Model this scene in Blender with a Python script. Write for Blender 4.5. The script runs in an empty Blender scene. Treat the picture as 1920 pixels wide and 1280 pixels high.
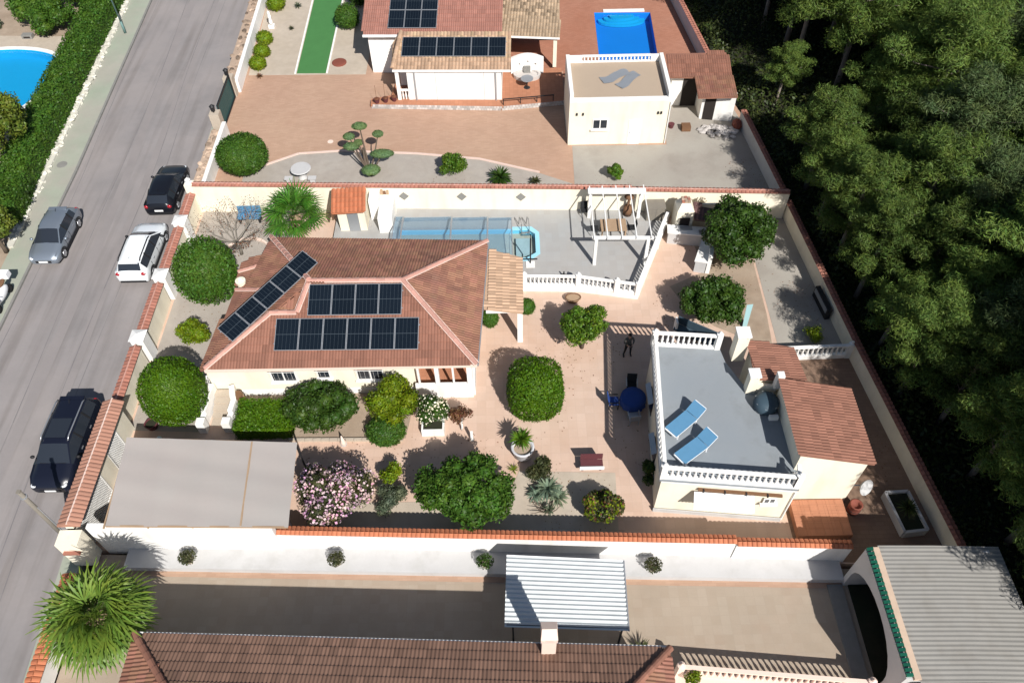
import bpy, bmesh, math, random
import numpy as np
from mathutils import Vector, Matrix
from mathutils.geometry import tessellate_polygon

random.seed(11)
RNG = np.random.default_rng(11)
SC = bpy.context.scene
COL = SC.collection
R = math.radians

# ------------------------------------------------------------------ camera
cam_d = bpy.data.cameras.new("camera")
cam_d.lens = 27.75
cam_d.sensor_width = 36.0
cam_d.clip_start = 0.5
cam_d.clip_end = 900.0
cam = bpy.data.objects.new("camera", cam_d)
COL.objects.link(cam)
_dn = Vector((25.0, 1190.0, 1480.0)).normalized()      # straight down, seen from the camera (x right, y down, z ahead)
_up = -_dn
_fw = Vector((0, 0, 1))
_yy = (_fw - _fw.dot(_up) * _up).normalized()
_xx = _yy.cross(_up)
_rw = Matrix((_xx, _yy, _up))
cam.matrix_world = Matrix.Translation((0, 0, 33.0)) @ Matrix((
    (_rw[0][0], -_rw[0][1], -_rw[0][2]), (_rw[1][0], -_rw[1][1], -_rw[1][2]), (_rw[2][0], -_rw[2][1], -_rw[2][2]))).to_4x4()
SC.camera = cam

# ------------------------------------------------------------------ sky, sun, exposure
SUN_EL, SUN_AZ = 42.2, 155.5            # azimuth clockwise from +Y
world = bpy.data.worlds.new("World")
SC.world = world
world.use_nodes = True
wt = world.node_tree
for n_ in list(wt.nodes):
    wt.nodes.remove(n_)
w_out = wt.nodes.new("ShaderNodeOutputWorld")
w_bg = wt.nodes.new("ShaderNodeBackground")
w_sky = wt.nodes.new("ShaderNodeTexSky")
w_sky.sky_type = 'NISHITA'
w_sky.sun_disc = False
w_sky.sun_elevation = R(SUN_EL)
w_sky.sun_rotation = R(SUN_AZ)
w_bg.inputs[1].default_value = 0.055
wt.links.new(w_sky.outputs[0], w_bg.inputs[0])
wt.links.new(w_bg.outputs[0], w_out.inputs[0])
sun_d = bpy.data.lights.new("sun", 'SUN')
sun_d.energy = 4.4
sun_d.angle = R(0.55)
sun_d.color = (1.0, 0.965, 0.92)
sun = bpy.data.objects.new("sun", sun_d)
COL.objects.link(sun)
sun_to = Vector((math.sin(R(SUN_AZ)) * math.cos(R(SUN_EL)), math.cos(R(SUN_AZ)) * math.cos(R(SUN_EL)), math.sin(R(SUN_EL))))
sun.rotation_euler = sun_to.to_track_quat('Z', 'Y').to_euler()
sun.location = sun_to * 120
SC.view_settings.view_transform = 'Standard'
SC.view_settings.look = 'None'
SC.view_settings.exposure = 0.5
SC.view_settings.gamma = 1.0
SC.view_settings.use_curve_mapping = False
SC.render.engine = 'CYCLES'
SC.cycles.max_bounces = 8
SC.cycles.transparent_max_bounces = 16
SC.cycles.use_denoising = True

# ------------------------------------------------------------------ materials
def srgb(r, g, b, k=1.0):
    f = lambda c: (c / 255 / 12.92) if c <= 10.3 else ((c / 255 + 0.055) / 1.055) ** 2.4
    return (f(r) * k, f(g) * k, f(b) * k)

def mat(name, col, rough=0.8, var=0.15, scale=1.5, objvar=0.0, islvar=0.0, bump=0.0, bscale=30.0, spec=0.3,
        metal=0.0, col2=None, scale2=0.35, streak=0.0, smap=(1.7, 1.7, 0.35), stain=None, stain_amt=0.0, stain_scale=0.6, coat=0.0, hue=0.0, brick=None):
    m = bpy.data.materials.new(name)
    m.use_nodes = True
    nt = m.node_tree
    N, L = nt.nodes, nt.links
    bs = N["Principled BSDF"]
    bs.inputs["Roughness"].default_value = rough
    bs.inputs["Specular IOR Level"].default_value = spec
    bs.inputs["Metallic"].default_value = metal
    bs.inputs["Coat Weight"].default_value = coat
    tc = N.new("ShaderNodeTexCoord")
    def noise(s, det=5.0):
        n = N.new("ShaderNodeTexNoise")
        n.inputs["Scale"].default_value = s
        n.inputs["Detail"].default_value = det
        n.inputs["Roughness"].default_value = 0.62
        L.new(tc.outputs["Object"], n.inputs["Vector"])
        return n
    def mix(a, b, f, mode='MIX'):
        x = N.new("ShaderNodeMix")
        x.data_type = 'RGBA'
        x.blend_type = mode
        for sock, v in ((x.inputs[0], f), (x.inputs[6], a), (x.inputs[7], b)):
            if hasattr(v, "links"):
                L.new(v, sock)
            else:
                sock.default_value = v if not isinstance(v, tuple) else (*v[:3], 1)
        return x.outputs[2]
    def math_(op, a, b):
        x = N.new("ShaderNodeMath")
        x.operation = op
        for i, v in enumerate((a, b)):
            if hasattr(v, "links"):
                L.new(v, x.inputs[i])
            else:
                x.inputs[i].default_value = v
        return x.outputs[0]
    def ramp(v, lo, hi):
        x = N.new("ShaderNodeMapRange")
        x.inputs[1].default_value = lo
        x.inputs[2].default_value = hi
        L.new(v, x.inputs[0])
        return x.outputs[0]
    c = tuple(col)
    if col2 is not None:
        c = mix(c, tuple(col2), ramp(noise(scale2, 4).outputs[0], 0.36, 0.64))
    if brick:
        bt = N.new("ShaderNodeTexBrick")
        mp = N.new("ShaderNodeMapping")
        mp.inputs["Rotation"].default_value = (0, 0, brick.get("rot", 0.0))
        L.new(tc.outputs["Object"], mp.inputs["Vector"])
        L.new(mp.outputs[0], bt.inputs["Vector"])
        bt.inputs["Scale"].default_value = 1.0
        bt.offset = brick.get("offset", 0.5)
        bt.inputs["Brick Width"].default_value = brick["w"]
        bt.inputs["Row Height"].default_value = brick["h"]
        bt.inputs["Mortar Size"].default_value = brick.get("m", 0.012)
        bt.inputs["Mortar Smooth"].default_value = 0.2
        bt.inputs["Color1"].default_value = (1, 1, 1, 1)
        v = 1.0 - brick.get("var", 0.12)
        bt.inputs["Color2"].default_value = (v, v * 0.98, v * 0.96, 1)
        q = brick.get("mk", 0.75)
        bt.inputs["Mortar"].default_value = (q, q, q, 1)
        c = mix(c, bt.outputs["Color"], 1.0, 'MULTIPLY')
    if stain is not None:
        c = mix(c, tuple(stain), math_('MULTIPLY', ramp(noise(stain_scale, 8).outputs[0], 0.5, 0.78), stain_amt))
    if streak:
        sm_ = N.new("ShaderNodeMapping")
        sm_.inputs["Scale"].default_value = smap
        L.new(tc.outputs["Object"], sm_.inputs["Vector"])
        sn_ = N.new("ShaderNodeTexNoise")
        sn_.inputs["Scale"].default_value = 1.0
        sn_.inputs["Detail"].default_value = 6.0
        L.new(sm_.outputs[0], sn_.inputs["Vector"])
        c = mix(c, (0.45, 0.42, 0.38), math_('MULTIPLY', ramp(sn_.outputs[0], 0.48, 0.80), streak), 'MULTIPLY')
    hsv = N.new("ShaderNodeHueSaturation")
    val = math_('ADD', math_('MULTIPLY', math_('SUBTRACT', noise(scale).outputs[0], 0.5), var * 2.4), 1.0)
    fine = math_('MULTIPLY', math_('SUBTRACT', noise(scale * 14, 3).outputs[0], 0.5), var * 1.0)
    val = math_('ADD', val, fine)
    if objvar:
        oi = N.new("ShaderNodeObjectInfo")
        val = math_('ADD', val, math_('MULTIPLY', math_('SUBTRACT', oi.outputs["Random"], 0.5), objvar * 2))
    if islvar or hue:
        ge = N.new("ShaderNodeNewGeometry")
        val = math_('ADD', val, math_('MULTIPLY', math_('SUBTRACT', ge.outputs["Random Per Island"], 0.5), islvar * 2))
        if hue:
            h2 = math_('FRACT', math_('MULTIPLY', ge.outputs["Random Per Island"], 7.31), 0.0)
            L.new(math_('ADD', math_('MULTIPLY', math_('SUBTRACT', h2, 0.5), hue), 0.5), hsv.inputs["Hue"])
    L.new(val, hsv.inputs["Value"])
    if hasattr(c, "links"):
        L.new(c, hsv.inputs["Color"])
    else:
        hsv.inputs["Color"].default_value = (*c[:3], 1)
    L.new(hsv.outputs[0], bs.inputs["Base Color"])
    if bump:
        b = N.new("ShaderNodeBump")
        b.inputs["Strength"].default_value = bump
        b.inputs["Distance"].default_value = 0.02
        L.new(noise(bscale, 4).outputs[0], b.inputs["Height"])
        L.new(b.outputs[0], bs.inputs["Normal"])
    m["hsv"] = hsv.name
    return m

def leaf(name, col, islvar=0.35, hue=0.04, trans=0.28, rough=0.5, spec=0.25, objvar=0.08):
    m = mat(name, col, rough=rough, var=0.25, scale=1.3, islvar=islvar, hue=hue, objvar=objvar, spec=spec, col2=tuple(c * k for c, k in zip(col, (1.35, 1.12, 0.9))), scale2=1.1)
    nt = m.node_tree
    bs = nt.nodes["Principled BSDF"]
    out = nt.nodes["Material Output"]
    tr = nt.nodes.new("ShaderNodeBsdfTranslucent")
    mx = nt.nodes.new("ShaderNodeMixShader")
    mx.inputs[0].default_value = trans
    nt.links.new(nt.nodes[m["hsv"]].outputs[0], tr.inputs[0])
    nt.links.new(bs.outputs[0], mx.inputs[1])
    nt.links.new(tr.outputs[0], mx.inputs[2])
    nt.links.new(mx.outputs[0], out.inputs[0])
    return m

def clear(name, tint, gloss=0.12, rough=0.03, body=0.0, bodycol=(0.5, 0.6, 0.7), bump=0.0, bscale=3.0):
    """see-through sheet: tinted transparency, a glossy skin, a little body colour"""
    m = bpy.data.materials.new(name)
    m.use_nodes = True
    nt = m.node_tree
    N, L = nt.nodes, nt.links
    N.remove(N["Principled BSDF"])
    out = N["Material Output"]
    t = N.new("ShaderNodeBsdfTransparent")
    t.inputs[0].default_value = (*tint, 1)
    g = N.new("ShaderNodeBsdfGlossy")
    g.inputs["Roughness"].default_value = rough
    d = N.new("ShaderNodeBsdfDiffuse")
    d.inputs[0].default_value = (*bodycol, 1)
    lw = N.new("ShaderNodeLayerWeight")
    lw.inputs[0].default_value = 0.5
    pw = N.new("ShaderNodeMath")
    pw.operation = 'POWER'
    pw.inputs[1].default_value = 4.0
    L.new(lw.outputs["Facing"], pw.inputs[0])
    fr = N.new("ShaderNodeMath")
    fr.operation = 'MULTIPLY_ADD'
    fr.inputs[1].default_value = 0.7
    fr.inputs[2].default_value = gloss * 0.25
    L.new(pw.outputs[0], fr.inputs[0])
    m1 = N.new("ShaderNodeMixShader")
    m1.inputs[0].default_value = body
    m2 = N.new("ShaderNodeMixShader")
    L.new(t.outputs[0], m1.inputs[1])
    L.new(d.outputs[0], m1.inputs[2])
    L.new(fr.outputs[0], m2.inputs[0])
    L.new(m1.outputs[0], m2.inputs[1])
    L.new(g.outputs[0], m2.inputs[2])
    L.new(m2.outputs[0], out.inputs[0])
    if bump:
        tc = N.new("ShaderNodeTexCoord")
        n = N.new("ShaderNodeTexNoise")
        n.inputs["Scale"].default_value = bscale
        b = N.new("ShaderNodeBump")
        b.inputs["Strength"].default_value = bump
        b.inputs["Distance"].default_value = 0.05
        L.new(tc.outputs["Object"], n.inputs["Vector"])
        L.new(n.outputs[0], b.inputs["Height"])
        L.new(b.outputs[0], g.inputs["Normal"])
    return m

M = {}
M['asphalt'] = mat('worn_asphalt', (0.285, 0.258, 0.248), 0.92, 0.09, 0.5, bump=0.4, bscale=60, col2=(0.25, 0.232, 0.228), scale2=0.18,
                   stain=(0.20, 0.187, 0.183), stain_amt=0.6, stain_scale=0.35, streak=0.55, smap=(1.6, 0.07, 1))
M['tar'] = mat('crack_sealant', (0.185, 0.172, 0.172), 0.85, 0.25, 1.2)
M['pave_green'] = mat('greenish_pavement', (0.30, 0.34, 0.265), 0.9, 0.12, 0.8, col2=(0.34, 0.33, 0.28), scale2=0.3, bump=0.2)
M['kerb'] = mat('kerb_stone', (0.22, 0.215, 0.20), 0.9, 0.2, 2.0)
M['earth'] = mat('dry_earth', (0.17, 0.13, 0.09), 0.95, 0.25, 0.7, col2=(0.12, 0.10, 0.065), bump=0.5, bscale=14)
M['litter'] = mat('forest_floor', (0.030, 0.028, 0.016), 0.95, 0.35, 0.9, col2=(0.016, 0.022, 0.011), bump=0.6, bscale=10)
M['patio'] = mat('pink_patio_paving', (0.57, 0.40, 0.305), 0.85, 0.07, 0.8, col2=(0.575, 0.435, 0.35), scale2=0.16,
                 stain=(0.46, 0.28, 0.18), stain_amt=0.30, stain_scale=0.5, brick=dict(w=0.45, h=0.45, offset=0.0, m=0.008, mk=0.87, var=0.08), bump=0.12)
M['patio_back'] = mat('brown_back_paving', (0.22, 0.145, 0.105), 0.9, 0.14, 0.9, col2=(0.25, 0.165, 0.115), brick=dict(w=0.4, h=0.2, m=0.01, mk=0.78), bump=0.2)
M['drive'] = mat('brick_red_driveway', (0.43, 0.275, 0.195), 0.88, 0.08, 0.7, col2=(0.455, 0.305, 0.215), scale2=0.2,
                 stain=(0.30, 0.15, 0.10), stain_amt=0.4, stain_scale=0.4, brick=dict(w=0.40, h=0.13, m=0.008, mk=0.86, var=0.10), bump=0.15)
M['drive2'] = mat('pool_surround_brick', (0.37, 0.165, 0.105), 0.88, 0.08, 0.7, col2=(0.41, 0.20, 0.135), scale2=0.2, brick=dict(w=0.3, h=0.15, m=0.012, mk=0.82, var=0.12), bump=0.15)
M['gravel'] = mat('pale_gravel', (0.46, 0.395, 0.32), 0.95, 0.14, 2.2, col2=(0.42, 0.355, 0.28), scale2=0.5, bump=0.6, bscale=35)
M['gravel_grey'] = mat('grey_gravel', (0.37, 0.335, 0.295), 0.95, 0.14, 2.2, col2=(0.34, 0.30, 0.26), scale2=0.5, bump=0.6, bscale=35)
M['concrete'] = mat('worn_concrete', (0.37, 0.345, 0.30), 0.92, 0.12, 0.6, col2=(0.30, 0.27, 0.235), scale2=0.3, stain=(0.20, 0.175, 0.15), stain_amt=0.5, stain_scale=0.5, bump=0.2)
M['terrace'] = mat('grey_pool_terrace', (0.345, 0.355, 0.355), 0.85, 0.06, 0.7, col2=(0.37, 0.36, 0.345), scale2=0.2, brick=dict(w=0.4, h=0.4, offset=0.0, m=0.007, mk=0.92, var=0.05))
M['yard'] = mat('beige_yard_paving', (0.385, 0.315, 0.245), 0.88, 0.09, 0.8, col2=(0.35, 0.29, 0.225), scale2=0.25, brick=dict(w=0.4, h=0.4, offset=0.0, m=0.010, mk=0.92, var=0.07),
                stain=(0.33, 0.23, 0.17), stain_amt=0.35)
M['soil'] = mat('garden_soil', (0.36, 0.285, 0.215), 0.95, 0.22, 1.8, col2=(0.29, 0.22, 0.16), scale2=0.5, bump=0.7, bscale=22)
M['turf'] = mat('artificial_turf', (0.058, 0.185, 0.055), 0.9, 0.12, 1.2, bump=0.5, bscale=60)
M['cream'] = mat('cream_render', (0.80, 0.74, 0.60), 0.9, 0.04, 0.5, stain=(0.66, 0.60, 0.47), stain_amt=0.35, stain_scale=0.8, bump=0.08, streak=0.28)
M['white'] = mat('white_paint', (0.80, 0.79, 0.76), 0.75, 0.04, 0.6, stain=(0.62, 0.60, 0.55), stain_amt=0.35, stain_scale=0.9, bump=0.05, streak=0.3)
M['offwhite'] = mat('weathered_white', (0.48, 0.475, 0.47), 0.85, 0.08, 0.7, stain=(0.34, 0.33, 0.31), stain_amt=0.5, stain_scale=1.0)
M['pinkwhite'] = mat('pale_pink_paint', (0.74, 0.58, 0.49), 0.8, 0.06, 0.8)
M['tile'] = mat('terracotta_roof_tile', (0.224, 0.107, 0.072), 0.78, 0.18, 1.4, objvar=0.17, islvar=0.19, hue=0.016, col2=(0.27, 0.132, 0.085), scale2=0.35, bump=0.1, stain=(0.13, 0.085, 0.07), stain_amt=0.5, stain_scale=0.9)
M['tile_front'] = mat('brown_roof_tile', (0.198, 0.118, 0.082), 0.8, 0.18, 1.4, objvar=0.18, islvar=0.2, hue=0.014, bump=0.1, stain=(0.095, 0.065, 0.05), stain_amt=0.5, stain_scale=0.8)
M['tile_orange'] = mat('orange_coping_tile', (0.47, 0.165, 0.082), 0.75, 0.14, 1.2, objvar=0.10, islvar=0.1, bump=0.1)
M['tile_red'] = mat('red_coping_tile', (0.33, 0.14, 0.10), 0.78, 0.16, 1.2, objvar=0.14, islvar=0.14, bump=0.1)
M['tile_gate'] = mat('dusty_pink_coping_tile', (0.36, 0.185, 0.13), 0.8, 0.14, 1.2, objvar=0.12, islvar=0.12, bump=0.1)
M['tile_tan'] = mat('tan_clay_tile', (0.40, 0.275, 0.18), 0.82, 0.2, 1.8, objvar=0.2, islvar=0.28, hue=0.02, bump=0.1)
M['ridge'] = mat('pale_pink_ridge_tile', (0.46, 0.25, 0.20), 0.75, 0.12, 1.6, objvar=0.12)
M['mortar'] = mat('pale_mortar', (0.66, 0.50, 0.43), 0.9, 0.15, 2.0)
M['brick_or'] = mat('orange_quarry_paving', (0.42, 0.19, 0.11), 0.85, 0.12, 0.9, brick=dict(w=0.3, h=0.3, offset=0.0, m=0.012, mk=0.8, var=0.1))
M['stoneclad'] = mat('pale_cladding_stone', (0.46, 0.43, 0.405), 0.9, 0.2, 2.0, objvar=0.25, islvar=0.3)
M['rubble'] = mat('brown_wall_stone', (0.40, 0.30, 0.225), 0.92, 0.2, 2.0, objvar=0.3, islvar=0.45)
M['rough_white'] = mat('whitish_edging_stone', (0.55, 0.53, 0.46), 0.92, 0.2, 2.0, islvar=0.3)
M['solar'] = mat('solar_cell_glass', (0.006, 0.010, 0.016), 0.22, 0.08, 0.5, objvar=0.12, spec=0.35)
M['alu'] = mat('grey_aluminium', (0.40, 0.42, 0.44), 0.4, 0.05, 1.0, metal=0.5)
M['cellline'] = mat('solar_busbar', (0.05, 0.066, 0.08), 0.45, 0.0)
M['pool_in'] = mat('pool_plaster_blue', (0.004, 0.335, 0.60), 0.7, 0.05, 0.6)
M['pool_in2'] = mat('pool_plaster_deep_blue', (0.004, 0.20, 0.62), 0.7, 0.05, 0.6)
M['pool_in3'] = mat('pool_plaster_pale', (0.20, 0.52, 0.70), 0.7, 0.05, 0.6)
M['water'] = clear('pool_water', (0.75, 0.93, 0.98), rough=0.02, bump=0.6, bscale=3)
M['polycarb'] = clear('clear_pool_cover', (0.74, 0.85, 0.93), rough=0.08, body=0.22, bodycol=(0.36, 0.52, 0.66))
M['glass'] = mat('dark_window_glass', (0.022, 0.027, 0.036), 0.08, 0.0, spec=0.6)
M['dark'] = mat('dark_metal', (0.02, 0.02, 0.022), 0.5, 0.1)
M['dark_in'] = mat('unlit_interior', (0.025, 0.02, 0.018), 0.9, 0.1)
M['green_gate'] = mat('dark_teal_gate_paint', (0.028, 0.085, 0.085), 0.55, 0.08)
M['green_trim'] = mat('green_ceramic_tile', (0.010, 0.105, 0.065), 0.45, 0.15, objvar=0.2)
M['wood'] = mat('brown_timber', (0.16, 0.085, 0.045), 0.8, 0.2, 2.0)
M['wood_pale'] = mat('pale_timber', (0.36, 0.25, 0.16), 0.8, 0.2, 2.0)
M['corr'] = mat('galvanised_sheet', (0.55, 0.58, 0.58), 0.55, 0.10, 1.2, metal=0.15, stain=(0.36, 0.37, 0.37), stain_amt=0.35, stain_scale=0.9)
M['corr_old'] = mat('old_fibre_cement_sheet', (0.262, 0.252, 0.232), 0.9, 0.12, 0.8, stain=(0.17, 0.15, 0.125), stain_amt=0.5, stain_scale=0.7)
M['shade'] = mat('beige_shade_cloth', (0.385, 0.345, 0.32), 0.95, 0.05, 0.5, col2=(0.365, 0.34, 0.315), scale2=0.25, bump=0.1)
M['roofgrey'] = mat('grey_roof_coating', (0.235, 0.262, 0.285), 0.85, 0.05, 0.5, stain=(0.155, 0.165, 0.17), stain_amt=0.9, stain_scale=0.38, col2=(0.25, 0.27, 0.285), scale2=0.2)
M['rooftan'] = mat('tan_flat_roof', (0.40, 0.315, 0.235), 0.9, 0.08, 0.6, stain=(0.30, 0.23, 0.17), stain_amt=0.4)
M['rubber'] = mat('tyre_rubber', (0.018, 0.018, 0.019), 0.85, 0.1)
M['chrome'] = mat('wheel_alloy', (0.45, 0.46, 0.48), 0.3, 0.05, metal=0.7)
M['carwhite'] = mat('white_car_paint', (0.74, 0.77, 0.79), 0.28, 0.01, spec=0.5, coat=0.6)
M['carblack'] = mat('black_car_paint', (0.008, 0.009, 0.013), 0.30, 0.01, spec=0.3, coat=0.25)
M['cardark'] = mat('blue_black_car_paint', (0.008, 0.010, 0.020), 0.30, 0.01, spec=0.3, coat=0.25)
M['carsilver'] = mat('silver_blue_car_paint', (0.26, 0.30, 0.35), 0.32, 0.02, metal=0.55, coat=0.6)
M['trim'] = mat('black_plastic_trim', (0.016, 0.016, 0.018), 0.6, 0.05)
M['lamp_clear'] = mat('headlamp_glass', (0.62, 0.64, 0.66), 0.15, 0.0, spec=0.6)
M['lamp_red'] = mat('tail_lamp_red', (0.32, 0.012, 0.02), 0.2, 0.0, spec=0.6)
M['plate'] = mat('number_plate', (0.78, 0.78, 0.76), 0.5, 0.0)
M['blue_cloth'] = mat('blue_cloth', (0.022, 0.06, 0.235), 0.85, 0.1, 3.0)
M['lounge_blue'] = mat('sky_blue_cushion', (0.095, 0.24, 0.39), 0.85, 0.1, 2.5)
M['plastic_white'] = mat('white_plastic', (0.78, 0.79, 0.80), 0.45, 0.02)
M['grey_pot'] = mat('pale_grey_pot', (0.52, 0.52, 0.54), 0.8, 0.1, 2.0)
M['terracotta'] = mat('terracotta_pot', (0.32, 0.12, 0.065), 0.85, 0.12, 2.0)
M['plum_pot'] = mat('dark_red_pot', (0.11, 0.035, 0.04), 0.6, 0.1)
M['bark'] = mat('tree_bark', (0.105, 0.08, 0.06), 0.95, 0.3, 4.0, bump=0.6, bscale=18)
M['bark_pale'] = mat('pale_pine_bark', (0.24, 0.20, 0.17), 0.95, 0.25, 4.0, bump=0.6, bscale=18)
M['palmbark'] = mat('palm_trunk_fibre', (0.30, 0.215, 0.14), 0.95, 0.35, 5.0, islvar=0.3, bump=0.8, bscale=20)
M['skin'] = mat('skin', (0.42, 0.25, 0.18), 0.6, 0.03)
M['cloth_dark'] = mat('dark_clothes', (0.018, 0.019, 0.021), 0.9, 0.1)
M['cloth_grey'] = mat('grey_shirt', (0.075, 0.08, 0.075), 0.9, 0.1)
M['hair'] = mat('dark_hair', (0.02, 0.015, 0.012), 0.7, 0.1)
M['steel'] = mat('brushed_steel', (0.5, 0.5, 0.5), 0.35, 0.05, metal=0.8)
M['pole'] = mat('weathered_pole', (0.20, 0.18, 0.15), 0.9, 0.2, 2.0)
M['lamp_green'] = mat('green_grey_lamp_post', (0.13, 0.22, 0.21), 0.6, 0.1)
M['rust'] = mat('rusty_red_metal', (0.20, 0.06, 0.04), 0.8, 0.2)
M['tank'] = mat('blue_grey_mesh_cover', (0.045, 0.075, 0.10), 0.6, 0.1)
# foliage
M['lf_top'] = leaf('clipped_bright_leaf', (0.062, 0.15, 0.006), 0.30, 0.03)
M['lf_mid'] = leaf('mid_green_leaf', (0.050, 0.124, 0.016), 0.35, 0.035)
M['lf_dark'] = leaf('dark_green_leaf', (0.033, 0.080, 0.010), 0.35, 0.03, spec=0.35)
M['lf_lime'] = leaf('yellow_green_leaf', (0.125, 0.195, 0.008), 0.35, 0.05)
M['lf_citrus'] = leaf('citrus_leaf', (0.078, 0.165, 0.013), 0.40, 0.045, spec=0.4)
M['lf_olive2'] = leaf('olive_tree_leaf', (0.10, 0.15, 0.022), 0.40, 0.05)
M['lf_cloud'] = leaf('cloud_pad_leaf', (0.115, 0.195, 0.085), 0.3, 0.03)
M['lf_grey'] = leaf('grey_green_leaf', (0.085, 0.115, 0.075), 0.35, 0.03)
M['lf_blue'] = leaf('blue_green_leaf', (0.16, 0.235, 0.175), 0.3, 0.03)
M['lf_olive'] = leaf('olive_leaf', (0.06, 0.072, 0.03), 0.4, 0.06)
M['lf_red'] = leaf('reddish_leaf', (0.16, 0.085, 0.045), 0.4, 0.06)
M['lf_pine'] = leaf('pine_needles', (0.088, 0.152, 0.032), 0.35, 0.04, trans=0.22, rough=0.6, objvar=0.28)
M['lf_pine2'] = leaf('darker_pine_needles', (0.068, 0.112, 0.042), 0.35, 0.04, trans=0.22, rough=0.6)
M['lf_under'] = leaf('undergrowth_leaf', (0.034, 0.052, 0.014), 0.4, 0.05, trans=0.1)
M['lf_palm'] = leaf('palm_frond', (0.115, 0.20, 0.030), 0.25, 0.035, spec=0.4)
M['lf_palm2'] = leaf('deep_green_palm_frond', (0.06, 0.185, 0.02), 0.25, 0.03, spec=0.4)
M['fl_pink'] = leaf('pink_blossom', (0.50, 0.29, 0.48), 0.25, 0.03, trans=0.2)
M['fl_pale'] = leaf('pale_pink_blossom', (0.55, 0.45, 0.51), 0.25, 0.03, trans=0.2)
M['fl_white'] = leaf('white_blossom', (0.70, 0.72, 0.62), 0.2, 0.02, trans=0.2)

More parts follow.
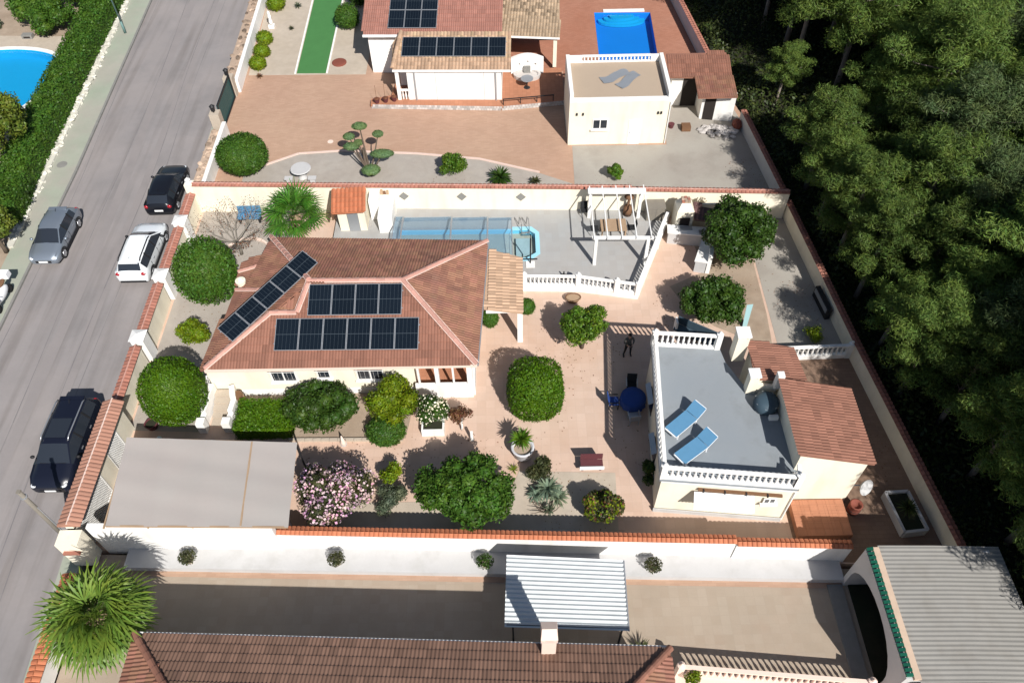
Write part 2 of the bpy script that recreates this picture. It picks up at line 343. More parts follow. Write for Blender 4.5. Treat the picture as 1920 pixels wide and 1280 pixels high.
# ------------------------------------------------------------------ mesh helpers
class MB:
    def __init__(s):
        s.V, s.F = [], []
    def add(s, vs, fs):
        b = len(s.V)
        s.V += [tuple(v) for v in vs]
        s.F += [tuple(i + b for i in f) for f in fs]
        return s
    def face(s, *pts):
        return s.add(pts, [tuple(range(len(pts)))])
    def box(s, x0, y0, z0, x1, y1, z1):
        x0, x1 = min(x0, x1), max(x0, x1); y0, y1 = min(y0, y1), max(y0, y1); z0, z1 = min(z0, z1), max(z0, z1)
        return s.add([(x0, y0, z0), (x1, y0, z0), (x1, y1, z0), (x0, y1, z0), (x0, y0, z1), (x1, y0, z1), (x1, y1, z1), (x0, y1, z1)],
                     [(0, 3, 2, 1), (4, 5, 6, 7), (0, 1, 5, 4), (1, 2, 6, 5), (2, 3, 7, 6), (3, 0, 4, 7)])
    def obox(s, c, a, b, h):
        c, a, b, h = Vector(c), Vector(a), Vector(b), Vector(h)
        vs = [c - a - b - h, c + a - b - h, c + a + b - h, c - a + b - h, c - a - b + h, c + a - b + h, c + a + b + h, c - a + b + h]
        return s.add(vs, [(0, 3, 2, 1), (4, 5, 6, 7), (0, 1, 5, 4), (1, 2, 6, 5), (2, 3, 7, 6), (3, 0, 4, 7)])
    def bar(s, p0, p1, w, h):
        p0, p1 = Vector(p0), Vector(p1)
        d = (p1 - p0).normalized()
        sd = d.cross(Vector((0, 0, 1)))
        if sd.length < 1e-4:
            sd = Vector((1, 0, 0))
        sd.normalize()
        u = sd.cross(d)
        return s.obox((p0 + p1) / 2, (p1 - p0) / 2, sd * w / 2, u * h / 2)
    def prism(s, poly, z0, z1, holes=()):
        loops = [[Vector((x, y, 0)) for x, y in poly]] + [[Vector((x, y, 0)) for x, y in h] for h in holes]
        flat = [p for l in loops for p in l]
        area = sum(a[0] * b[1] - b[0] * a[1] for a, b in zip(poly, list(poly[1:]) + [poly[0]]))
        n = len(flat)
        vs = [(p.x, p.y, z1) for p in flat] + [(p.x, p.y, z0) for p in flat]
        fs = []
        if holes or len(poly) > 4:
            tris = tessellate_polygon(loops)
        else:
            tris = [tuple(range(len(poly)))]
        for t in tris:
            a2 = sum(flat[a].x * flat[b].y - flat[b].x * flat[a].y for a, b in zip(t, list(t[1:]) + [t[0]]))
            if abs(a2) < 1e-9:
                continue
            t = tuple(t) if a2 > 0 else tuple(reversed(t))
            fs.append(t)
            fs.append(tuple(i + n for i in reversed(t)))
        o = 0
        for k, l in enumerate(loops):
            m = len(l)
            ar = sum(l[i].x * l[(i + 1) % m].y - l[(i + 1) % m].x * l[i].y for i in range(m))
            ccw = (ar > 0) if k == 0 else (ar < 0)
            for i in range(m):
                j = (i + 1) % m
                q = (o + i, o + j, o + j + n, o + i + n)
                fs.append(tuple(reversed(q)) if ccw else q)
            o += m
        return s.add(vs, fs)
    def slab(s, pts, th):
        pts = [Vector(p) for p in pts]
        nrm = Vector((0, 0, 0))
        for a, b in zip(pts, pts[1:] + pts[:1]):
            nrm += a.cross(b)
        if nrm.z < 0:
            pts = pts[::-1]
        n = len(pts)
        low = [p - Vector((0, 0, th)) for p in pts]
        return s.add(pts + low, [tuple(range(n)), tuple(range(2 * n - 1, n - 1, -1))] +
                     [(i, i + n, (i + 1) % n + n, (i + 1) % n) for i in range(n)])
    def tube(s, pts, rad, n=6, cap=True):
        pts = [Vector(p) for p in pts]
        if not isinstance(rad, (list, tuple)):
            rad = [rad] * len(pts)
        b = len(s.V)
        for i, p in enumerate(pts):
            d = (pts[min(i + 1, len(pts) - 1)] - pts[max(i - 1, 0)])
            d = d.normalized() if d.length > 1e-6 else Vector((0, 0, 1))
            a = d.cross(Vector((0, 1, 0)) if abs(d.z) > 0.9 else Vector((0, 0, 1))).normalized()
            c = d.cross(a)
            for k in range(n):
                t = 2 * math.pi * k / n
                s.V.append(tuple(p + (a * math.cos(t) + c * math.sin(t)) * rad[i]))
        for i in range(len(pts) - 1):
            for k in range(n):
                s.F.append((b + i * n + k, b + i * n + (k + 1) % n, b + (i + 1) * n + (k + 1) % n, b + (i + 1) * n + k))
        if cap:
            s.F.append(tuple(b + k for k in range(n))[::-1])
            s.F.append(tuple(b + (len(pts) - 1) * n + k for k in range(n)))
        return s
    def lathe(s, prof, n=12, c=(0, 0, 0), sx=1.0, sy=1.0, cap=True):
        b = len(s.V)
        for r, z in prof:
            for k in range(n):
                t = 2 * math.pi * k / n
                s.V.append((c[0] + r * math.cos(t) * sx, c[1] + r * math.sin(t) * sy, c[2] + z))
        for i in range(len(prof) - 1):
            for k in range(n):
                s.F.append((b + i * n + k, b + i * n + (k + 1) % n, b + (i + 1) * n + (k + 1) % n, b + (i + 1) * n + k))
        if cap:
            s.F.append(tuple(b + k for k in range(n))[::-1])
            s.F.append(tuple(b + (len(prof) - 1) * n + k for k in range(n)))
        return s
    def ell(s, c, r, nu=14, nv=8, jit=0.0):
        prof = [(math.sin(math.pi * i / nv), -math.cos(math.pi * i / nv)) for i in range(nv + 1)]
        b = len(s.V)
        s.lathe([(max(p[0], 0.02) * r[0], p[1] * r[2]) for p in prof], nu, c, 1.0, r[1] / r[0], True)
        if jit:
            for i in range(b, len(s.V)):
                v = Vector(s.V[i]) - Vector(c)
                s.V[i] = tuple(Vector(c) + v * (1 + random.uniform(-jit, jit)))
        return s
    def mesh(s, name, m, smooth=False):
        me = bpy.data.meshes.new(name)
        me.from_pydata(s.V, [], s.F)
        me.update()
        for mm in (m if isinstance(m, (list, tuple)) else [m]):
            me.materials.append(mm)
        if smooth:
            me.polygons.foreach_set("use_smooth", [True] * len(me.polygons))
        return me
    def build(s, name, m, parent=None, smooth=False, stuff=False, loc=None):
        if parent is not None:
            o = parent
            off = Vector((0, 0, 0))
            while o is not None:
                off += o.location
                o = o.parent
        else:
            off = Vector(loc) if loc is not None else None
            if off is None:
                a = np.array(s.V)
                off = Vector((float((a[:, 0].min() + a[:, 0].max()) / 2), float((a[:, 1].min() + a[:, 1].max()) / 2), float(a[:, 2].min())))
        s.V = [(x - off.x, y - off.y, z - off.z) for x, y, z in s.V]
        ob = bpy.data.objects.new(name, s.mesh(name, m, smooth))
        COL.objects.link(ob)
        if parent is not None:
            ob.parent = parent
        else:
            ob.location = off
        if stuff:
            ob["kind"] = "stuff"
        return ob

def fast(name, V, F, m, parent=None, loc=(0, 0, 0), smooth=False):
    """numpy quads/tris -> object; V are local to loc / parent"""
    me = bpy.data.meshes.new(name)
    V = np.asarray(V, dtype=np.float32)
    F = np.asarray(F, dtype=np.int32)
    k = F.shape[1]
    me.vertices.add(len(V))
    me.vertices.foreach_set("co", V.ravel())
    me.loops.add(F.size)
    me.loops.foreach_set("vertex_index", F.ravel())
    me.polygons.add(len(F))
    me.polygons.foreach_set("loop_start", np.arange(0, F.size, k, dtype=np.int32))
    me.polygons.foreach_set("loop_total", np.full(len(F), k, dtype=np.int32))
    me.update(calc_edges=True)
    me.validate()
    for mm in (m if isinstance(m, (list, tuple)) else [m]):
        me.materials.append(mm)
    if smooth:
        me.polygons.foreach_set("use_smooth", [True] * len(me.polygons))
    ob = bpy.data.objects.new(name, me)
    COL.objects.link(ob)
    if parent is not None:
        ob.parent = parent
    ob.location = loc
    return ob

def tag(o, label, cat, group=None):
    o["label"] = label
    o["category"] = cat
    if group:
        o["group"] = group
    return o

def T(name, label, cat, loc=(0, 0, 0), group=None, rz=0.0):
    o = bpy.data.objects.new(name, None)
    o.empty_display_size = 0.3
    COL.objects.link(o)
    o.location = loc
    o.rotation_euler = (0, 0, rz)
    return tag(o, label, cat, group)

def struct(mb, name, m):
    o = mb.build(name, m)
    o["kind"] = "structure"
    return o

def inst(name, me, parent, loc, rot=None, scale=None):
    """one more part that shares a mesh; loc is in world space of an unrotated parent"""
    o = bpy.data.objects.new(name, me)
    COL.objects.link(o)
    off = Vector((0, 0, 0))
    p = parent
    while p is not None:
        off += p.location
        p = p.parent
    o.parent = parent
    if rot is None:
        rot = Matrix.Identity(3)
    mt = Matrix.Translation(Vector(loc) - off) @ rot.to_4x4()
    if scale:
        mt = mt @ Matrix.Diagonal((*scale, 1))
    o.matrix_local = mt
    return o

def copy_tree(o, loc, rz=None, label=None, scale=None):
    c = o.copy()
    COL.objects.link(c)
    c.location = loc
    if rz is not None:
        c.rotation_euler = (0, 0, rz)
    if scale is not None:
        c.scale = (scale,) * 3 if not isinstance(scale, tuple) else scale
    if label:
        c["label"] = label
    for ch in list(o.children):
        d = ch.copy()
        COL.objects.link(d)
        d.parent = c
        for g in list(ch.children):
            e = g.copy()
            COL.objects.link(e)
            e.parent = d
    return c

def frame(u, v, n):
    return Matrix((u, v, n)).transposed()

# ------------------------------------------------------------------ roof tiles, ridge tiles, copings
def tile_geo(w, l, rolls=2, lift=0.035, amp=0.032):
    """one roll tile: x across, y up the slope, z out of the roof; origin mid-width at its lower edge"""
    nseg = 4 * rolls
    xs = [(-0.5 + i / nseg) * w for i in range(nseg + 1)]
    zs = [amp * (0.5 - 0.5 * math.cos(2 * math.pi * i / 4)) for i in range(nseg + 1)]
    vs = [(x, 0.0, z + lift) for x, z in zip(xs, zs)] + [(x, l * 1.10, z + 0.004) for x, z in zip(xs, zs)] + [(x, 0.0, 0.0) for x in xs]
    n = nseg + 1
    fs = [(i, i + 1, n + i + 1, n + i) for i in range(nseg)] + [(2 * n + i, 2 * n + i + 1, i + 1, i) for i in range(nseg)]
    return vs, fs

def in_poly(x, y, poly):
    c = False
    j = len(poly) - 1
    for i in range(len(poly)):
        xi, yi = poly[i]
        xj, yj = poly[j]
        if (yi > y) != (yj > y) and x < (xj - xi) * (y - yi) / (yj - yi) + xi:
            c = not c
        j = i
    return c

_tile_cache = {}
class Tiler:
    """lays roll tiles on the slopes of one roof: the first `budget` as parts of their own, the rest joined"""
    def __init__(s, parent, m, w=0.30, l=0.40, rolls=2, budget=0, amp=0.032, jit=0.004):
        s.p, s.m, s.w, s.l, s.rolls, s.left, s.amp, s.jit = parent, m, w, l, rolls, budget, amp, jit
        s.rest = MB()
    def slope(s, pts, p0, p1, skip=None, base_m=None, th=0.10, margin=0.10):
        """pts: planar outline; p0->p1: its eave line (tiles rise away from it)"""
        pts = [Vector(p) for p in pts]
        p0, p1 = Vector(p0), Vector(p1)
        u = (p1 - p0).normalized()
        nrm = Vector((0, 0, 0))
        for a, b in zip(pts, pts[1:] + pts[:1]):
            nrm += a.cross(b)
        nrm.normalize()
        if nrm.z < 0:
            nrm = -nrm
        v = nrm.cross(u)
        cen = sum(pts, Vector()) / len(pts)
        if v.dot(cen - p0) < 0:
            u = -u
            v = -v
        poly = [((p - p0).dot(u), (p - p0).dot(v)) for p in pts]
        MB().slab([p - nrm * 0.012 for p in pts], th).build('roof_deck', base_m or s.m, s.p)
        x0, x1 = min(q[0] for q in poly), max(q[0] for q in poly)
        y1 = max(q[1] for q in poly)
        key = (s.w, s.l, s.rolls, s.amp, s.m.name)
        if key not in _tile_cache:
            mb = MB()
            mb.add(*tile_geo(s.w, s.l, s.rolls, amp=s.amp))
            _tile_cache[key] = (mb.mesh('roof_tile', s.m), tile_geo(s.w, s.l, s.rolls, amp=s.amp))
        me, geo = _tile_cache[key]
        rot = frame(u, v, nrm)
        nx = max(1, round((x1 - x0) / s.w))
        ny = max(1, math.ceil((y1 - 0.05) / s.l))
        for j in range(ny):
            for i in range(nx):
                x = x0 + (i + 0.5) * (x1 - x0) / nx
                y = j * s.l
                if not (in_poly(x, min(y + s.l * 0.5, y1 - 0.02), poly) and in_poly(x, y + 0.02, poly)):
                    continue
                if skip and skip(x, y + s.l / 2):
                    continue
                loc = p0 + u * x + v * (y - 0.03) + nrm * random.uniform(0, s.jit)
                if s.left > 0:
                    s.left -= 1
                    inst('roof_tile', me, s.p, loc, rot)
                else:
                    s.rest.add([rot @ Vector(q) + loc for q in geo[0]], geo[1])
        return s
    def done(s):
        if s.rest.F:
            s.rest.build('roof_tiles', s.m, s.p, stuff=True)

def cap_mesh(w, l, h, m, name):
    key = ('cap', w, l, h, m.name)
    if key not in _tile_cache:
        mb = MB()
        k = 5
        top = [(w / 2 * -math.cos(math.pi * i / k), h * math.sin(math.pi * i / k)) for i in range(k + 1)]
        vs = [(x * 1.08, -l / 2 * 1.06, z * 1.1) for x, z in top] + [(x * 0.92, l / 2, z * 0.92) for x, z in top]
        fs = [(i, i + 1, k + 2 + i, k + 1 + i) for i in range(k)] + [tuple(range(k, -1, -1)), tuple(range(k + 1, 2 * k + 2))]
        mb.add(vs, fs)
        _tile_cache[key] = mb.mesh(name, m)
    return _tile_cache[key]

def ridge(parent, p0, p1, m=None, w=0.26, l=0.40, h=0.12, mortar=True, name='ridge_tile'):
    m = m or M['ridge']
    p0, p1 = Vector(p0), Vector(p1)
    L = (p1 - p0).length
    n = max(1, round(L / l))
    me = cap_mesh(w, l, h, m, name)
    d = (p1 - p0).normalized()
    sd = d.cross(Vector((0, 0, 1))).normalized()
    rot = frame(sd, d, sd.cross(d))
    for i in range(n):
        inst(name, me, parent, p0.lerp(p1, (i + 0.5) / n), rot, (1, L / n / l, 1))
    if mortar:
        MB().bar(p0 + Vector((0, 0, 0.012)), p1 + Vector((0, 0, 0.012)), w * 1.16, 0.05).build('mortar_bed', M['mortar'], parent)

def coping(parent, p0, p1, w, m, pitch=0.22, rise=0.10, over=0.05, sides=(-1, 1), capm=None, capw=0.10):
    """tiled wall coping along p0->p1 (top of masonry): barrel tiles on each side and a ridge row"""
    p0, p1 = Vector(p0), Vector(p1)
    d = (p1 - p0).normalized()
    L = (p1 - p0).length
    n = max(1, round(L / pitch))
    sd = d.cross(Vector((0, 0, 1))).normalized()
    half = w / 2 + over
    sl = math.hypot(half, rise)
    key = ('cop', round(sl, 3), round(L / n, 4), m.name)
    if key not in _tile_cache:
        mb = MB()
        k = 4
        ww = L / n
        top = [(ww / 2 * -math.cos(math.pi * i / k) * 0.97, 0.045 * math.sin(math.pi * i / k)) for i in range(k + 1)]
        vs = [(x, 0.0, z + 0.005) for x, z in top] + [(x, sl, z + 0.03) for x, z in top] + [(top[0][0], sl, 0), (top[-1][0], sl, 0)]
        fs = [(i, i + 1, k + 2 + i, k + 1 + i) for i in range(k)] + [tuple(range(k + 1, 2 * k + 2)) + (2 * k + 3, 2 * k + 2)]
        mb.add(vs, fs)
        _tile_cache[key] = mb.mesh('coping_tile', m)
    me = _tile_cache[key]
    prof = [(-half, 0.0), (half, 0.0)]
    bed = MB()
    a, b = p0, p1
    vs = []
    for q in (a, b):
        vs += [q + sd * half * (1 if 1 in sides else 0.2), q + Vector((0, 0, rise)), q - sd * half * (1 if -1 in sides else 0.2)]
    bed.add(vs, [(0, 1, 4, 3), (1, 2, 5, 4), (0, 3, 5, 2), (0, 2, 1), (3, 4, 5)])
    bed.build('coping_bed', m, parent)
    for s_ in sides:
        out = (sd * s_ * half + Vector((0, 0, -rise))).normalized()
        u = d * (1 if s_ == -1 else -1)
        nn = u.cross(out)
        if nn.z < 0:
            u = -u
            nn = -nn
        rot = frame(u, out, nn)
        for i in range(n):
            inst('coping_tile', me, parent, p0.lerp(p1, (i + 0.5) / n) + Vector((0, 0, rise)) + nn * random.uniform(0.0, 0.006), rot)
    if capm:
        ridge(parent, p0 + Vector((0, 0, rise)), p1 + Vector((0, 0, rise)), capm, w=capw, l=0.35, h=0.06, mortar=False, name='ridge_tile')

def wall(name, label, p0, p1, th, h, m, z0=0.0, cop=None, cat='wall', group=None, base_m=None, pitch=0.22, rise=0.10, sides=(-1, 1), capm=None, over=0.05):
    """masonry wall from p0 to p1 (x, y), with a tiled coping"""
    a, b = Vector((p0[0], p0[1], z0)), Vector((p1[0], p1[1], z0))
    t = T(name, label, cat, (a + b) / 2, group)
    MB().bar(a + Vector((0, 0, h / 2)), b + Vector((0, 0, h / 2)), th, h).build('masonry', m, t)
    if cop:
        up = Vector((0, 0, h))
        coping(t, a + up, b + up, th, cop, pitch=pitch, rise=rise, sides=sides, capm=capm, over=over)
    return t

_bal = {}
def balustrade(label, p0, p1, z, h=0.9, m=None, pitch=0.30, plinth=0.12, newels=(True, True), group=None, rail_w=0.16, newel_h=0.14):
    m = m or M['white']
    a, b = Vector((p0[0], p0[1], z)), Vector((p1[0], p1[1], z))
    t = T('balustrade', label, 'balustrade', (a + b) / 2, group)
    d = (b - a).normalized()
    L = (b - a).length
    up = Vector((0, 0, 1))
    MB().bar(a + up * plinth / 2, b + up * plinth / 2, rail_w + 0.04, plinth).build('plinth', m, t)
    MB().bar(a + up * (h - 0.05), b + up * (h - 0.05), rail_w, 0.10).build('top_rail', m, t)
    hb = h - 0.10 - plinth
    key = (round(hb, 3), m.name)
    if key not in _bal:
        prof = [(0.062, 0), (0.062, 0.10), (0.040, 0.16), (0.072, 0.40), (0.036, 0.72), (0.058, 0.92), (0.058, 1.0)]
        mb = MB()
        mb.lathe([(r, q * hb) for r, q in prof], 6, cap=False)
        _bal[key] = mb.mesh('baluster', m, True)
    n = max(1, round((L - 0.2) / pitch))
    for i in range(n):
        inst('baluster', _bal[key], t, a.lerp(b, (i + 0.5) / n) + up * plinth)
    for k, q in enumerate((a, b)):
        if newels[k]:
            nb = MB()
            nb.box(q.x - 0.13, q.y - 0.13, z + 0.002, q.x + 0.13, q.y + 0.13, z + h + 0.06)
            nb.lathe([(0.17, 0), (0.17, 0.05), (0.05, 0.10), (0.08, 0.16), (0.02, 0.24)], 8, (q.x, q.y, z + h + 0.06))
            nb.build('newel', m, t)
    return t

# ------------------------------------------------------------------ foliage helpers
def leaf_quads(P, Nrm, size, asp=0.55, tilt=0.8, curl=0.25):
    """a bent leaf (two quads sharing a midrib) at each point, facing roughly along Nrm"""
    n = len(P)
    rnd = RNG.normal(size=(n, 3)) * tilt
    nn = Nrm + rnd
    nn /= np.linalg.norm(nn, axis=1, keepdims=True) + 1e-9
    a = RNG.normal(size=(n, 3))
    u = np.cross(nn, a)
    u /= np.linalg.norm(u, axis=1, keepdims=True) + 1e-9
    v = np.cross(nn, u)
    s = (size * RNG.uniform(0.65, 1.35, size=n))[:, None]
    u = u * s * 0.5
    v = v * s * 0.5 * asp
    c = nn * s * curl * 0.5
    V = np.stack([P - u, P + v - c, P + u, P - v - c], axis=1).reshape(-1, 3)
    F = np.arange(4 * n, dtype=np.int32).reshape(n, 4)
    return V, F

def ell_points(n, c, r, shell=0.25, zmin=-1.0, noise=0.0, seed=0.0, sq=2.0):
    d = RNG.normal(size=(int(n * 1.6) + 8, 3))
    d /= np.linalg.norm(d, axis=1, keepdims=True)
    d = d[d[:, 2] > zmin][:n]
    t = 1.0 - shell * RNG.random(len(d)) ** 1.5
    if noise:
        w = (np.sin(d[:, 0] * 5.1 + seed) * np.cos(d[:, 1] * 4.3 + seed * 1.7) + np.sin(d[:, 2] * 6.2 + seed * 0.6 + d[:, 0] * 3.0)) * 0.5
        t = t * (1 + noise * w)
    if sq != 2.0:
        t = t / (np.abs(d) ** sq).sum(1) ** (1 / sq)
    p = d * t[:, None] * np.array(r) + np.array(c)
    nn = d / np.array(r)
    nn /= np.linalg.norm(nn, axis=1, keepdims=True)
    return p, nn

def trunk_mb(h, r0, r1, lean=(0, 0), n=7, limbs=(), seed=1):
    rd = random.Random(seed)
    mb = MB()
    pts = [Vector((lean[0] * t * t + rd.uniform(-.03, .03), lean[1] * t * t + rd.uniform(-.03, .03), h * t)) for t in (0, .25, .5, .75, 1)]
    mb.tube(pts, [r0 * 1.25, r0, r0 * .9, (r0 + r1) / 2, r1], n)
    for (t0, e, rr) in limbs:
        s = pts[min(4, int(t0 * 4))]
        e = Vector(e)
        mid = s.lerp(e, 0.5) + Vector((0, 0, 0.12 * (e - s).length))
        mb.tube([s, mid, e], [rr, rr * .7, rr * .3], 5)
    return mb

def plant(name, label, cat, loc, crown, trunk=None, bark=None, group=None, crown_name='crown', extra=None, rz=0.0):
    """crown: list of (V, F, material) clouds in local space; trunk: MB in local space"""
    t = T(name, label, cat, loc, group)
    for i, (V, F, m) in enumerate(crown):
        fast(crown_name if i == 0 else (extra or crown_name), V, F, m, t)
    if trunk:
        trunk.V = [(x + loc[0], y + loc[1], z + loc[2]) for x, y, z in trunk.V]
        trunk.build('trunk', bark or M['bark'], t, smooth=True)
    t.rotation_euler = (0, 0, rz)
    return t

def cat_clouds(cl):
    Vs, Fs, o = [], [], 0
    for V, F in cl:
        Vs.append(V)
        Fs.append(F + o)
        o += len(V)
    return np.concatenate(Vs), np.concatenate(Fs)

def core_cloud(c, r, k=0.86):
    mb = MB()
    mb.ell(c, (r[0] * k, r[1] * k, r[2] * k), 16, 10)
    tri = [f for f in mb.F if len(f) == 4]
    return np.array(mb.V), np.array(tri)

def clipped(name, label, loc, r, zc, m, n=5000, size=0.12, cat='tree', trunk_h=0.0, noise=0.0, zmin=-0.75, core=True, group=None, shell=0.12, tilt=0.55, sq=2.0):
    """topiary: a dense clipped crown of small leaves round an opaque heart of the same foliage"""
    sd_ = random.random() * 9
    cl = [leaf_quads(*ell_points(n, (0, 0, zc), r, shell, zmin, noise, sd_, sq), size, tilt=tilt)]
    Ps, Ns = ell_points(n // 14, (0, 0, zc), tuple(q + .05 + noise * .5 for q in r), .04, zmin, noise, sd_, sq)
    cl.append(leaf_quads(Ps, Ns, size * 1.1, tilt=1.0))
    if core:
        cl.append(core_cloud((0, 0, zc), r, 0.90 - noise * 0.8))
    V, F = cat_clouds(cl)
    tr = trunk_mb(max(trunk_h, zc - r[2] * 0.4), 0.10, 0.07) if trunk_h is not None else None
    return plant(name, label, cat, loc, [(V, F, m)], tr, group=group, crown_name='crown' if cat == 'tree' else 'foliage')

def lobed(name, label, loc, lobes, m, n=9000, size=0.16, cat='tree', trunk=None, group=None, shell=0.55, tilt=0.9, extra=(), core=0.62, noise=0.16, asp=0.55, bark=None, zmin=-0.8):
    """loose crown built of many lobes: leaves through each lobe's outer half, gaps between lobes"""
    vol = [l[3] ** 2 for l in lobes]
    tot = sum(vol)
    cl = []
    for (x, y, z, rr), w in zip(lobes, vol):
        k = max(20, int(n * w / tot))
        P, Nn = ell_points(k, (x, y, z), (rr, rr, rr * 0.85), shell, zmin, noise, random.random() * 9)
        cl.append(leaf_quads(P, Nn, size, asp=asp, tilt=tilt))
        if core:
            cl.append(core_cloud((x, y, z), (rr, rr, rr * .85), core))
    V, F = cat_clouds(cl)
    crown = [(V, F, m)]
    for (k, sz, mm, nm) in extra:
        ps, ns = [], []
        for (x, y, z, rr), w in zip(lobes, vol):
            P, Nn = ell_points(max(4, int(k * w / tot)), (x, y, z), (rr * 1.04, rr * 1.04, rr * .9), 0.06, -0.2)
            ps.append(P)
            ns.append(Nn)
        V2, F2 = leaf_quads(np.concatenate(ps), np.concatenate(ns), sz, asp=0.9, tilt=0.5)
        crown.append((V2, F2, mm))
    t = T(name, label, cat, loc, group)
    fast('crown' if cat == 'tree' else 'foliage', *crown[0][:2], m, t)
    for (k, sz, mm, nm), c in zip(extra, crown[1:]):
        fast(nm, c[0], c[1], mm, t)
    if trunk:
        trunk.V = [(x + loc[0], y + loc[1], z + loc[2]) for x, y, z in trunk.V]
        trunk.build('trunk', bark or M['bark'], t, smooth=True)
    return t

def lobes_for(rx, ry, rz, zc, n, r0, r1, seed):
    rd = random.Random(seed)
    out = [(0, 0, zc, min(rx, ry, rz) * 0.75)]
    for i in range(n):
        a = rd.uniform(0, 2 * math.pi)
        e = rd.uniform(-0.5, 1.0)
        k = rd.uniform(0.55, 0.85)
        ce = math.sqrt(max(0, 1 - e * e))
        out.append((rx * k * ce * math.cos(a), ry * k * ce * math.sin(a), zc + rz * k * e, rd.uniform(r0, r1)))
    return out

def frond_cloud(n_fr, c, length, blade, seg, el0, el1, droop, seed, width=0.05):
    """fan palm: each frond is a stalk and a pleated fan of narrow blades; returns V, F"""
    rd = random.Random(seed)
    V, F = [], []
    c = Vector(c)
    for i in range(n_fr):
        az = 2.399963 * i + rd.uniform(-.2, .2)
        t = i / max(1, n_fr - 1)
        el = el0 + (el1 - el0) * t + rd.uniform(-.12, .12)
        d = Vector((math.cos(az) * math.cos(el), math.sin(az) * math.cos(el), math.sin(el)))
        sd = d.cross(Vector((0, 0, 1))).normalized()
        up = sd.cross(d)
        L = length * rd.uniform(.85, 1.12)
        tip = c + d * L - Vector((0, 0, droop * L * 0.3))
        b = len(V)
        V += [c + sd * .02, c - sd * .02, tip - sd * .02, tip + sd * .02]
        F.append((b, b + 1, b + 2, b + 3))
        bl = blade * rd.uniform(.85, 1.1)
        for k in range(seg):
            a = (k / (seg - 1) - .5) * R(235)
            q = (d * math.cos(a) + sd * math.sin(a)).normalized()
            q = (q - Vector((0, 0, 1)) * droop * .30 + up * .10 * math.cos(a)).normalized()
            w = q.cross(up).normalized() * width
            ll = bl * (0.72 + .28 * math.cos(a * .7)) * rd.uniform(.92, 1.05)
            m1 = tip + q * ll * .6
            e1 = m1 + (q - Vector((0, 0, droop * 1.0))).normalized() * ll * .4
            b = len(V)
            V += [tip + w * .3, tip - w * .3, m1 - w, m1 + w, e1 - w * .15, e1 + w * .15]
            F += [(b, b + 1, b + 2, b + 3), (b + 3, b + 2, b + 4, b + 5)]
    return np.array([tuple(v) for v in V]), np.array(F)

def blades(n, c, length, el, seed, width=0.05, droop=0.5):
    """rosette of strap leaves (yucca, cycad, agave)"""
    rd = random.Random(seed)
    V, F = [], []
    c = Vector(c)
    for i in range(n):
        az = 2.399963 * i + rd.uniform(-.2, .2)
        e = rd.uniform(*el)
        d = Vector((math.cos(az) * math.cos(e), math.sin(az) * math.cos(e), math.sin(e)))
        sd = d.cross(Vector((0, 0, 1))).normalized() * width
        L = length * rd.uniform(.75, 1.15)
        m1 = c + d * L * .55
        e1 = m1 + (d - Vector((0, 0, droop))).normalized() * L * .45
        b = len(V)
        V += [c + sd * .5, c - sd * .5, m1 - sd, m1 + sd, e1 - sd * .15, e1 + sd * .15]
        F += [(b, b + 1, b + 2, b + 3), (b + 3, b + 2, b + 4, b + 5)]
    return np.array([tuple(v) for v in V]), np.array(F)

# ================================================================== GROUND
struct(MB().prism([(-260, -80), (320, -80), (320, 330), (-260, 330)], -1.2, -0.75), 'ground', M['earth'])
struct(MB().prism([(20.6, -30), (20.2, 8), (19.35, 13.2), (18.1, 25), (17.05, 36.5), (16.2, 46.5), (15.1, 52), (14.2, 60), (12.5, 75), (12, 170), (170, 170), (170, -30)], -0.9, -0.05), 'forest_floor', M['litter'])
ROAD_L = [(-27.4, -40), (-27.7, 0), (-28.12, 29), (-28.33, 41.7), (-29.36, 63.8), (-31.0, 95), (-33, 140)]
ROAD_R = [(-19.4, -40), (-19.8, 5), (-20.15, 16), (-20.35, 41), (-20.95, 63), (-22.2, 95), (-24, 140)]
struct(MB().prism(ROAD_L + ROAD_R[::-1], -0.9, -0.08), 'road', M['asphalt'])
VERGE_R = [(-18.9, -40), (-19.0, 5), (-19.3, 16), (-19.2, 41), (-19.6, 63), (-20.6, 95), (-22, 140)]
struct(MB().prism(ROAD_R + VERGE_R[::-1], -0.9, -0.04), 'road_shoulder', M['pave_green'])
HEDGE_X = [(-29.3, -40), (-29.5, 0), (-29.75, 29), (-30.1, 41.7), (-31.15, 63.8), (-32.9, 95), (-35, 140)]
struct(MB().prism([(x - 0.12, y) for x, y in ROAD_L] + HEDGE_X[::-1], -0.9, 0.04), 'pavement', M['pave_green'])
kb = MB()
for a, b in zip(ROAD_L[:-1], ROAD_L[1:]):
    n = max(1, int((b[1] - a[1]) / 1.0))
    if b[1] > 110 or a[1] < -10:
        n = 4
    for i in range(n):
        p, q = Vector((*a, 0)).lerp(Vector((*b, 0)), i / n), Vector((*a, 0)).lerp(Vector((*b, 0)), (i + .97) / n)
        kb.bar((p.x - .06, p.y, -.03), (q.x - .06, q.y, -.03), .14, .16)
struct(kb, 'kerb', M['kerb'])
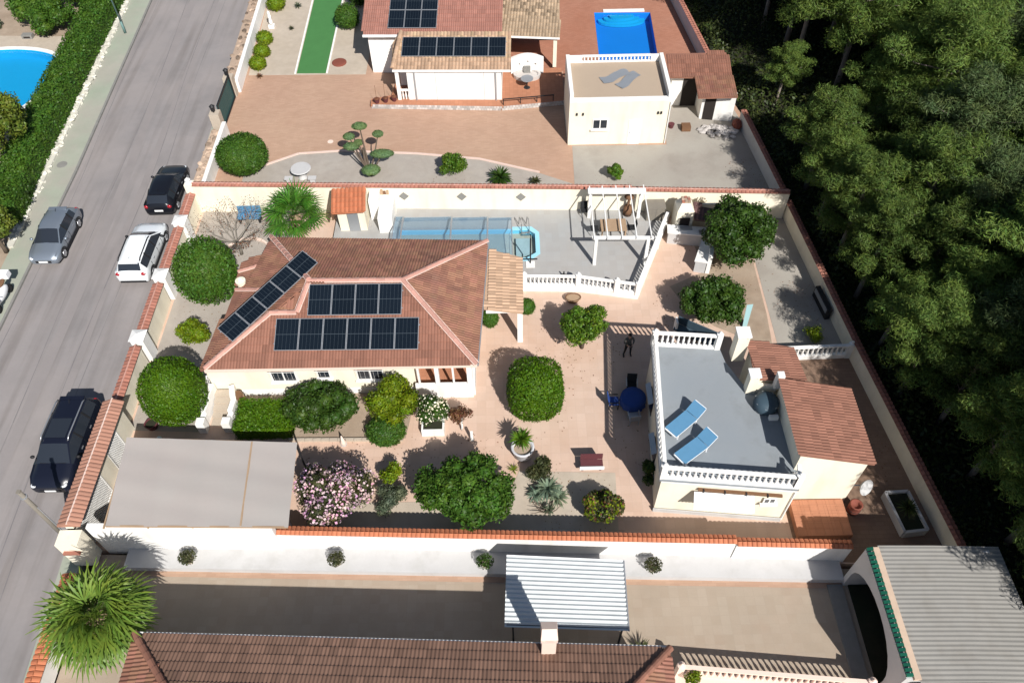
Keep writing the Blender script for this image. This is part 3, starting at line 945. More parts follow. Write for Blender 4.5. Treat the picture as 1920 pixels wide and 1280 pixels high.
# long cracks and seams sealed with tar down the carriageway
tar = MB()
for off, w in ((0.62, .07), (0.72, .05), (0.36, .06), (0.055, .05)):
    pts = []
    for a, b, c, d in zip(ROAD_L[:-1], ROAD_L[1:], ROAD_R[:-1], ROAD_R[1:]):
        for i in range(10):
            t = i / 10
            l, r_ = Vector(a).lerp(Vector(b), t), Vector(c).lerp(Vector(d), t)
            p = l.lerp(r_, off)
            pts.append((p.x + .10 * math.sin(p.y * .21 + off * 9), p.y))
    for p, q in zip(pts[:-1], pts[1:]):
        if -5 < p[1] < 95:
            ww = w * random.uniform(.4, 1.0)
            tar.add([(p[0] - ww / 2, p[1], -.076), (p[0] + ww / 2, p[1], -.076), (q[0] + ww / 2, q[1], -.076), (q[0] - ww / 2, q[1], -.076)], [(0, 1, 2, 3)])
struct(tar, 'road_seams', M['tar'])
tr_ = MB()
for off, w in ((0.42, .55), (0.62, .5)):
    pts = []
    for a, b, c, d in zip(ROAD_L[:-1], ROAD_L[1:], ROAD_R[:-1], ROAD_R[1:]):
        for i in range(10):
            p = Vector(a).lerp(Vector(b), i / 10).lerp(Vector(c).lerp(Vector(d), i / 10), off)
            pts.append((p.x + .15 * math.sin(p.y * .13 + off * 9), p.y))
    for p, q in zip(pts[:-1], pts[1:]):
        tr_.add([(p[0] - w / 2, p[1], -.078), (p[0] + w / 2, p[1], -.078), (q[0] + w / 2, q[1], -.078), (q[0] - w / 2, q[1], -.078)], [(0, 1, 2, 3)])
struct(tr_, 'worn_wheel_track', mat('worn_wheel_track', (0.255, 0.232, 0.225), .92, .09, .5, bump=.4, bscale=60, stain=(0.20, 0.187, 0.183), stain_amt=.6, stain_scale=.35))
mh = tag(MB().lathe([(0.34, 0), (0.34, .012), (0.30, .016)], 16, (-29.5, 42.3, .036)).build('manhole_cover', M['kerb']), 'round grey manhole cover in the greenish pavement beside the hedge', 'manhole cover')

# left neighbour's garden
LP = [(-90, 22), (-29.7, 22), (-30.0, 41.7), (-31.1, 63.8), (-32.8, 95), (-90, 95)]
def kidney(k=1.0):
    base = [(-41.5, 55.9), (-39.3, 56.6), (-36.8, 56.5), (-34.9, 55.8), (-34.2, 54.9), (-33.9, 53.4), (-34.0, 51.2), (-34.4, 49.4), (-35.4, 48.4), (-38.0, 48.0), (-41.5, 48.6), (-43.5, 52)]
    c = Vector((-38.0, 52.3))
    pts = [c + (Vector(p) - c) * k for p in base]
    out = []
    n = len(pts)
    for i in range(n):
        p0, p1, p2, p3 = pts[i - 1], pts[i], pts[(i + 1) % n], pts[(i + 2) % n]
        for t in (0, .25, .5, .75):
            out.append(tuple(.5 * ((2 * p1) + (p2 - p0) * t + (2 * p0 - 5 * p1 + 4 * p2 - p3) * t * t + (3 * p1 - p0 - 3 * p2 + p3) * t ** 3)))
    return out
struct(MB().prism(LP, -0.9, -0.02, [kidney(1.0)]), 'left_garden_ground', M['soil'])
struct(MB().prism([(-46, 47), (-33.2, 47), (-33.2, 53.0), (-33.9, 58.3), (-46, 59.0)], -0.3, -0.008, [kidney(1.02)]), 'left_pool_paving', M['gravel'])

# front neighbour's yard (south of the long white wall)
struct(MB().prism([(-18.7, 15.0), (14.6, 13.6), (20.2, 13.2), (20.5, -30), (-18.6, -30)], -0.9, -0.2), 'front_yard', M['yard'])
struct(MB().prism([(-17.2, 15.4), (14.0, 14.05), (14.0, 12.98), (-17.2, 14.22)], -0.3, 0.14), 'wall_ledge', M['offwhite'])
struct(MB().prism([(-17.2, 14.22), (14.0, 12.98), (14.0, 12.74), (-17.2, 13.98)], -0.3, -0.19), 'ledge_kerb', M['drive'])

# main plot
PLOT = [(-19.4, 14.8), (-18.2, 15.3), (14.6, 13.75), (19.35, 13.2), (18.1, 25), (17.05, 36.3), (-19.2, 37.7)]
struct(MB().prism(PLOT, -0.9, 0.0), 'patio', M['patio'])
struct(MB().prism([(-19.0, 37.4), (-13.0, 37.2), (-13.0, 32.0), (-14.4, 28.4), (-15.0, 23.4), (-15.3, 21.2), (-19.0, 21.4)], -0.1, 0.012), 'gravel_garden', M['gravel_grey'])
struct(MB().prism([(-13.7, 23.5), (-4.9, 23.5), (-5.3, 20.6), (-11.0, 20.7), (-13.7, 20.7)], -0.1, 0.02), 'planting_bed', M['soil'])
struct(MB().prism([(-9.5, 15.0), (-9.5, 17.2), (-0.4, 17.1), (0.2, 18.65), (4.75, 18.45), (4.55, 14.3)], -0.1, 0.016), 'gravel_bed', M['gravel'])
struct(MB().prism([(9.0, 30.3), (9.7, 28.6), (11.0, 27.3), (13.8, 25.6), (14.0, 28), (14.1, 32.8), (12.6, 34.4), (16.9, 36.2), (10.5, 36.4), (11.2, 31.4)], -0.1, 0.014), 'tree_bed', M['soil'])
struct(MB().prism([(14.25, 34.5), (14.1, 25.2), (17.95, 25.0), (17.05, 36), (15.5, 36)], -0.1, 0.010), 'side_path', M['concrete'])
struct(MB().prism([(12.3, 16.4), (12.3, 14.0), (14.7, 13.8), (19.2, 13.6), (18.0, 25.0), (13.2, 25.0), (13.2, 23)], -0.1, 0.010), 'back_paving', M['patio_back'])

# raised pool terrace with its pool
TER = [(-10.5, 37.1), (-10.5, 32.8), (-1.0, 32.0), (0.55, 31.9), (0.55, 30.2), (3.8, 30.05), (7.05, 29.4), (9.35, 34.95), (9.9, 36.4)]
POOL = [(-6.6, 32.3), (0.9, 32.3), (1.35, 32.5), (1.55, 32.9), (1.55, 34.3), (1.3, 34.7), (0.9, 34.85), (-6.6, 34.95)]
struct(MB().prism(TER, -0.2, 0.4, [POOL]), 'pool_terrace', M['terrace'])

# top neighbour's plot
TOPP = [(-19.7, 37.85), (17.05, 36.3), (16.2, 46.5), (15.1, 52), (14.2, 60), (11.5, 82), (-21.5, 82)]
TPOOL = [(6.98, 53.2), (11.40, 53.1), (11.65, 60.1), (7.15, 60.25)]
struct(MB().prism(TOPP, -0.9, 0.0, [TPOOL]), 'driveway', M['drive'])
struct(MB().prism([(-19.1, 52.35), (-10.4, 52.15), (-10.2, 82), (-20.4, 82)], -0.1, 0.012), 'gravel_garden', M['gravel'])
struct(MB().prism([(-0.2, 52.5), (4.2, 52.0), (4.2, 48.1), (11.0, 48.1), (15.3, 48.9), (14.9, 52), (14.1, 60), (11.3, 82), (0, 82)], -0.1, 0.012, [TPOOL]), 'pool_paving', M['drive2'])
struct(MB().prism([(-17.2, 38.0), (-17.2, 41.1), (-13.95, 42.9), (-11.1, 43.1), (-6.1, 42.65), (-1.9, 41.95), (2.0, 40.45), (4.1, 39.3), (4.1, 37.0)], -0.1, 0.014), 'gravel_bed', M['gravel_grey'])
struct(MB().prism([(4.14, 36.9), (4.3, 43.2), (10.6, 43.1), (10.9, 48.0), (15.6, 48.2), (16.3, 44), (16.95, 36.5)], -0.1, 0.011), 'concrete_yard', M['concrete'])
bk = MB()
for a, b in zip([(-17.2, 41.15), (-13.95, 42.95), (-11.1, 43.15), (-6.1, 42.7), (-1.9, 42.0)], [(-13.95, 42.95), (-11.1, 43.15), (-6.1, 42.7), (-1.9, 42.0), (2.0, 40.5)]):
    bk.bar((*a, .03), (*b, .03), .14, .08)
struct(bk, 'bed_edging', M['mortar'])
turf = tag(MB().prism([(-15.55, 52.45), (-13.4, 52.4), (-13.6, 82), (-16.15, 82)], 0.0, 0.035).build('turf_carpet', M['turf']), 'bright green artificial turf strip running across pale gravel', 'turf strip')
eg = MB()
eg.bar((-15.66, 52.4, .03), (-16.26, 82, .03), .12, .07)
eg.bar((-13.30, 52.4, .03), (-13.50, 82, .03), .12, .07)
struct(eg, 'turf_edging', M['white'])

# ------------------------------------------------------------------ pools
def pool(name, label, poly, zt, zb, zw, m_in, coping_w=0.0, cm=None):
    t = T(name, label, 'pool', (sum(p[0] for p in poly) / len(poly), sum(p[1] for p in poly) / len(poly), zb))
    mb = MB()
    n = len(poly)
    ar = sum(poly[i][0] * poly[(i + 1) % n][1] - poly[(i + 1) % n][0] * poly[i][1] for i in range(n))
    P_ = poly if ar > 0 else poly[::-1]
    c = Vector((sum(p[0] for p in P_) / n, sum(p[1] for p in P_) / n))
    inn = [tuple(Vector(p) + (c - Vector(p)).normalized() * .012) for p in P_]
    for i in range(n):
        a, b = inn[i], inn[(i + 1) % n]
        mb.face((b[0], b[1], zb), (a[0], a[1], zb), (a[0], a[1], zt - .01), (b[0], b[1], zt - .01))
    b2 = MB().prism(inn, zb - .03, zb)
    mb.add(b2.V, b2.F)
    mb.build('basin', m_in, t)
    MB().face(*[(*(Vector(p) + (c - Vector(p)).normalized() * .014), zw) for p in P_]).build('water', M['water'], t)
    if coping_w:
        o = [tuple(c + (Vector(p) - c) * (1 + coping_w / max(.5, (Vector(p) - c).length))) for p in P_]
        MB().prism(o, zt - .05, zt + .05, [P_]).build('coping', cm, t)
    return t
pool('swimming_pool', 'kidney shaped blue pool with a white rim behind the long hedge', kidney(0.995), 0.0, -0.70, -0.10, M['pool_in'], 0.34, M['white'])
tp = pool('swimming_pool', 'deep blue rectangular pool set in brick red paving', TPOOL, 0.02, -0.70, -0.10, M['pool_in2'])
ts = MB()
for k in range(3):
    ts.lathe([(1.9 - k * .45, 0), (1.9 - k * .45, .18)], 24, (9.35, 59.95, -.66 + .17 * k), 1, .45)
ts.V = [(x, min(y, 60.1), z) for x, y, z in ts.V]
ts.build('pool_steps', M['pool_in'], tp)
MB().box(7.9, 60.22, 0.0, 11.2, 60.62, .07).build('coping', M['white'], tp)
mp = pool('swimming_pool', 'long pale blue pool with a clear cover over its left part', POOL, 0.4, -0.35, 0.28, M['pool_in3'])
MB().prism([(0.15, 32.15), (1.1, 32.15), (1.75, 32.7), (1.75, 34.5), (1.3, 35.0), (0.15, 35.0)], .36, .425, [[(0.15, 32.4), (0.95, 32.4), (1.5, 32.8), (1.5, 34.4), (1.1, 34.75), (0.15, 34.75)]]).build('coping', mat('pale_blue_coping', (0.30, 0.60, 0.72), 0.7, 0.05), mp)
MB().box(0.35, 32.9, -.3, 1.25, 34.2, .22).build('pool_platform', M['offwhite'], mp)

# telescopic cover
en = T('pool_cover', 'low clear telescopic pool cover standing over the long pool', 'pool cover', (-3.3, 34, .4))
def arch_prof(k, y0, y1, z):
    return [(y1, .42), (y1 - .15, .42 + (z - .42) * .62), ((y0 + y1) / 2 + .3, z), ((y0 + y1) / 2 - .3, z), (y0 + .15, .42 + (z - .42) * .62), (y0, .42)]
segs = [(-6.85, -6.35, 1.16), (-6.35, -3.45, 1.12), (-3.45, -1.3, 1.08), (-1.3, 0.15, 1.04)]
for k, (xa, xb, z) in enumerate(segs):
    pr = arch_prof(k, 31.95 + k * .03, 35.75 - k * .06, z)
    sh = MB()
    for (ya, za), (yb, zb_) in zip(pr[:-1], pr[1:]):
        sh.face((xa, ya, za), (xb, ya, za), (xb, yb, zb_), (xa, yb, zb_))
    sh.build('cover_pane', M['polycarb'], en)
    rb = MB()
    for x in (xa + .02, xb - .02):
        for (ya, za), (yb, zb_) in zip(pr[:-1], pr[1:]):
            rb.bar((x, ya, za + .01), (x, yb, zb_ + .01), .05, .045)
    for y in (31.95, 35.75):
        rb.bar((xa, y, .44), (xb, y, .44), .05, .05)
    rb.build('cover_rib', M['alu'], en)
for x, s_ in ((-3.6, 1), (-1.4, 1)):
    MB().bar((x - .35, 35.95, .42), (x + .15, 35.9, .42), .05, .05).build('track_end', M['alu'], en)
tank = T('pool_ladder', 'bent steel pool ladder at the far corner of the open pool end', 'ladder', (0.75, 34.9, .4))
for dx in (0, .45):
    MB().tube([(0.55 + dx, 35.25, .42), (0.6 + dx, 35.2, 1.05), (0.65 + dx, 34.95, 1.15), (0.7 + dx, 34.65, .9), (0.72 + dx, 34.6, .2)], .025, 6).build('handrail', M['steel'], tank, True)
for z in (.1, .3):
    MB().box(0.70, 34.55, z, 1.2, 34.66, z + .03).build('rung', M['steel'], tank)
shw = T('garden_shower', 'dark post with a crossbar beside the near pool corner', 'shower', (1.15, 31.95, .4))
MB().tube([(1.15, 31.95, .4), (1.15, 31.95, 2.3), (1.15, 32.25, 2.4)], .04, 6).build('post', M['dark'], shw, True)
MB().bar((.75, 31.95, .75), (1.55, 31.95, .75), .06, .05).build('crossbar', M['dark'], shw)
MB().box(.9, 31.6, .402, 1.4, 32.1, .44).build('base', M['white'], shw)

# ================================================================== BOUNDARY WALLS
bw = wall('boundary_wall', 'long cream wall behind the pool with a pink tiled coping and three diamonds', (-19.1, 37.55), (7.3, 36.42), .28, 2.05, M['cream'], 0.0, M['tile_red'], pitch=.24, rise=.11, capm=M['ridge'])
for x in (-6.35, -2.85, .72):
    y = 37.55 - (x + 19.1) / 26.4 * 1.13 - .155
    MB().slab([(x - .22, y, 1.45), (x, y, 1.65), (x + .22, y, 1.45), (x, y, 1.25)], .02)
    d = MB()
    d.obox((x, y, 1.40), (.15, 0, .15), (.15, 0, -.15), (0, .02, 0))
    d.build('diamond_plaque', M['kerb'], bw)
wall('boundary_wall', 'shorter cream wall with tiled coping behind the pergola and the dark tree', (7.3, 36.38), (16.6, 35.85), .28, 1.95, M['cream'], 0.0, M['tile_red'], pitch=.24, rise=.11, capm=M['ridge'])
# street wall in four lengths between white piers
ys = [(37.3, 35.25), (34.35, 30.85), (29.9, 26.5), (25.5, 21.9)]
lab = ['street wall length beside the black hatchback, red tile coping', 'street wall length beside the white parked car, red tile coping',
       'street wall length behind the white car, red tile coping by the big tree', 'street wall length beside the shaped round tree, red tile coping']
for (a, b), l in zip(ys, lab):
    wall('street_wall', l, (-19.3, a), (-19.28, b), .34, 1.55, M['cream'], -.05, M['tile_red'], pitch=.22, rise=.12, capm=M['ridge'], over=.10, group='street wall lengths')
pl = ['white wall pier beside the gap between the two parked cars', 'white wall pier just behind the white parked car', 'white wall pier near the yellow-green shrub']
for y, l in zip((34.8, 30.45, 26.05), pl):
    p = T('wall_pier', l, 'pier', (-19.3, y, -.05), 'white piers along the street wall')
    MB().box(-19.62, y - .34, -.05, -18.95, y + .34, 1.74).build('shaft', M['white'], p)
    MB().add([(-19.68, y - .40, 1.742), (-18.89, y - .40, 1.742), (-18.89, y + .40, 1.742), (-19.68, y + .40, 1.742), (-19.28, y, 1.90)], [(0, 1, 4), (1, 2, 4), (2, 3, 4), (3, 0, 4), (3, 2, 1, 0)]).build('cap', M['white'], p)
cp = T('wall_pier', 'cream corner pier where the street wall meets the long back wall', 'pier', (-19.3, 37.6, 0), None)
MB().box(-19.55, 37.36, -.05, -19.05, 37.84, 2.15).build('shaft', M['cream'], cp)
MB().lathe([(.2, 0), (.24, .05), (.12, .12), (.18, .25), (.03, .38)], 8, (-19.3, 37.6, 2.15)).build('finial', M['white'], cp)

# entrance gateway with wide tiled top
gw = T('entrance_gateway', 'cream entrance gateway with dusty pink tiled top and lattice gates', 'gateway', (-19.0, 18.4, 0))
gb = MB()
for y0, y1 in ((21.55, 20.45), (19.1, 18.1), (15.45, 15.2)):
    gb.box(-19.16, y0, -.05, -18.84, y1, 2.02)
gb.box(-19.16, 15.2, 1.90, -18.84, 21.55, 2.16)
gb.build('masonry', M['cream'], gw)
coping(gw, (-19.0, 21.65, 2.16), (-19.0, 15.2, 2.16), .32, M['tile_gate'], pitch=.2, rise=.24, over=.32, capm=M['mortar'], capw=.08)
def lattice(parent, y0, y1, z0, z1, x, m, step=.15):
    mb = MB()
    n = int((y1 - y0 + z1 - z0) / step)
    for i in range(n + 1):
        for s_ in (1, -1):
            c = y0 + i * step if s_ == 1 else y1 - i * step
            pts = []
            # line y = c - s*(z - z0)
            for z in (z0, z1):
                pts.append((c - s_ * (z - z0), z))
            (ya, za), (yb, zb) = pts
            lo, hi = y0, y1
            def clip(pa, pb):
                (ya, za), (yb, zb) = pa, pb
                t0, t1 = 0.0, 1.0
                dy = yb - ya
                for p_, q_ in ((-dy, ya - lo), (dy, hi - ya)):
                    if abs(p_) < 1e-9:
                        if q_ < 0: return None
                    else:
                        r_ = q_ / p_
                        if p_ < 0: t0 = max(t0, r_)
                        else: t1 = min(t1, r_)
                if t0 >= t1: return None
                return (ya + dy * t0, za + (zb - za) * t0), (ya + dy * t1, za + (zb - za) * t1)
            cc = clip((ya, za), (yb, zb))
            if cc and abs(cc[0][1] - cc[1][1]) > .02:
                mb.bar((x + s_ * .012, cc[0][0], cc[0][1]), (x + s_ * .012, cc[1][0], cc[1][1]), .02, .035)
    mb.box(x - .03, y0, z1, x + .03, y1, z1 + .05)
    mb.box(x - .03, y0, z0 - .05, x + .03, y1, z0)
    mb.box(x - .03, y0, z0, x + .03, y0 + .05, z1)
    mb.box(x - .03, y1 - .05, z0, x + .03, y1, z1)
    o = mb.build('lattice_gate', m, parent)
    o["kind"] = "stuff"
    return o
lattice(gw, 19.12, 20.43, .1, 1.85, -18.86, M['white'])
lattice(gw, 15.47, 18.08, .1, 1.85, -18.86, M['white'])
MB().box(-18.95, 19.12, .05, -18.93, 20.43, 1.85).build('gate_shade_sheet', M['tank'], gw)  # dark blue sheets behind both lattices, standing in for the shade there
MB().box(-18.95, 15.47, .05, -18.93, 18.08, 1.85).build('gate_shade_sheet', M['tank'], gw)
ep = T('gate_pier', 'square greyish cream pier with brown cap at the gateway end near the pole', 'pier', (-18.75, 14.85, -.1))
MB().box(-19.45, 14.45, -.1, -18.5, 15.15, 1.98).build('shaft', M['cream'], ep)
MB().box(-19.3, 14.3, 1.3, -18.6, 14.45, 1.42).build('ledge', M['tile_red'], ep)

# wall between main plot and front yard
fwall = wall('boundary_wall', 'long white wall with an orange tiled coping along the gravel bed', (-10.3, 15.13), (9.35, 14.27), .26, 1.52, M['white'], -.2 + .2, M['tile_orange'], pitch=.2, rise=.10)
wall('boundary_wall', 'short lower white wall with orange coping in front of the annex', (9.36, 14.20), (14.2, 13.97), .26, 1.44, M['white'], 0.0, M['tile_orange'], pitch=.2, rise=.10)
ww = T('boundary_wall', 'plain white wall without coping below the beige carport roof', 'wall', (-14.3, 15.2, 0))
MB().bar((-18.3, 15.26, .84), (-10.32, 15.02, .84), .24, 2.56).build('masonry', M['white'], ww)
# east walls along the wood
wall('boundary_wall', 'low cream wall along the wood beside the annex, dark red coping', (17.72, 25.05), (19.0, 13.5), .24, 1.12, M['cream'], 0, M['tile_red'], pitch=.24, rise=.07, over=.045)
wall('boundary_wall', 'low cream wall along the wood beside the garden path, dark red coping', (16.75, 36.1), (17.72, 25.05), .24, 1.12, M['cream'], 0, M['tile_red'], pitch=.24, rise=.07, over=.045)
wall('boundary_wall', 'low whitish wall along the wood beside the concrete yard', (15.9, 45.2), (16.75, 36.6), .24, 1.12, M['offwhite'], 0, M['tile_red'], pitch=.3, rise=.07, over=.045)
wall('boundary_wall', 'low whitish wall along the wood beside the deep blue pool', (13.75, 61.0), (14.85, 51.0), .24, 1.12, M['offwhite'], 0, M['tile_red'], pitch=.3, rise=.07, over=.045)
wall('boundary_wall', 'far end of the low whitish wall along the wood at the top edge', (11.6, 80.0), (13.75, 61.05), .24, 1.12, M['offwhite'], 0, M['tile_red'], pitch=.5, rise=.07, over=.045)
# top neighbour's street wall
def stone_strip(parent, p0, p1, w, h, m, n, name='wall_stones', size=(.14, .30)):
    mb = MB()
    a, b = Vector((*p0, 0)), Vector((*p1, 0))
    d = (b - a).normalized()
    sd = Vector((d.y, -d.x, 0))
    for i in range(n):
        c = a.lerp(b, random.random()) + sd * random.uniform(-w / 2, w / 2)
        s_ = random.uniform(*size)
        mb.ell((c.x, c.y, random.uniform(0, h)), (s_ * random.uniform(.6, 1.2), s_ * random.uniform(.6, 1.2), s_ * .6), 6, 4, .25)
    return mb.build(name, m, parent, stuff=True)
t = wall('street_wall', 'white street wall with rough brown stone facing beside the gravel garden', (-19.35, 50.2), (-20.3, 82), .26, 1.05, M['white'], -.05)
MB().add(*(lambda m_: (m_.V, m_.F))(MB().bar((-20.0, 50.4, .25), (-20.95, 82, .25), .85, .6))).build('stone_base', M['rubble'], t)
stone_strip(t, (-20.0, 50.4), (-20.75, 75), .75, .56, M['rubble'], 420)
t = wall('street_wall', 'white street wall with rough stone facing beside the big clipped shrub', (-19.15, 45.3), (-19.1, 38.0), .26, 1.05, M['white'], -.05)
MB().bar((-19.75, 45.1, .2), (-19.75, 38.0, .2), .7, .55).build('stone_base', M['rubble'], t)
stone_strip(t, (-19.75, 45.1), (-19.75, 38.1), .6, .5, M['rubble'], 130)
for y, l in ((49.95, 'stone gate pier with black lantern on the far side of the green gate'), (45.65, 'stone gate pier with black lantern on the near side of the green gate')):
    p = T('gate_pier', l, 'pier', (-19.75, y, -.05), 'piers of the green gate')
    MB().box(-20.05, y - .32, -.05, -19.4, y + .32, 1.5).build('shaft', M['gravel'], p)
    MB().lathe([(.05, 0), (.05, .12), (.14, .16), (.17, .45), (.20, .47), (.03, .62)], 8, (-19.75, y, 1.5)).build('lantern', M['dark'], p)
gg = T('driveway_gate', 'dark teal metal driveway gate between two stone piers', 'gate', (-19.6, 47.8, -.05))
for i in range(12):
    y0 = 46.02 + i * .30
    MB().box(-19.62, y0, .05, -19.57, y0 + .285, 1.75).build('gate_slat', M['green_gate'], gg)
fr = MB()
fr.box(-19.56, 46.0, 1.75, -19.48, 49.62, 1.83).box(-19.56, 46.0, .02, -19.48, 49.62, .10).box(-19.56, 46.0, .1, -19.48, 46.08, 1.75).box(-19.56, 49.54, .1, -19.48, 49.62, 1.75)
fr.build('gate_frame', M['dark'], gg)
# hedge footing of the left neighbour
es = T('stone_edging', 'rough whitish stone edging between hedge and greenish pavement', 'edging', (-30.6, 50, 0))
for a, b in ((( -29.95, 34.5), (-30.3, 41.7)), ((-30.3, 41.7), (-31.3, 63.8)), ((-31.3, 63.8), (-33.0, 95))):
    MB().bar((*a, .04), (*b, .04), .42, .26).build('edging_bed', M['rough_white'], es)
stone_strip(es, (-30.0, 35), (-31.3, 63.8), .42, .2, M['rough_white'], 420, 'edging_stones', (.10, .2))
# front yard's street wall, bottom left
wall('street_wall', 'white street wall with orange coping at the bottom left corner', (-18.9, 13.6), (-18.9, -6), .40, 1.15, M['white'], -.1, M['tile_orange'], pitch=.22, rise=.11, over=.08)

# ================================================================== SOLAR PANELS
_sp = {}
def solar_array(label, p0, u, v, nx, ny, w, l, gap=0.03, lift=0.10, group=None, legs=None):
    """p0: lower left corner; u along the row, v up the slope; every panel a part with its frame and cell lines"""
    p0, u, v = Vector(p0), Vector(u).normalized(), Vector(v)
    n = u.cross(v).normalized()
    if n.z < 0:
        n = -n
    v = n.cross(u).normalized()
    t = T('solar_array', label, 'solar panels', p0, group)
    rot = frame(u, v, n)
    key = (round(w, 3), round(l, 3))
    if key not in _sp:
        a = MB().box(0, 0, 0, w, l, .03)
        f = MB()
        e = .022
        f.box(-.004, -.004, -.004, w + .004, e, .038).box(-.004, l - e, -.004, w + .004, l + .004, .038).box(-.004, e, -.004, e, l - e, .038).box(w - e, e, -.004, w + .004, l - e, .038)
        c = MB()
        k = 6
        for i in range(1, k):
            x = w * i / k
            c.box(x - .004, .03, .030, x + .004, l - .03, .0325)
        c2 = 10
        for i in (c2 // 2,):
            y = l * i / c2
            q = .011 if i == c2 // 2 else .003
            c.box(.03, y - q, .030, w - .03, y + q, .0330)
        _sp[key] = (a.mesh('solar_panel', M['solar']), f.mesh('panel_frame', M['alu']), c.mesh('cell_lines', M['cellline']))
    A, F, C = _sp[key]
    for j in range(ny):
        for i in range(nx):
            loc = p0 + u * i * (w + gap) + v * j * (l + gap) + n * lift
            o = inst('solar_panel', A, t, loc, rot)
            for nm, me in (('panel_frame', F), ('cell_lines', C)):
                q = bpy.data.objects.new(nm, me)
                COL.objects.link(q)
                q.parent = o
    rl = MB()
    W = nx * (w + gap) - gap
    for j in range(ny):
        for k in (.22, .78):
            b0 = p0 + v * (j * (l + gap) + l * k) + n * (lift * .5)
            rl.obox(b0 + u * W / 2, u * (W / 2 + .06), v * .02, n * lift * .45)
    for k in (legs or ()):
        rl.bar(*k, .04, .04)
    rl.build('mounting_rail', M['alu'], t)
    return t

def plane_z(x, y, a, b, c):
    n = (Vector(b) - Vector(a)).cross(Vector(c) - Vector(a))
    return a[2] - (n.x * (x - a[0]) + n.y * (y - a[1])) / n.z

def window(parent, x, y, z0, w, h, n=2, fm=None, sill=True, face='-y', grille=False):
    """window set 2 cm proud of a wall at y facing -y: frame with its panes as sub-parts, a sill"""
    fm = fm or M['white']
    f = MB()
    e = .06
    f.box(x - w / 2, y - .05, z0, x + w / 2, y - .002, z0 + e).box(x - w / 2, y - .05, z0 + h - e, x + w / 2, y - .002, z0 + h)
    for i in range(n + 1):
        xx = x - w / 2 + i * (w - e) / n
        f.box(xx, y - .048, z0 + e, xx + e, y - .002, z0 + h - e)
    fo = f.build('window', fm, parent)
    for i in range(n):
        xx = x - w / 2 + i * (w - e) / n + e
        MB().box(xx, y - .03, z0 + e, xx + (w - e) / n - e, y - .004, z0 + h - e).build('pane', M['glass'], fo)
    if sill:
        MB().box(x - w / 2 - .1, y - .16, z0 - .08, x + w / 2 + .1, y - .003, z0 - .002).build('sill', M['white'], fo)
    if grille:
        g = MB()
        for i in range(int(w / .22) + 1):
            xx = x - w / 2 + i * .22
            g.tube([(xx, y - .2, z0 - .02), (xx, y - .2, z0 + h + .02)], .005, 4)
        for z in (z0, z0 + h):
            g.box(x - w / 2 - .03, y - .21, z - .012, x + w / 2 + .03, y - .19, z + .012)
        g.build('grille', M['white'], fo)
    return fo

# ================================================================== MAIN HOUSE
hs = T('house', 'single storey cream house with hipped terracotta roof carrying solar panels', 'house', (-8, 27, 0))
MB().prism([(-14.0, 23.4), (-4.86, 23.4), (-4.86, 25.2), (-2.05, 25.2), (-2.05, 30.6), (-13.0, 31.2), (-13.0, 28.0), (-14.0, 28.0)], -.1, 2.70).build('walls', M['cream'], hs)
MB().box(-14.02, 23.36, -.1, -4.85, 23.41, .42).build('plinth', M['white'], hs)
pf = MB().box(-4.855, 23.1, -.05, -2.05, 25.19, .45)
pf.build('porch_floor', M['brick_or'], hs)
MB().box(-4.85, 22.98, -.05, -2.0, 23.12, 1.12).box(-2.05, 23.12, -.05, -1.9, 25.1, 1.12).build('porch_parapet', M['white'], hs)
for x, w in ((-4.62, .10), (-3.72, .20), (-2.92, .09), (-2.12, .26)):
    MB().box(x - w / 2, 23.0, 1.12, x + w / 2, 23.0 + max(w, .12), 2.66).build('porch_pillar', M['white'], hs)
window(hs, -11.35, 23.4, 1.15, 1.25, .95, 2, grille=True)
window(hs, -9.35, 23.4, 1.35, .65, .75, 1, grille=True)
window(hs, -7.05, 23.4, 1.15, 1.35, .95, 2, grille=True)
MB().box(-4.2, 25.14, .45, -3.3, 25.19, 2.4).build('door', M['wood'], hs)
MB().box(-2.04, 26.6, .9, -2.0, 27.9, 2.1).build('shutter', M['white'], hs)
FL, FR = (-14.78, 22.98, 2.8), (-1.72, 22.9, 2.8)
RL, RR = (-10.03, 27.1, 4.4), (-5.37, 27.0, 4.42)
BR, BL = (-1.23, 31.35, 2.8), (-13.15, 31.95, 2.8)
K1, K2 = (-11.84, 25.57, 3.79), (-10.53, 25.56, 3.79)
tl = Tiler(hs, M['tile'], budget=300)
tl.slope([FL, FR, RR, RL, K2, K1], FL, FR)
tl.slope([FR, BR, RR], FR, BR)
tl.slope([BR, BL, RL, RR], BR, BL)
zl = lambda x, y: plane_z(x, y, FL, RL, BL)
tl.slope([FL, K1, RL, BL, (-13.72, 28.75, zl(-13.72, 28.75)), (-14.55, 28.4, zl(-14.55, 28.4))], FL, BL)
tl.slope([(-11.80, 25.6, 3.70), (-10.56, 25.6, 3.48), (-10.08, 27.0, 4.20)], (-11.80, 25.6, 3.70), (-10.56, 25.6, 3.48))
V3 = lambda p, dz=0.06: Vector(p) + Vector((0, 0, dz))
for a, b in ((FL, K1), (K1, K2), (K2, RL), (RL, RR), (RR, FR), (RR, BR), (RL, BL)):
    ridge(hs, V3(a, .06 if b is not BL else .15), V3(b, .06 if b is not BL else .15), l=.42, w=.25)
ridge(hs, (-14.4, 28.3, zl(-14.4, 28.3) + .05), (-12.6, 27.55, zl(-12.6, 27.55) + .05), l=.4, w=.2)
MB().box(-14.8, 22.86, 2.64, -1.70, 22.96, 2.80).build('eave_fascia', M['pinkwhite'], hs)
MB().bar((-1.66, 22.9, 2.74), (-1.17, 31.35, 2.74), .07, .12).build('eave_fascia', M['alu'], hs)
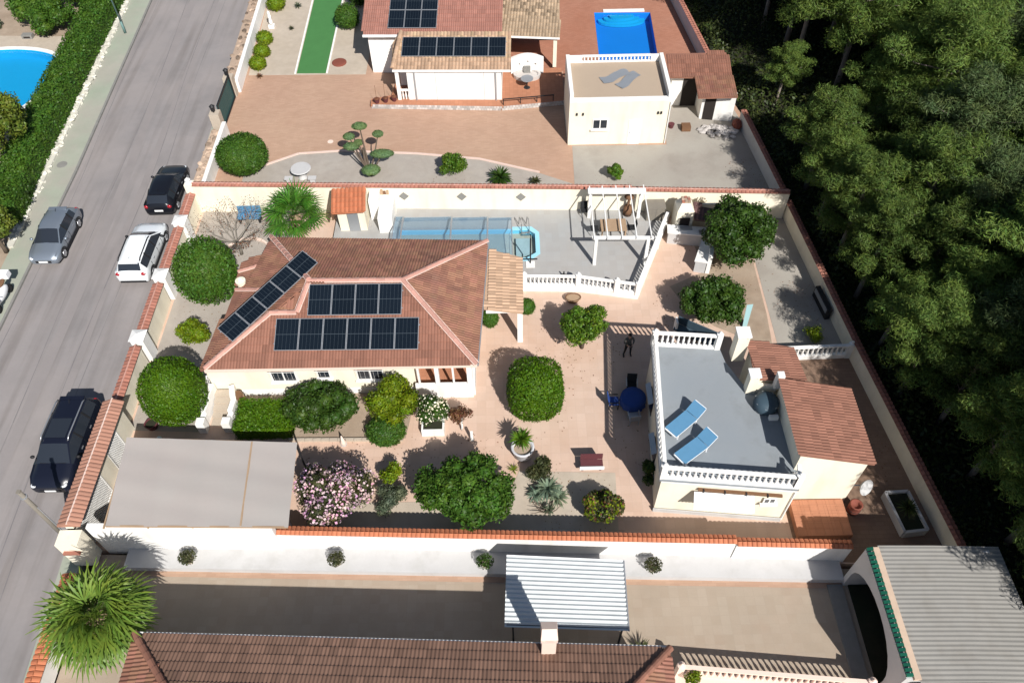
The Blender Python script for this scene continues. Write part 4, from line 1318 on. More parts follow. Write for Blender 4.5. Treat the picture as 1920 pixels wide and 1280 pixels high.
# lower roofs on the street side
t2 = Tiler(hs, M['tile'])
t2.slope([(-14.75, 29.05, 2.15), (-13.35, 29.05, 2.55), (-13.3, 31.0, 2.55), (-14.7, 30.85, 2.15)], (-14.75, 29.05, 2.15), (-14.7, 30.85, 2.15))
t2.slope([(-15.3, 23.35, 2.20), (-14.72, 23.35, 2.42), (-14.45, 26.6, 2.42), (-15.0, 26.6, 2.20)], (-15.3, 23.35, 2.20), (-15.0, 26.6, 2.20))
t2.done()
MB().prism([(-14.6, 29.2), (-13.1, 29.2), (-13.1, 30.9), (-14.55, 30.8)], -.1, 2.1).build('walls', M['cream'], hs)
MB().prism([(-15.15, 23.5), (-14.0, 23.5), (-14.0, 26.5), (-14.85, 26.5)], -.1, 2.15).build('walls', M['cream'], hs)
ridge(hs, (-14.7, 29.95, 2.28), (-13.4, 30.1, 2.60), l=.35, w=.18)
ch = MB()
ch.lathe([(.22, 0), (.22, .85), (.27, .86), (.27, .96), (.16, .98), (.16, .80)], 14, (-14.2, 28.7, 1.95))
ch.build('chimney', M['cream'], hs)
tl.done()

fn = (Vector(FR) - Vector(FL)).cross(Vector(RL) - Vector(FL)).normalized()
pz = lambda x, y: plane_z(x, y, FL, FR, RL)
vv = Vector((0, 1, pz(0, 1) - pz(0, 0)))
solar_array('upper row of four solar panels on the front slope below the ridge', (-9.97, 25.38, pz(-9.97, 25.38)), (1, -.012, 0), vv, 4, 1, 1.125, 1.62, lift=.12, group='solar arrays on the main house')
solar_array('lower row of six solar panels on the front slope of the main house', (-11.49, 23.74, pz(-11.49, 23.74)), (1, -.015, 0), vv, 6, 1, 1.135, 1.62, lift=.12, group='solar arrays on the main house')
# diagonal array on a raised frame over the street side hip
s0, s1 = Vector((-13.42, 24.0, 3.55)), Vector((-9.66, 28.15, 4.62))
uu = (s1 - s0).normalized()
hv = Vector((-.92, .76, .16))
hv = (hv - uu * hv.dot(uu)).normalized()
LL = (s1 - s0).length
solar_array('diagonal row of five solar panels raised over the left hip of the roof', s0, uu, hv, 5, 1, LL / 5 - .03, 1.12, lift=.05, group='solar arrays on the main house',
            legs=[((s0 + hv * 1.05 + uu * k)[:], (s0 + hv * 1.05 + uu * k + Vector((0, 0, -.75)))[:]) for k in (.2, 1.6, 3.0, 4.4, 5.5)])

# tan tiled lean-to on the east side
lt = T('tiled_canopy', 'tan clay tiled canopy against the right side of the house', 'canopy', (-.4, 28.6, 0))
tt = Tiler(lt, M['tile_tan'], w=.22, l=.36, rolls=1, budget=110, amp=.075, jit=.02)
tt.slope([(.58, 26.45, 2.42), (.64, 30.45, 2.42), (-1.2, 30.9, 2.66), (-1.4, 26.6, 2.66)], (.58, 26.45, 2.42), (.64, 30.45, 2.42))
tt.done()
MB().box(.38, 26.55, 2.2, .52, 30.4, 2.31).box(-1.3, 26.55, 2.32, .38, 26.68, 2.42).build('beam', M['white'], lt)
for y in (26.62, 30.2):
    MB().box(.30, y - .14, 0, .58, y + .14, 2.2).build('post', M['white'], lt)

# steps up to the house at its left front
st = T('entrance_steps', 'pale steps between two curved white parapets at the left of the house', 'steps', (-14.6, 22.6, 0))
for i in range(5):
    MB().box(-15.0, 21.55 + i * .36, .0, -14.05, 21.55 + (i + 1) * .36 - .01, .12 + .12 * i).build('step', M['gravel'], st)
for x0, pts in ((-15.35, [(-15.3, 21.35), (-15.28, 21.9), (-15.2, 22.6), (-15.1, 23.4)]), (-14.0, [(-14.05, 21.35), (-13.95, 21.9), (-13.9, 22.6), (-14.1, 23.3)])):
    mb = MB()
    for i, (a, b) in enumerate(zip(pts[:-1], pts[1:])):
        mb.bar((*a, .3 + .10 * i), (*b, .3 + .10 * i), .26, .62 + .22 * i)
    mb.box(pts[0][0] - .2, pts[0][1] - .2, 0, pts[0][0] + .2, pts[0][1] + .2, .78)
    mb.build('parapet', M['white'], st)
gl = MB()
for i in range(9):
    y = 22.1 + i * .17
    gl.tube([(-15.27, y, .75), (-15.22, y + .18, 1.45)], .012, 4)
    gl.tube([(-15.27, y + .18, .75), (-15.22, y, 1.45)], .012, 4)
gl.box(-15.29, 22.0, 1.44, -15.2, 23.6, 1.48)
gl.build('lattice_rail', M['white'], st)
sw = T('striped_planter', 'brown and cream striped urn at the right of the entrance steps', 'urn', (-13.75, 22.85, 0))
for i in range(5):
    MB().lathe([(.22 + .05 * math.sin(i * .7), 0), (.24 + .05 * math.sin(i * .7 + .5), .17)], 12, (-13.75, 22.85, i * .175)).build('stripe', M['wood_pale'] if i % 2 else M['wood'], sw)

# pool shed
sd = T('pool_shed', 'small cream pool shed with a bright orange tiled roof', 'shed', (-9.3, 35.8, .4))
MB().box(-10.1, 35.0, .4, -8.5, 36.75, 2.2).build('walls', M['cream'], sd)
to = Tiler(sd, M['tile_orange'], w=.24, l=.34, rolls=1, budget=60, amp=.06)
to.slope([(-10.3, 34.5, 2.25), (-8.4, 34.62, 2.25), (-8.4, 36.2, 2.62), (-10.3, 36.0, 2.62)], (-10.3, 34.5, 2.25), (-8.4, 34.62, 2.25))
to.done()
MB().box(-9.55, 34.955, .42, -8.9, 34.995, 1.75).build('door', M['alu'], sd)
MB().box(-10.32, 34.5, 1.7, -10.24, 36.1, 2.24).build('side_board', M['wood'], sd)
wb = T('screen_wall', 'white masonry block with a slanted opening beside the pool shed', 'wall', (-7.5, 35.6, .4))
MB().box(-7.75, 34.75, .4, -6.9, 36.9, 1.55).build('masonry', M['white'], wb)
MB().box(-8.35, 35.9, .4, -7.76, 36.9, 1.9).build('masonry', M['white'], wb)
lb = T('leaning_boards', 'two dark wooden boards leaning on the cream wall behind the white block', 'boards', (-7.55, 36.95, .4))
for x in (-7.7, -7.35):
    MB().bar((x, 36.55, .42), (x + .04, 36.95, 1.95), .16, .04).build('board', M['wood_pale'], lb)
MB().bar((-7.52, 36.62, .42), (-7.5, 36.98, 2.0), .16, .04).build('board', M['wood'], lb)

# ------------------------------------------------------------------ carport roof of the main plot
cpt = T('carport', 'large flat beige shade cloth carport beside the gateway', 'carport', (-13.5, 17.2, 0))
cl = MB()
xs = [-17.85, -15.0, -12.0, -9.75]
nx, ny = 32, 16
for j in range(ny + 1):
    for i in range(nx + 1):
        u_, v_ = i / nx, j / ny
        xl, xr = -17.42 + (-17.78 + 17.42) * v_, -9.62 + (-9.87 + 9.62) * v_
        x = xl + (xr - xl) * u_
        y = (15.18 + (14.95 - 15.18) * u_) * (1 - v_) + (19.58 + (19.1 - 19.58) * u_) * v_
        z = 2.24 - .025 * abs(math.sin(u_ * math.pi * 4)) - .02 * math.sin(v_ * 9 + u_ * 2.0) - .01 * math.sin(v_ * 23 + u_ * 7)
        cl.V.append((x, y, z))
for j in range(ny):
    for i in range(nx):
        a = j * (nx + 1) + i
        cl.F.append((a, a + 1, a + nx + 2, a + nx + 1))
cl.build('shade_cloth', M['shade'], cpt, True)
fr = MB()
for i, x in enumerate((-17.5, -15.6, -13.7, -11.75, -9.75)):
    fr.bar((x, 15.1 - i * .03, 2.15), (x - .22, 19.45 - i * .1, 2.15), .06, .08)
fr.bar((-17.78, 19.56, 2.17), (-9.88, 19.1, 2.17), .07, .08)
fr.bar((-17.42, 15.2, 2.17), (-9.65, 14.97, 2.17), .07, .08)
fr.build('frame', M['wood_pale'], cpt)
MB().bar((-11.65, 15.05, 2.235), (-11.95, 19.2, 2.235), .07, .05).build('seam_batten', M['wood_pale'], cpt)
for x, y in ((-17.7, 19.5), (-13.8, 19.3), (-9.95, 19.05), (-9.72, 15.35)):
    MB().tube([(x, y, 0), (x, y, 2.12)], .05, 6).build('post', M['dark'], cpt)

# ------------------------------------------------------------------ pergola
pg = T('pergola', 'white open pergola with thin rafters on the pool terrace', 'pergola', (6.2, 33.5, .4))
for x, y in ((4.8, 31.78), (7.68, 31.7), (4.8, 35.75), (7.76, 35.65)):
    MB().box(x - .09, y - .09, .4, x + .09, y + .09, 2.42).build('post', M['white'], pg)
MB().bar((4.55, 31.76, 2.5), (7.95, 31.66, 2.5), .14, .16).build('beam', M['white'], pg)
MB().bar((4.6, 35.77, 2.5), (8.0, 35.67, 2.5), .14, .16).build('beam', M['white'], pg)
for x in (4.66, 5.4, 6.2, 7.0, 7.82):
    MB().bar((x, 31.5, 2.62), (x + .06, 35.95, 2.62), .06, .07).build('rafter', M['white'], pg)
MB().bar((4.6, 35.45, 2.70), (7.95, 35.35, 2.70), .5, .03).build('roller_blind', M['white'], pg)

# ------------------------------------------------------------------ outdoor kitchen
ok = T('outdoor_oven', 'cream masonry barbecue with brick topped chimney and white L shaped counter', 'barbecue', (10.7, 33.6, 0))
MB().box(9.75, 34.35, 0, 10.75, 35.35, 1.9).build('oven_body', M['cream'], ok)
MB().box(9.98, 34.28, .85, 10.55, 34.349, 1.45).build('oven_mouth', M['dark_in'], ok)
hood = MB().add([(9.75, 34.35, 1.9), (10.75, 34.35, 1.9), (10.75, 35.35, 1.9), (9.75, 35.35, 1.9), (10.0, 34.65, 2.3), (10.5, 34.65, 2.3), (10.5, 35.15, 2.3), (10.0, 35.15, 2.3)],
                [(0, 1, 5, 4), (1, 2, 6, 5), (2, 3, 7, 6), (3, 0, 4, 7), (4, 5, 6, 7)])
hood.build('hood', M['cream'], ok)
for i in range(3):
    for j in range(3):
        MB().box(10.0 + i * .175, 34.66 + j * .165, 2.302, 10.155 + i * .175, 34.80 + j * .165, 2.42 + .03 * ((i + j) % 2)).build('brick', M['rubble'] if (i + j) % 3 else M['tile_red'], ok)
ctr = MB()
ctr.prism([(9.3, 33.75), (11.9, 33.35), (12.0, 34.0), (9.4, 34.34)], 0, .85)
ctr.prism([(11.3, 33.42), (11.9, 33.34), (11.1, 31.25), (10.5, 31.4)], 0, .848)
ctr.build('counter', M['offwhite'], ok)
MB().prism([(9.22, 33.70), (11.98, 33.28), (12.05, 34.02), (9.3, 34.40)], .852, .93).build('worktop', M['white'], ok)
MB().prism([(11.24, 33.36), (11.96, 33.26), (11.14, 31.18), (10.42, 31.36)], .853, .925).build('worktop', M['white'], ok)
MB().prism([(12.0, 34.3), (12.22, 34.2), (11.36, 31.2), (11.14, 31.24)], 0, 1.35).build('back_wall', M['white'], ok)
MB().box(10.0, 33.85, .931, 10.7, 34.2, .95).build('hob', M['alu'], ok)
MB().box(11.05, 33.5, .931, 11.5, 33.85, .95).build('sink', M['steel'], ok)
tk = Tiler(ok, mat('plum_brown_tile', (0.115, 0.062, 0.058), 0.7, 0.15, objvar=.15, islvar=.15), w=.26, l=.36, rolls=1, budget=40, amp=.05)
tk.slope([(10.75, 34.12, 1.55), (12.35, 33.75, 1.55), (12.35, 34.5, 1.88), (10.75, 34.95, 1.88)], (10.75, 34.12, 1.55), (12.35, 33.75, 1.55))
tk.done()
MB().box(10.8, 35.0, 0, 12.3, 35.1, 1.9).build('back_wall', M['cream'], ok)

# ------------------------------------------------------------------ balustrades of the pool terrace
balustrade('white balustrade along the near edge of the pool terrace, left straight length', (.75, 30.28), (3.75, 30.14), .4, .78, pitch=.22, newels=(True, True), group='white balustrades round the pool terrace')
balustrade('white balustrade slanting between two newels beside the hanging shade shrub', (3.75, 30.14), (5.85, 29.68), .4, .78, pitch=.22, newels=(False, True), group='white balustrades round the pool terrace')
balustrade('short white balustrade at the near right corner of the pool terrace', (5.85, 29.68), (7.0, 29.45), .4, .78, pitch=.22, newels=(False, True), group='white balustrades round the pool terrace')
balustrade('long white balustrade along the right side of the pool terrace below the pergola', (7.0, 29.45), (8.5, 33.0), .4, .78, pitch=.22, newels=(False, True), group='white balustrades round the pool terrace')
balustrade('white balustrade climbing from the pergola corner to the oven', (8.5, 33.0), (9.35, 35.0), .4, .95, pitch=.22, newels=(False, False), group='white balustrades round the pool terrace')
rw = T('terrace_edge', 'white painted edge band below the pool terrace balustrade', 'wall band', (4, 30, 0))
for a, b in zip([(.56, 30.2), (3.8, 30.05), (7.05, 29.4), (9.35, 34.95)], [(3.8, 30.05), (7.05, 29.4), (9.35, 34.95), (9.9, 36.4)]):
    MB().bar((*a, .2), (*b, .2), .06, .41).build('band', M['white'], rw)

# ================================================================== ANNEX WITH ROOF TERRACE
ax = T('annex', 'flat roofed cream annex with grey roof terrace and white balustrades', 'building', (9.3, 19.8, 0))
AP = [(6.3, 16.52), (11.9, 15.9), (12.35, 19.9), (10.6, 21.25), (10.05, 22.6), (9.9, 23.45), (6.85, 23.75)]
MB().prism(AP, -.1, 2.88).build('walls', M['cream'], ax)
MB().prism([(6.18, 16.4), (11.98, 15.78), (12.4, 19.9), (10.7, 21.3), (10.12, 22.6), (9.98, 23.55), (6.74, 23.88)], 2.885, 3.0).build('roof_slab', M['roofgrey'], ax)
pb = MB()
pb.bar((6.28, 16.5, 2.9), (6.83, 23.8, 2.9), .14, .36)
pb.bar((6.28, 16.5, 2.9), (11.95, 15.88, 2.9), .14, .36)
pb.build('parapet_band', M['white'], ax)
MB().bar((6.24, 16.45, .12), (11.9, 15.82, .12), .05, .3).build('plinth', M['offwhite'], ax)
# awning over the front, with its scalloped valance
aw = MB().slab([(7.75, 16.22, 2.22), (10.3, 15.95, 2.22), (10.22, 15.30, 1.92), (7.67, 15.57, 1.92)], .05)
aw.build('awning', M['plastic_white'], ax)
va = MB()
for i in range(17):
    x = 7.70 + i * .15
    y = 15.56 - (x - 7.67) * .106
    va.lathe([(.07, 0), (.07, .012)], 8, (0, 0, 0))
    k = len(va.V) - 16
    for q in range(k, len(va.V)):
        a, b, c = va.V[q]
        va.V[q] = (x + a, y + c, 1.85 + b)
va.build('valance', M['white'], ax)
MB().bar((7.9, 16.26, 2.33), (11.45, 15.86, 2.33), .12, .10).build('awning_rail', M['wood'], ax)
for x in (8.1, 9.0, 9.9, 10.8):
    MB().box(x, 16.26 - (x - 7.9) * .1105 - .12, 2.26, x + .05, 16.26 - (x - 7.9) * .1105, 2.42).build('rail_bracket', M['dark'], ax)
w_ = window(ax, 11.05, 15.965, 1.55, .55, .42, 2)
MB().tube([(11.93, 15.86, .1), (11.93, 15.86, 2.75)], .045, 6).build('down_pipe', M['white'], ax)
for y0, y1 in ((18.2, 19.3), (20.9, 22.1)):
    x = 6.3 + (y0 - 16.5) * .0757
    MB().slab([(x - .03, y0, 2.2), (x - .03, y1, 2.2), (x - .26, y1, 2.05), (x - .26, y0, 2.05)], .04).build('window_awning', M['alu'], ax)
    MB().box(x - .02, y0 + .1, .9, x + .05, y1 - .1, 2.0).build('window', M['glass'], ax)
balustrade('white balustrade along the front edge of the grey roof terrace', (6.3, 16.55), (11.85, 15.96), 3.0, .82, pitch=.235, group='white balustrades of the roof terrace')
balustrade('white balustrade along the left edge of the grey roof terrace', (6.3, 16.55), (6.84, 23.75), 3.0, .9, pitch=.25, newels=(False, True), group='white balustrades of the roof terrace')
balustrade('short white balustrade at the back edge of the grey roof terrace', (6.84, 23.75), (9.85, 23.45), 3.0, .95, pitch=.235, newels=(False, True), group='white balustrades of the roof terrace')
balustrade('stub of white balustrade between the roof terrace corner and the tiled wing', (11.85, 15.98), (11.95, 16.55), 3.0, .82, pitch=.2, newels=(True, False), group='white balustrades of the roof terrace')

wg = T('annex_wing', 'cream wing with red tiled roof beside the grey roof terrace', 'building', (13.4, 18.7, 0))
wv = MB()
wv.add([(11.98, 16.76, -.1), (15.02, 16.72, -.1), (15.02, 20.4, -.1), (11.98, 20.4, -.1), (11.98, 16.76, 4.28), (15.02, 16.72, 3.5), (15.02, 20.4, 3.5), (11.98, 20.4, 4.28)],
       [(0, 1, 5, 4), (1, 2, 6, 5), (2, 3, 7, 6), (3, 0, 4, 7), (4, 5, 6, 7), (3, 2, 1, 0)])
wv.build('walls', M['cream'], wg)
tw = Tiler(wg, M['tile'], budget=120)
tw.slope([(15.25, 16.62, 3.55), (15.3, 20.55, 3.55), (11.93, 20.55, 4.40), (11.86, 16.66, 4.40)], (15.25, 16.62, 3.55), (15.3, 20.55, 3.55))
tw.done()
wg2 = T('annex_wing', 'small back wing with red tiled roof between two cream chimneys', 'building', (12.2, 22.2, 0))
w2 = MB()
w2.add([(11.2, 21.0, -.1), (13.25, 21.2, -.1), (13.15, 22.9, -.1), (11.25, 23.0, -.1), (11.2, 21.0, 3.9), (13.25, 21.2, 3.42), (13.15, 22.9, 3.42), (11.25, 23.0, 3.9)],
       [(0, 1, 5, 4), (1, 2, 6, 5), (2, 3, 7, 6), (3, 0, 4, 7), (4, 5, 6, 7), (3, 2, 1, 0)])
w2.build('walls', M['cream'], wg2)
tw2 = Tiler(wg2, M['tile'], budget=60)
tw2.slope([(13.45, 21.12, 3.48), (13.3, 23.05, 3.48), (11.08, 23.12, 4.0), (10.95, 20.85, 4.0)], (13.45, 21.12, 3.48), (13.3, 23.05, 3.48))
tw2.done()
def chimney(label, x, y, z0, z1, w, slot=True):
    t = T('chimney', label, 'chimney', (x, y, z0), 'cream chimneys of the annex')
    MB().box(x - w / 2, y - w / 2, z0, x + w / 2, y + w / 2, z1 - .22).build('stack', M['cream'], t)
    MB().box(x - w / 2 - .05, y - w / 2 - .05, z1 - .08, x + w / 2 + .05, y + w / 2 + .05, z1).build('cap', M['white'], t)
    for sx in (-1, 1):
        for sy in (-1, 1):
            MB().box(x + sx * (w / 2 - .1), y + sy * (w / 2 - .1), z1 - .22, x + sx * w / 2, y + sy * w / 2, z1 - .08).build('cap_leg', M['cream'], t)
    return t
chimney('taller cream chimney at the back corner of the grey roof terrace', 10.72, 23.0, 2.9, 4.75, .55)
chimney('lower cream chimney in front of the small back wing', 10.9, 20.95, 2.95, 4.35, .42)
pp = T('parapet_wall', 'short cream parapet wall between the lower chimney and the tiled wing', 'wall', (11.6, 20.8, 2.9))
MB().bar((11.05, 20.92, 3.25), (12.0, 20.72, 3.25), .16, .7).build('masonry', M['cream'], pp)
MB().box(11.82, 20.55, 3.6, 12.12, 20.85, 4.55).build('post', M['white'], pp)
tnk = T('water_tank', 'dark blue grey mesh covered tank on the roof terrace by the wing wall', 'tank', (11.5, 20.0, 3.0))
MB().lathe([(.5, 0), (.55, .1), (.55, .5), (.35, .62), (.1, .65)], 14, (11.42, 20.0, 3.0)).build('cover', M['tank'], tnk, True)
mr = MB()
for k in range(7):
    mr.tube([(11.42 + .53 * math.cos(a_ / 7 * math.pi + k * .9), 20.0 + .53 * math.sin(a_ / 7 * math.pi + k * .9), 3.05 + a_ * .08) for a_ in range(7)], .015, 4)
mr.build('netting', M['alu'], tnk)
MB().box(11.45, 19.25, 3.0, 11.85, 19.42, 3.25).build('vent', M['white'], tnk)

def lounger(label, x, y, rz):
    t = T('sun_lounger', label, 'sun lounger', (0, 0, 0), 'blue sun loungers on the roof terrace')
    f = MB()
    for sy in (-.31, .31):
        f.bar((-.95, sy, .30), (.45, sy, .30), .05, .06)
        f.bar((.45, sy, .30), (.98, sy, .62), .05, .06)
    f.bar((-.95, -.31, .30), (-.95, .31, .30), .06, .06)
    f.bar((.98, -.31, .62), (.98, .31, .62), .06, .06)
    f.build('frame', M['plastic_white'], t)
    for sx, sy in ((-.8, -.31), (-.8, .31), (.4, -.31), (.4, .31)):
        MB().box(sx - .03, sy - .03, 0, sx + .03, sy + .03, .28).build('leg', M['plastic_white'], t)
    MB().obox((-.25, 0, .345), (.68, 0, 0), (0, .33, 0), (0, 0, .035)).build('seat_cushion', M['lounge_blue'], t)
    MB().obox((.71, 0, .51), (.25, 0, .15), (0, .33, 0), (-.02, 0, .04)).build('back_cushion', M['lounge_blue'], t)
    t.location = (x, y, 3.0)
    t.rotation_euler = (0, 0, rz)
    return t
lounger('blue sun lounger farther from the front balustrade, white frame', 7.62, 19.15, R(40))
lounger('blue sun lounger close to the front balustrade, white frame', 7.85, 17.75, R(36))

# front details beside the annex
ob = T('brick_platform', 'low orange tiled platform against the front of the cream wing', 'platform', (13.6, 15.8, 0))
MB().box(12.45, 14.9, 0, 14.85, 16.68, .36).build('base', M['brick_or'], ob)
for i in range(6):
    for j in range(5):
        MB().box(12.46 + i * .397, 14.91 + j * .35, .362, 12.85 + i * .397, 15.255 + j * .35, .385 + random.uniform(0, .006)).build('tile', M['brick_or'], ob)
dish = T('satellite_dish', 'pale satellite dish on the right wall of the cream wing', 'satellite dish', (15.1, 16.9, 1.2))
db = MB().lathe([(.05, 0), (.25, .05), (.36, .16), (.39, .22), (.36, .20), (.25, .09), (.04, .04)], 16)
rm = Matrix.Rotation(R(60), 3, 'X') @ Matrix.Rotation(R(25), 3, 'Y')
db.V = [tuple(rm @ Vector(v) + Vector((15.45, 16.75, 1.45))) for v in db.V]
db.build('reflector', M['offwhite'], dish, True)
MB().tube([(15.05, 16.85, 1.3), (15.4, 16.8, 1.4), (15.45, 16.75, 1.5)], .03, 5).build('arm', M['alu'], dish)
rb_ = T('rain_barrel', 'rusty red round bin beside the cream wing corner', 'bin', (15.3, 16.3, 0))
MB().lathe([(.26, 0), (.30, .3), (.28, .62), (.30, .64), (.24, .66), (.22, .5)], 12, (15.3, 16.25, 0)).build('drum', M['rust'], rb_, True)
MB().lathe([(.31, .3), (.31, .33)], 12, (15.3, 16.25, 0)).build('hoop', M['dark'], rb_)
pt = T('raised_planter', 'long white framed raised planter in the shade by the wood wall', 'planter', (17.5, 16.0, 0))
pf = MB()
q = [(16.85, 16.9), (17.9, 16.95), (18.15, 15.05), (17.1, 14.95)]
for a, b in zip(q, q[1:] + q[:1]):
    pf.bar((*a, .25), (*b, .25), .12, .5)
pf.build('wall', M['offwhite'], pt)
MB().prism([(16.9, 16.85), (17.85, 16.9), (18.1, 15.1), (17.15, 15.0)], .0, .38).build('soil', M['litter'], pt)
rw2 = balustrade('white balustrade between the small back wing and the wood wall', (13.9, 24.95), (17.5, 25.05), .0, 1.0, pitch=.24, plinth=.3, newels=(False, True))
bn = T('garden_bench', 'dark blue grey garden bench with white end behind the annex', 'bench', (9.6, 26.5, 0))
MB().bar((8.75, 27.0, .42), (10.7, 25.75, .42), .5, .07).build('seat', M['tank'], bn)
MB().bar((8.9, 27.22, .75), (10.85, 25.97, .75), .07, .5).build('backrest', M['tank'], bn)
for k in (.02, .5, .98):
    p = Vector((8.75, 27.0, 0)).lerp(Vector((10.7, 25.75, 0)), k)
    MB().box(p.x - .05, p.y - .2, 0, p.x + .05, p.y + .24, .95 if k < .1 else .4).build('leg', M['white'] if k < .1 else M['dark'], bn)


# ================================================================== TOP NEIGHBOUR
th = T('house', 'neighbour house at the top with pinkish tiled roof and six panel wing', 'house', (-4, 52, 0))
MB().prism([(-9.85, 52.4), (-.4, 52.0), (-.1, 60), (-9.9, 60)], -.05, 3.12).build('walls', M['white'], th)
a0, a1, a2, a3 = (-10.1, 52.1, 3.15), (-.25, 51.75, 3.15), (-.05, 60, 5.3), (-10.3, 60, 5.3)
tx = Tiler(th, mat('dusty_rose_roof_tile', (0.32, 0.15, 0.115), .8, .12, 1.2, objvar=.1, islvar=.12), budget=150)
tx.slope([a0, a1, a2, a3], a0, a1)
MB().bar((-10.12, 52.0, 3.14), (-.2, 51.66, 3.14), .12, .14).build('eave_fascia', M['white'], th)
# wing
MB().prism([(-6.7, 48.42), (-.35, 48.18), (-.25, 51.9), (-7.6, 52.2), (-7.6, 50.2), (-6.7, 50.2)], .3, 2.58).build('walls', M['white'], th)
ty = Tiler(th, M['tile_tan'], w=.24, l=.34, rolls=1, budget=110, amp=.06, jit=.01)
ty.slope([(-7.8, 48.45, 2.66), (.28, 48.15, 2.66), (.3, 51.4, 3.55), (-7.3, 51.75, 3.55)], (-7.8, 48.45, 2.66), (.28, 48.15, 2.66))
ty.slope([(-7.8, 48.45, 2.66), (-7.3, 51.75, 3.5), (-7.95, 51.9, 2.66)], (-7.8, 48.45, 2.66), (-7.95, 51.9, 2.66))
ridge(th, (-7.8, 48.5, 2.76), (-7.32, 51.7, 3.62), M['tile_tan'], w=.3, l=.36, mortar=False)
ty.done()
tx.done()
MB().bar((-7.8, 48.36, 2.62), (.3, 48.06, 2.62), .1, .12).build('eave_fascia', M['white'], th)
for x in (-7.55, -6.75):
    MB().box(x - .12, 48.40, .3, x + .12, 48.66, 2.58).build('porch_pillar', M['white'], th)
for x in (-7.3, -7.1, -6.9):
    MB().lathe([(.05, 0), (.07, .25), (.04, .5), (.05, .7)], 6, (x, 48.5, .3)).build('baluster', M['white'], th)
MB().box(-7.45, 48.42, .98, -6.85, 48.6, 1.06).build('porch_rail', M['white'], th)
for x in (-4.9, -1.55):
    MB().box(x - .02, 48.42 - (x + 6.7) * .0378 - .02, .3, x + .02, 48.42 - (x + 6.7) * .0378 + .02, 2.5).build('wall_joint', M['offwhite'], th)
for x in (-6.35, -.75):
    MB().tube([(x, 48.36 - (x + 6.7) * .0378, .1), (x, 48.36 - (x + 6.7) * .0378, 2.55)], .06, 6).build('down_pipe', M['alu'], th)
fp = MB().prism([(-9.6, 47.95), (-.4, 47.38), (4.05, 47.92), (4.05, 52.0), (-.3, 52.2), (-7.8, 52.3), (-8.2, 49.0), (-9.6, 48.6)], -.05, .30)
fp.build('terrace_base', M['brick_or'], th)
for (x0, y0), (x1, y1), n in (((-9.55, 47.86), (-.42, 47.30), 46), ((-.36, 47.31), (4.0, 47.84), 20)):
    for i in range(n):
        for j in range(2):
            t_ = (i + .5 * (j % 2)) / n
            x, y = x0 + (x1 - x0) * t_, y0 + (y1 - y0) * t_
            w = (x1 - x0) / n
            MB().box(x, y, .005 + .15 * j, x + w * .9, y + .08 + random.uniform(0, .02), .14 + .15 * j).build('cladding_stone', M['stoneclad'], th)
pv = (Vector((-7.3, 51.75, 3.55)) - Vector((-7.8, 48.45, 2.66)))
zw = lambda x, y: plane_z(x, y, (-7.8, 48.45, 2.66), (.28, 48.15, 2.66), (.3, 51.4, 3.55))
solar_array('row of six solar panels on the tan tiled wing of the top house', (-7.2, 49.45, zw(-7.2, 49.45)), (1, -.038, 0), Vector((0, 1, .27)), 6, 1, 1.17, 1.72, lift=.12, group='solar arrays on the top house')
zm = lambda x, y: plane_z(x, y, a0, a1, a2)
solar_array('block of six solar panels on the pinkish roof at the top edge', (-8.35, 52.55, zm(-8.35, 52.55)), (1, -.036, 0), Vector((0, 1, .26)), 3, 2, 1.13, 1.7, lift=.12, group='solar arrays on the top house')
# tan tiled veranda of the top house
tv = T('veranda', 'veranda with mottled tan tiled roof at the right of the top house', 'veranda', (1.7, 54, .3))
tz = Tiler(tv, mat('mottled_tan_tile', (0.33, 0.245, 0.165), .85, .2, 2.0, objvar=.2, islvar=.5), w=.22, l=.34, rolls=1, budget=120, amp=.06, jit=.015)
tz.slope([(-.3, 52.45, 2.72), (3.85, 52.0, 2.72), (4.2, 60, 4.5), (-.15, 60, 4.5)], (-.3, 52.45, 2.72), (3.85, 52.0, 2.72))
tz.done()
MB().bar((-.3, 52.4, 2.66), (3.85, 51.95, 2.66), .1, .12).build('beam', M['white'], tv)
for x, y in ((3.55, 52.25), (.1, 52.6)):
    MB().box(x - .13, y - .13, .3, x + .13, y + .13, 2.6).build('post', M['cream'], tv)
MB().box(-.1, 56, .3, 4.0, 56.2, 2.7).build('back_wall', M['tile_red'], tv)
aw_ = T('arched_wall', 'low white wall with curved top and three small holes in front of the veranda', 'wall', (1.6, 51.6, .3))
am = MB()
top = [(.35 + 2.35 * i / 10, .3 + 1.2 + .32 * math.sin(math.pi * i / 10)) for i in range(11)]
pts = [(.35, .3)] + top + [(2.7, .3)]
hol = [[(cx + .09 * math.cos(k * math.pi / 4), cz + .09 * math.sin(k * math.pi / 4)) for k in range(8)] for cx, cz in ((.95, 1.05), (1.53, 1.25), (2.1, 1.05))]
pm = MB().prism(pts, 51.35, 51.6, hol)
pm.V = [(x, z, y) for x, y, z in pm.V]
pm.F = [tuple(reversed(f)) for f in pm.F]
pm.build('masonry', M['white'], aw_)
ft = T('wall_fountain', 'half round stone basin at the foot of the curved white wall', 'fountain', (1.5, 51.0, .3))
MB().lathe([(.95, 0), (1.0, .3), (.82, .3), (.8, .18), (.05, .16)], 20, (1.5, 50.9, .3), 1, .62).build('basin', M['stoneclad'], ft)
MB().box(1.25, 51.15, .3, 1.75, 51.34, .95).build('spout_block', M['kerb'], ft)
tn = T('garden_table', 'small round grey garden table on the orange veranda floor', 'table', (1.45, 49.6, .3))
MB().lathe([(.45, .70), (.45, .74)], 14, (1.45, 49.6, .3)).build('table_top', M['alu'], tn)
MB().lathe([(.25, 0), (.05, .05), (.05, .7)], 8, (1.45, 49.6, .3)).build('stem', M['dark'], tn)
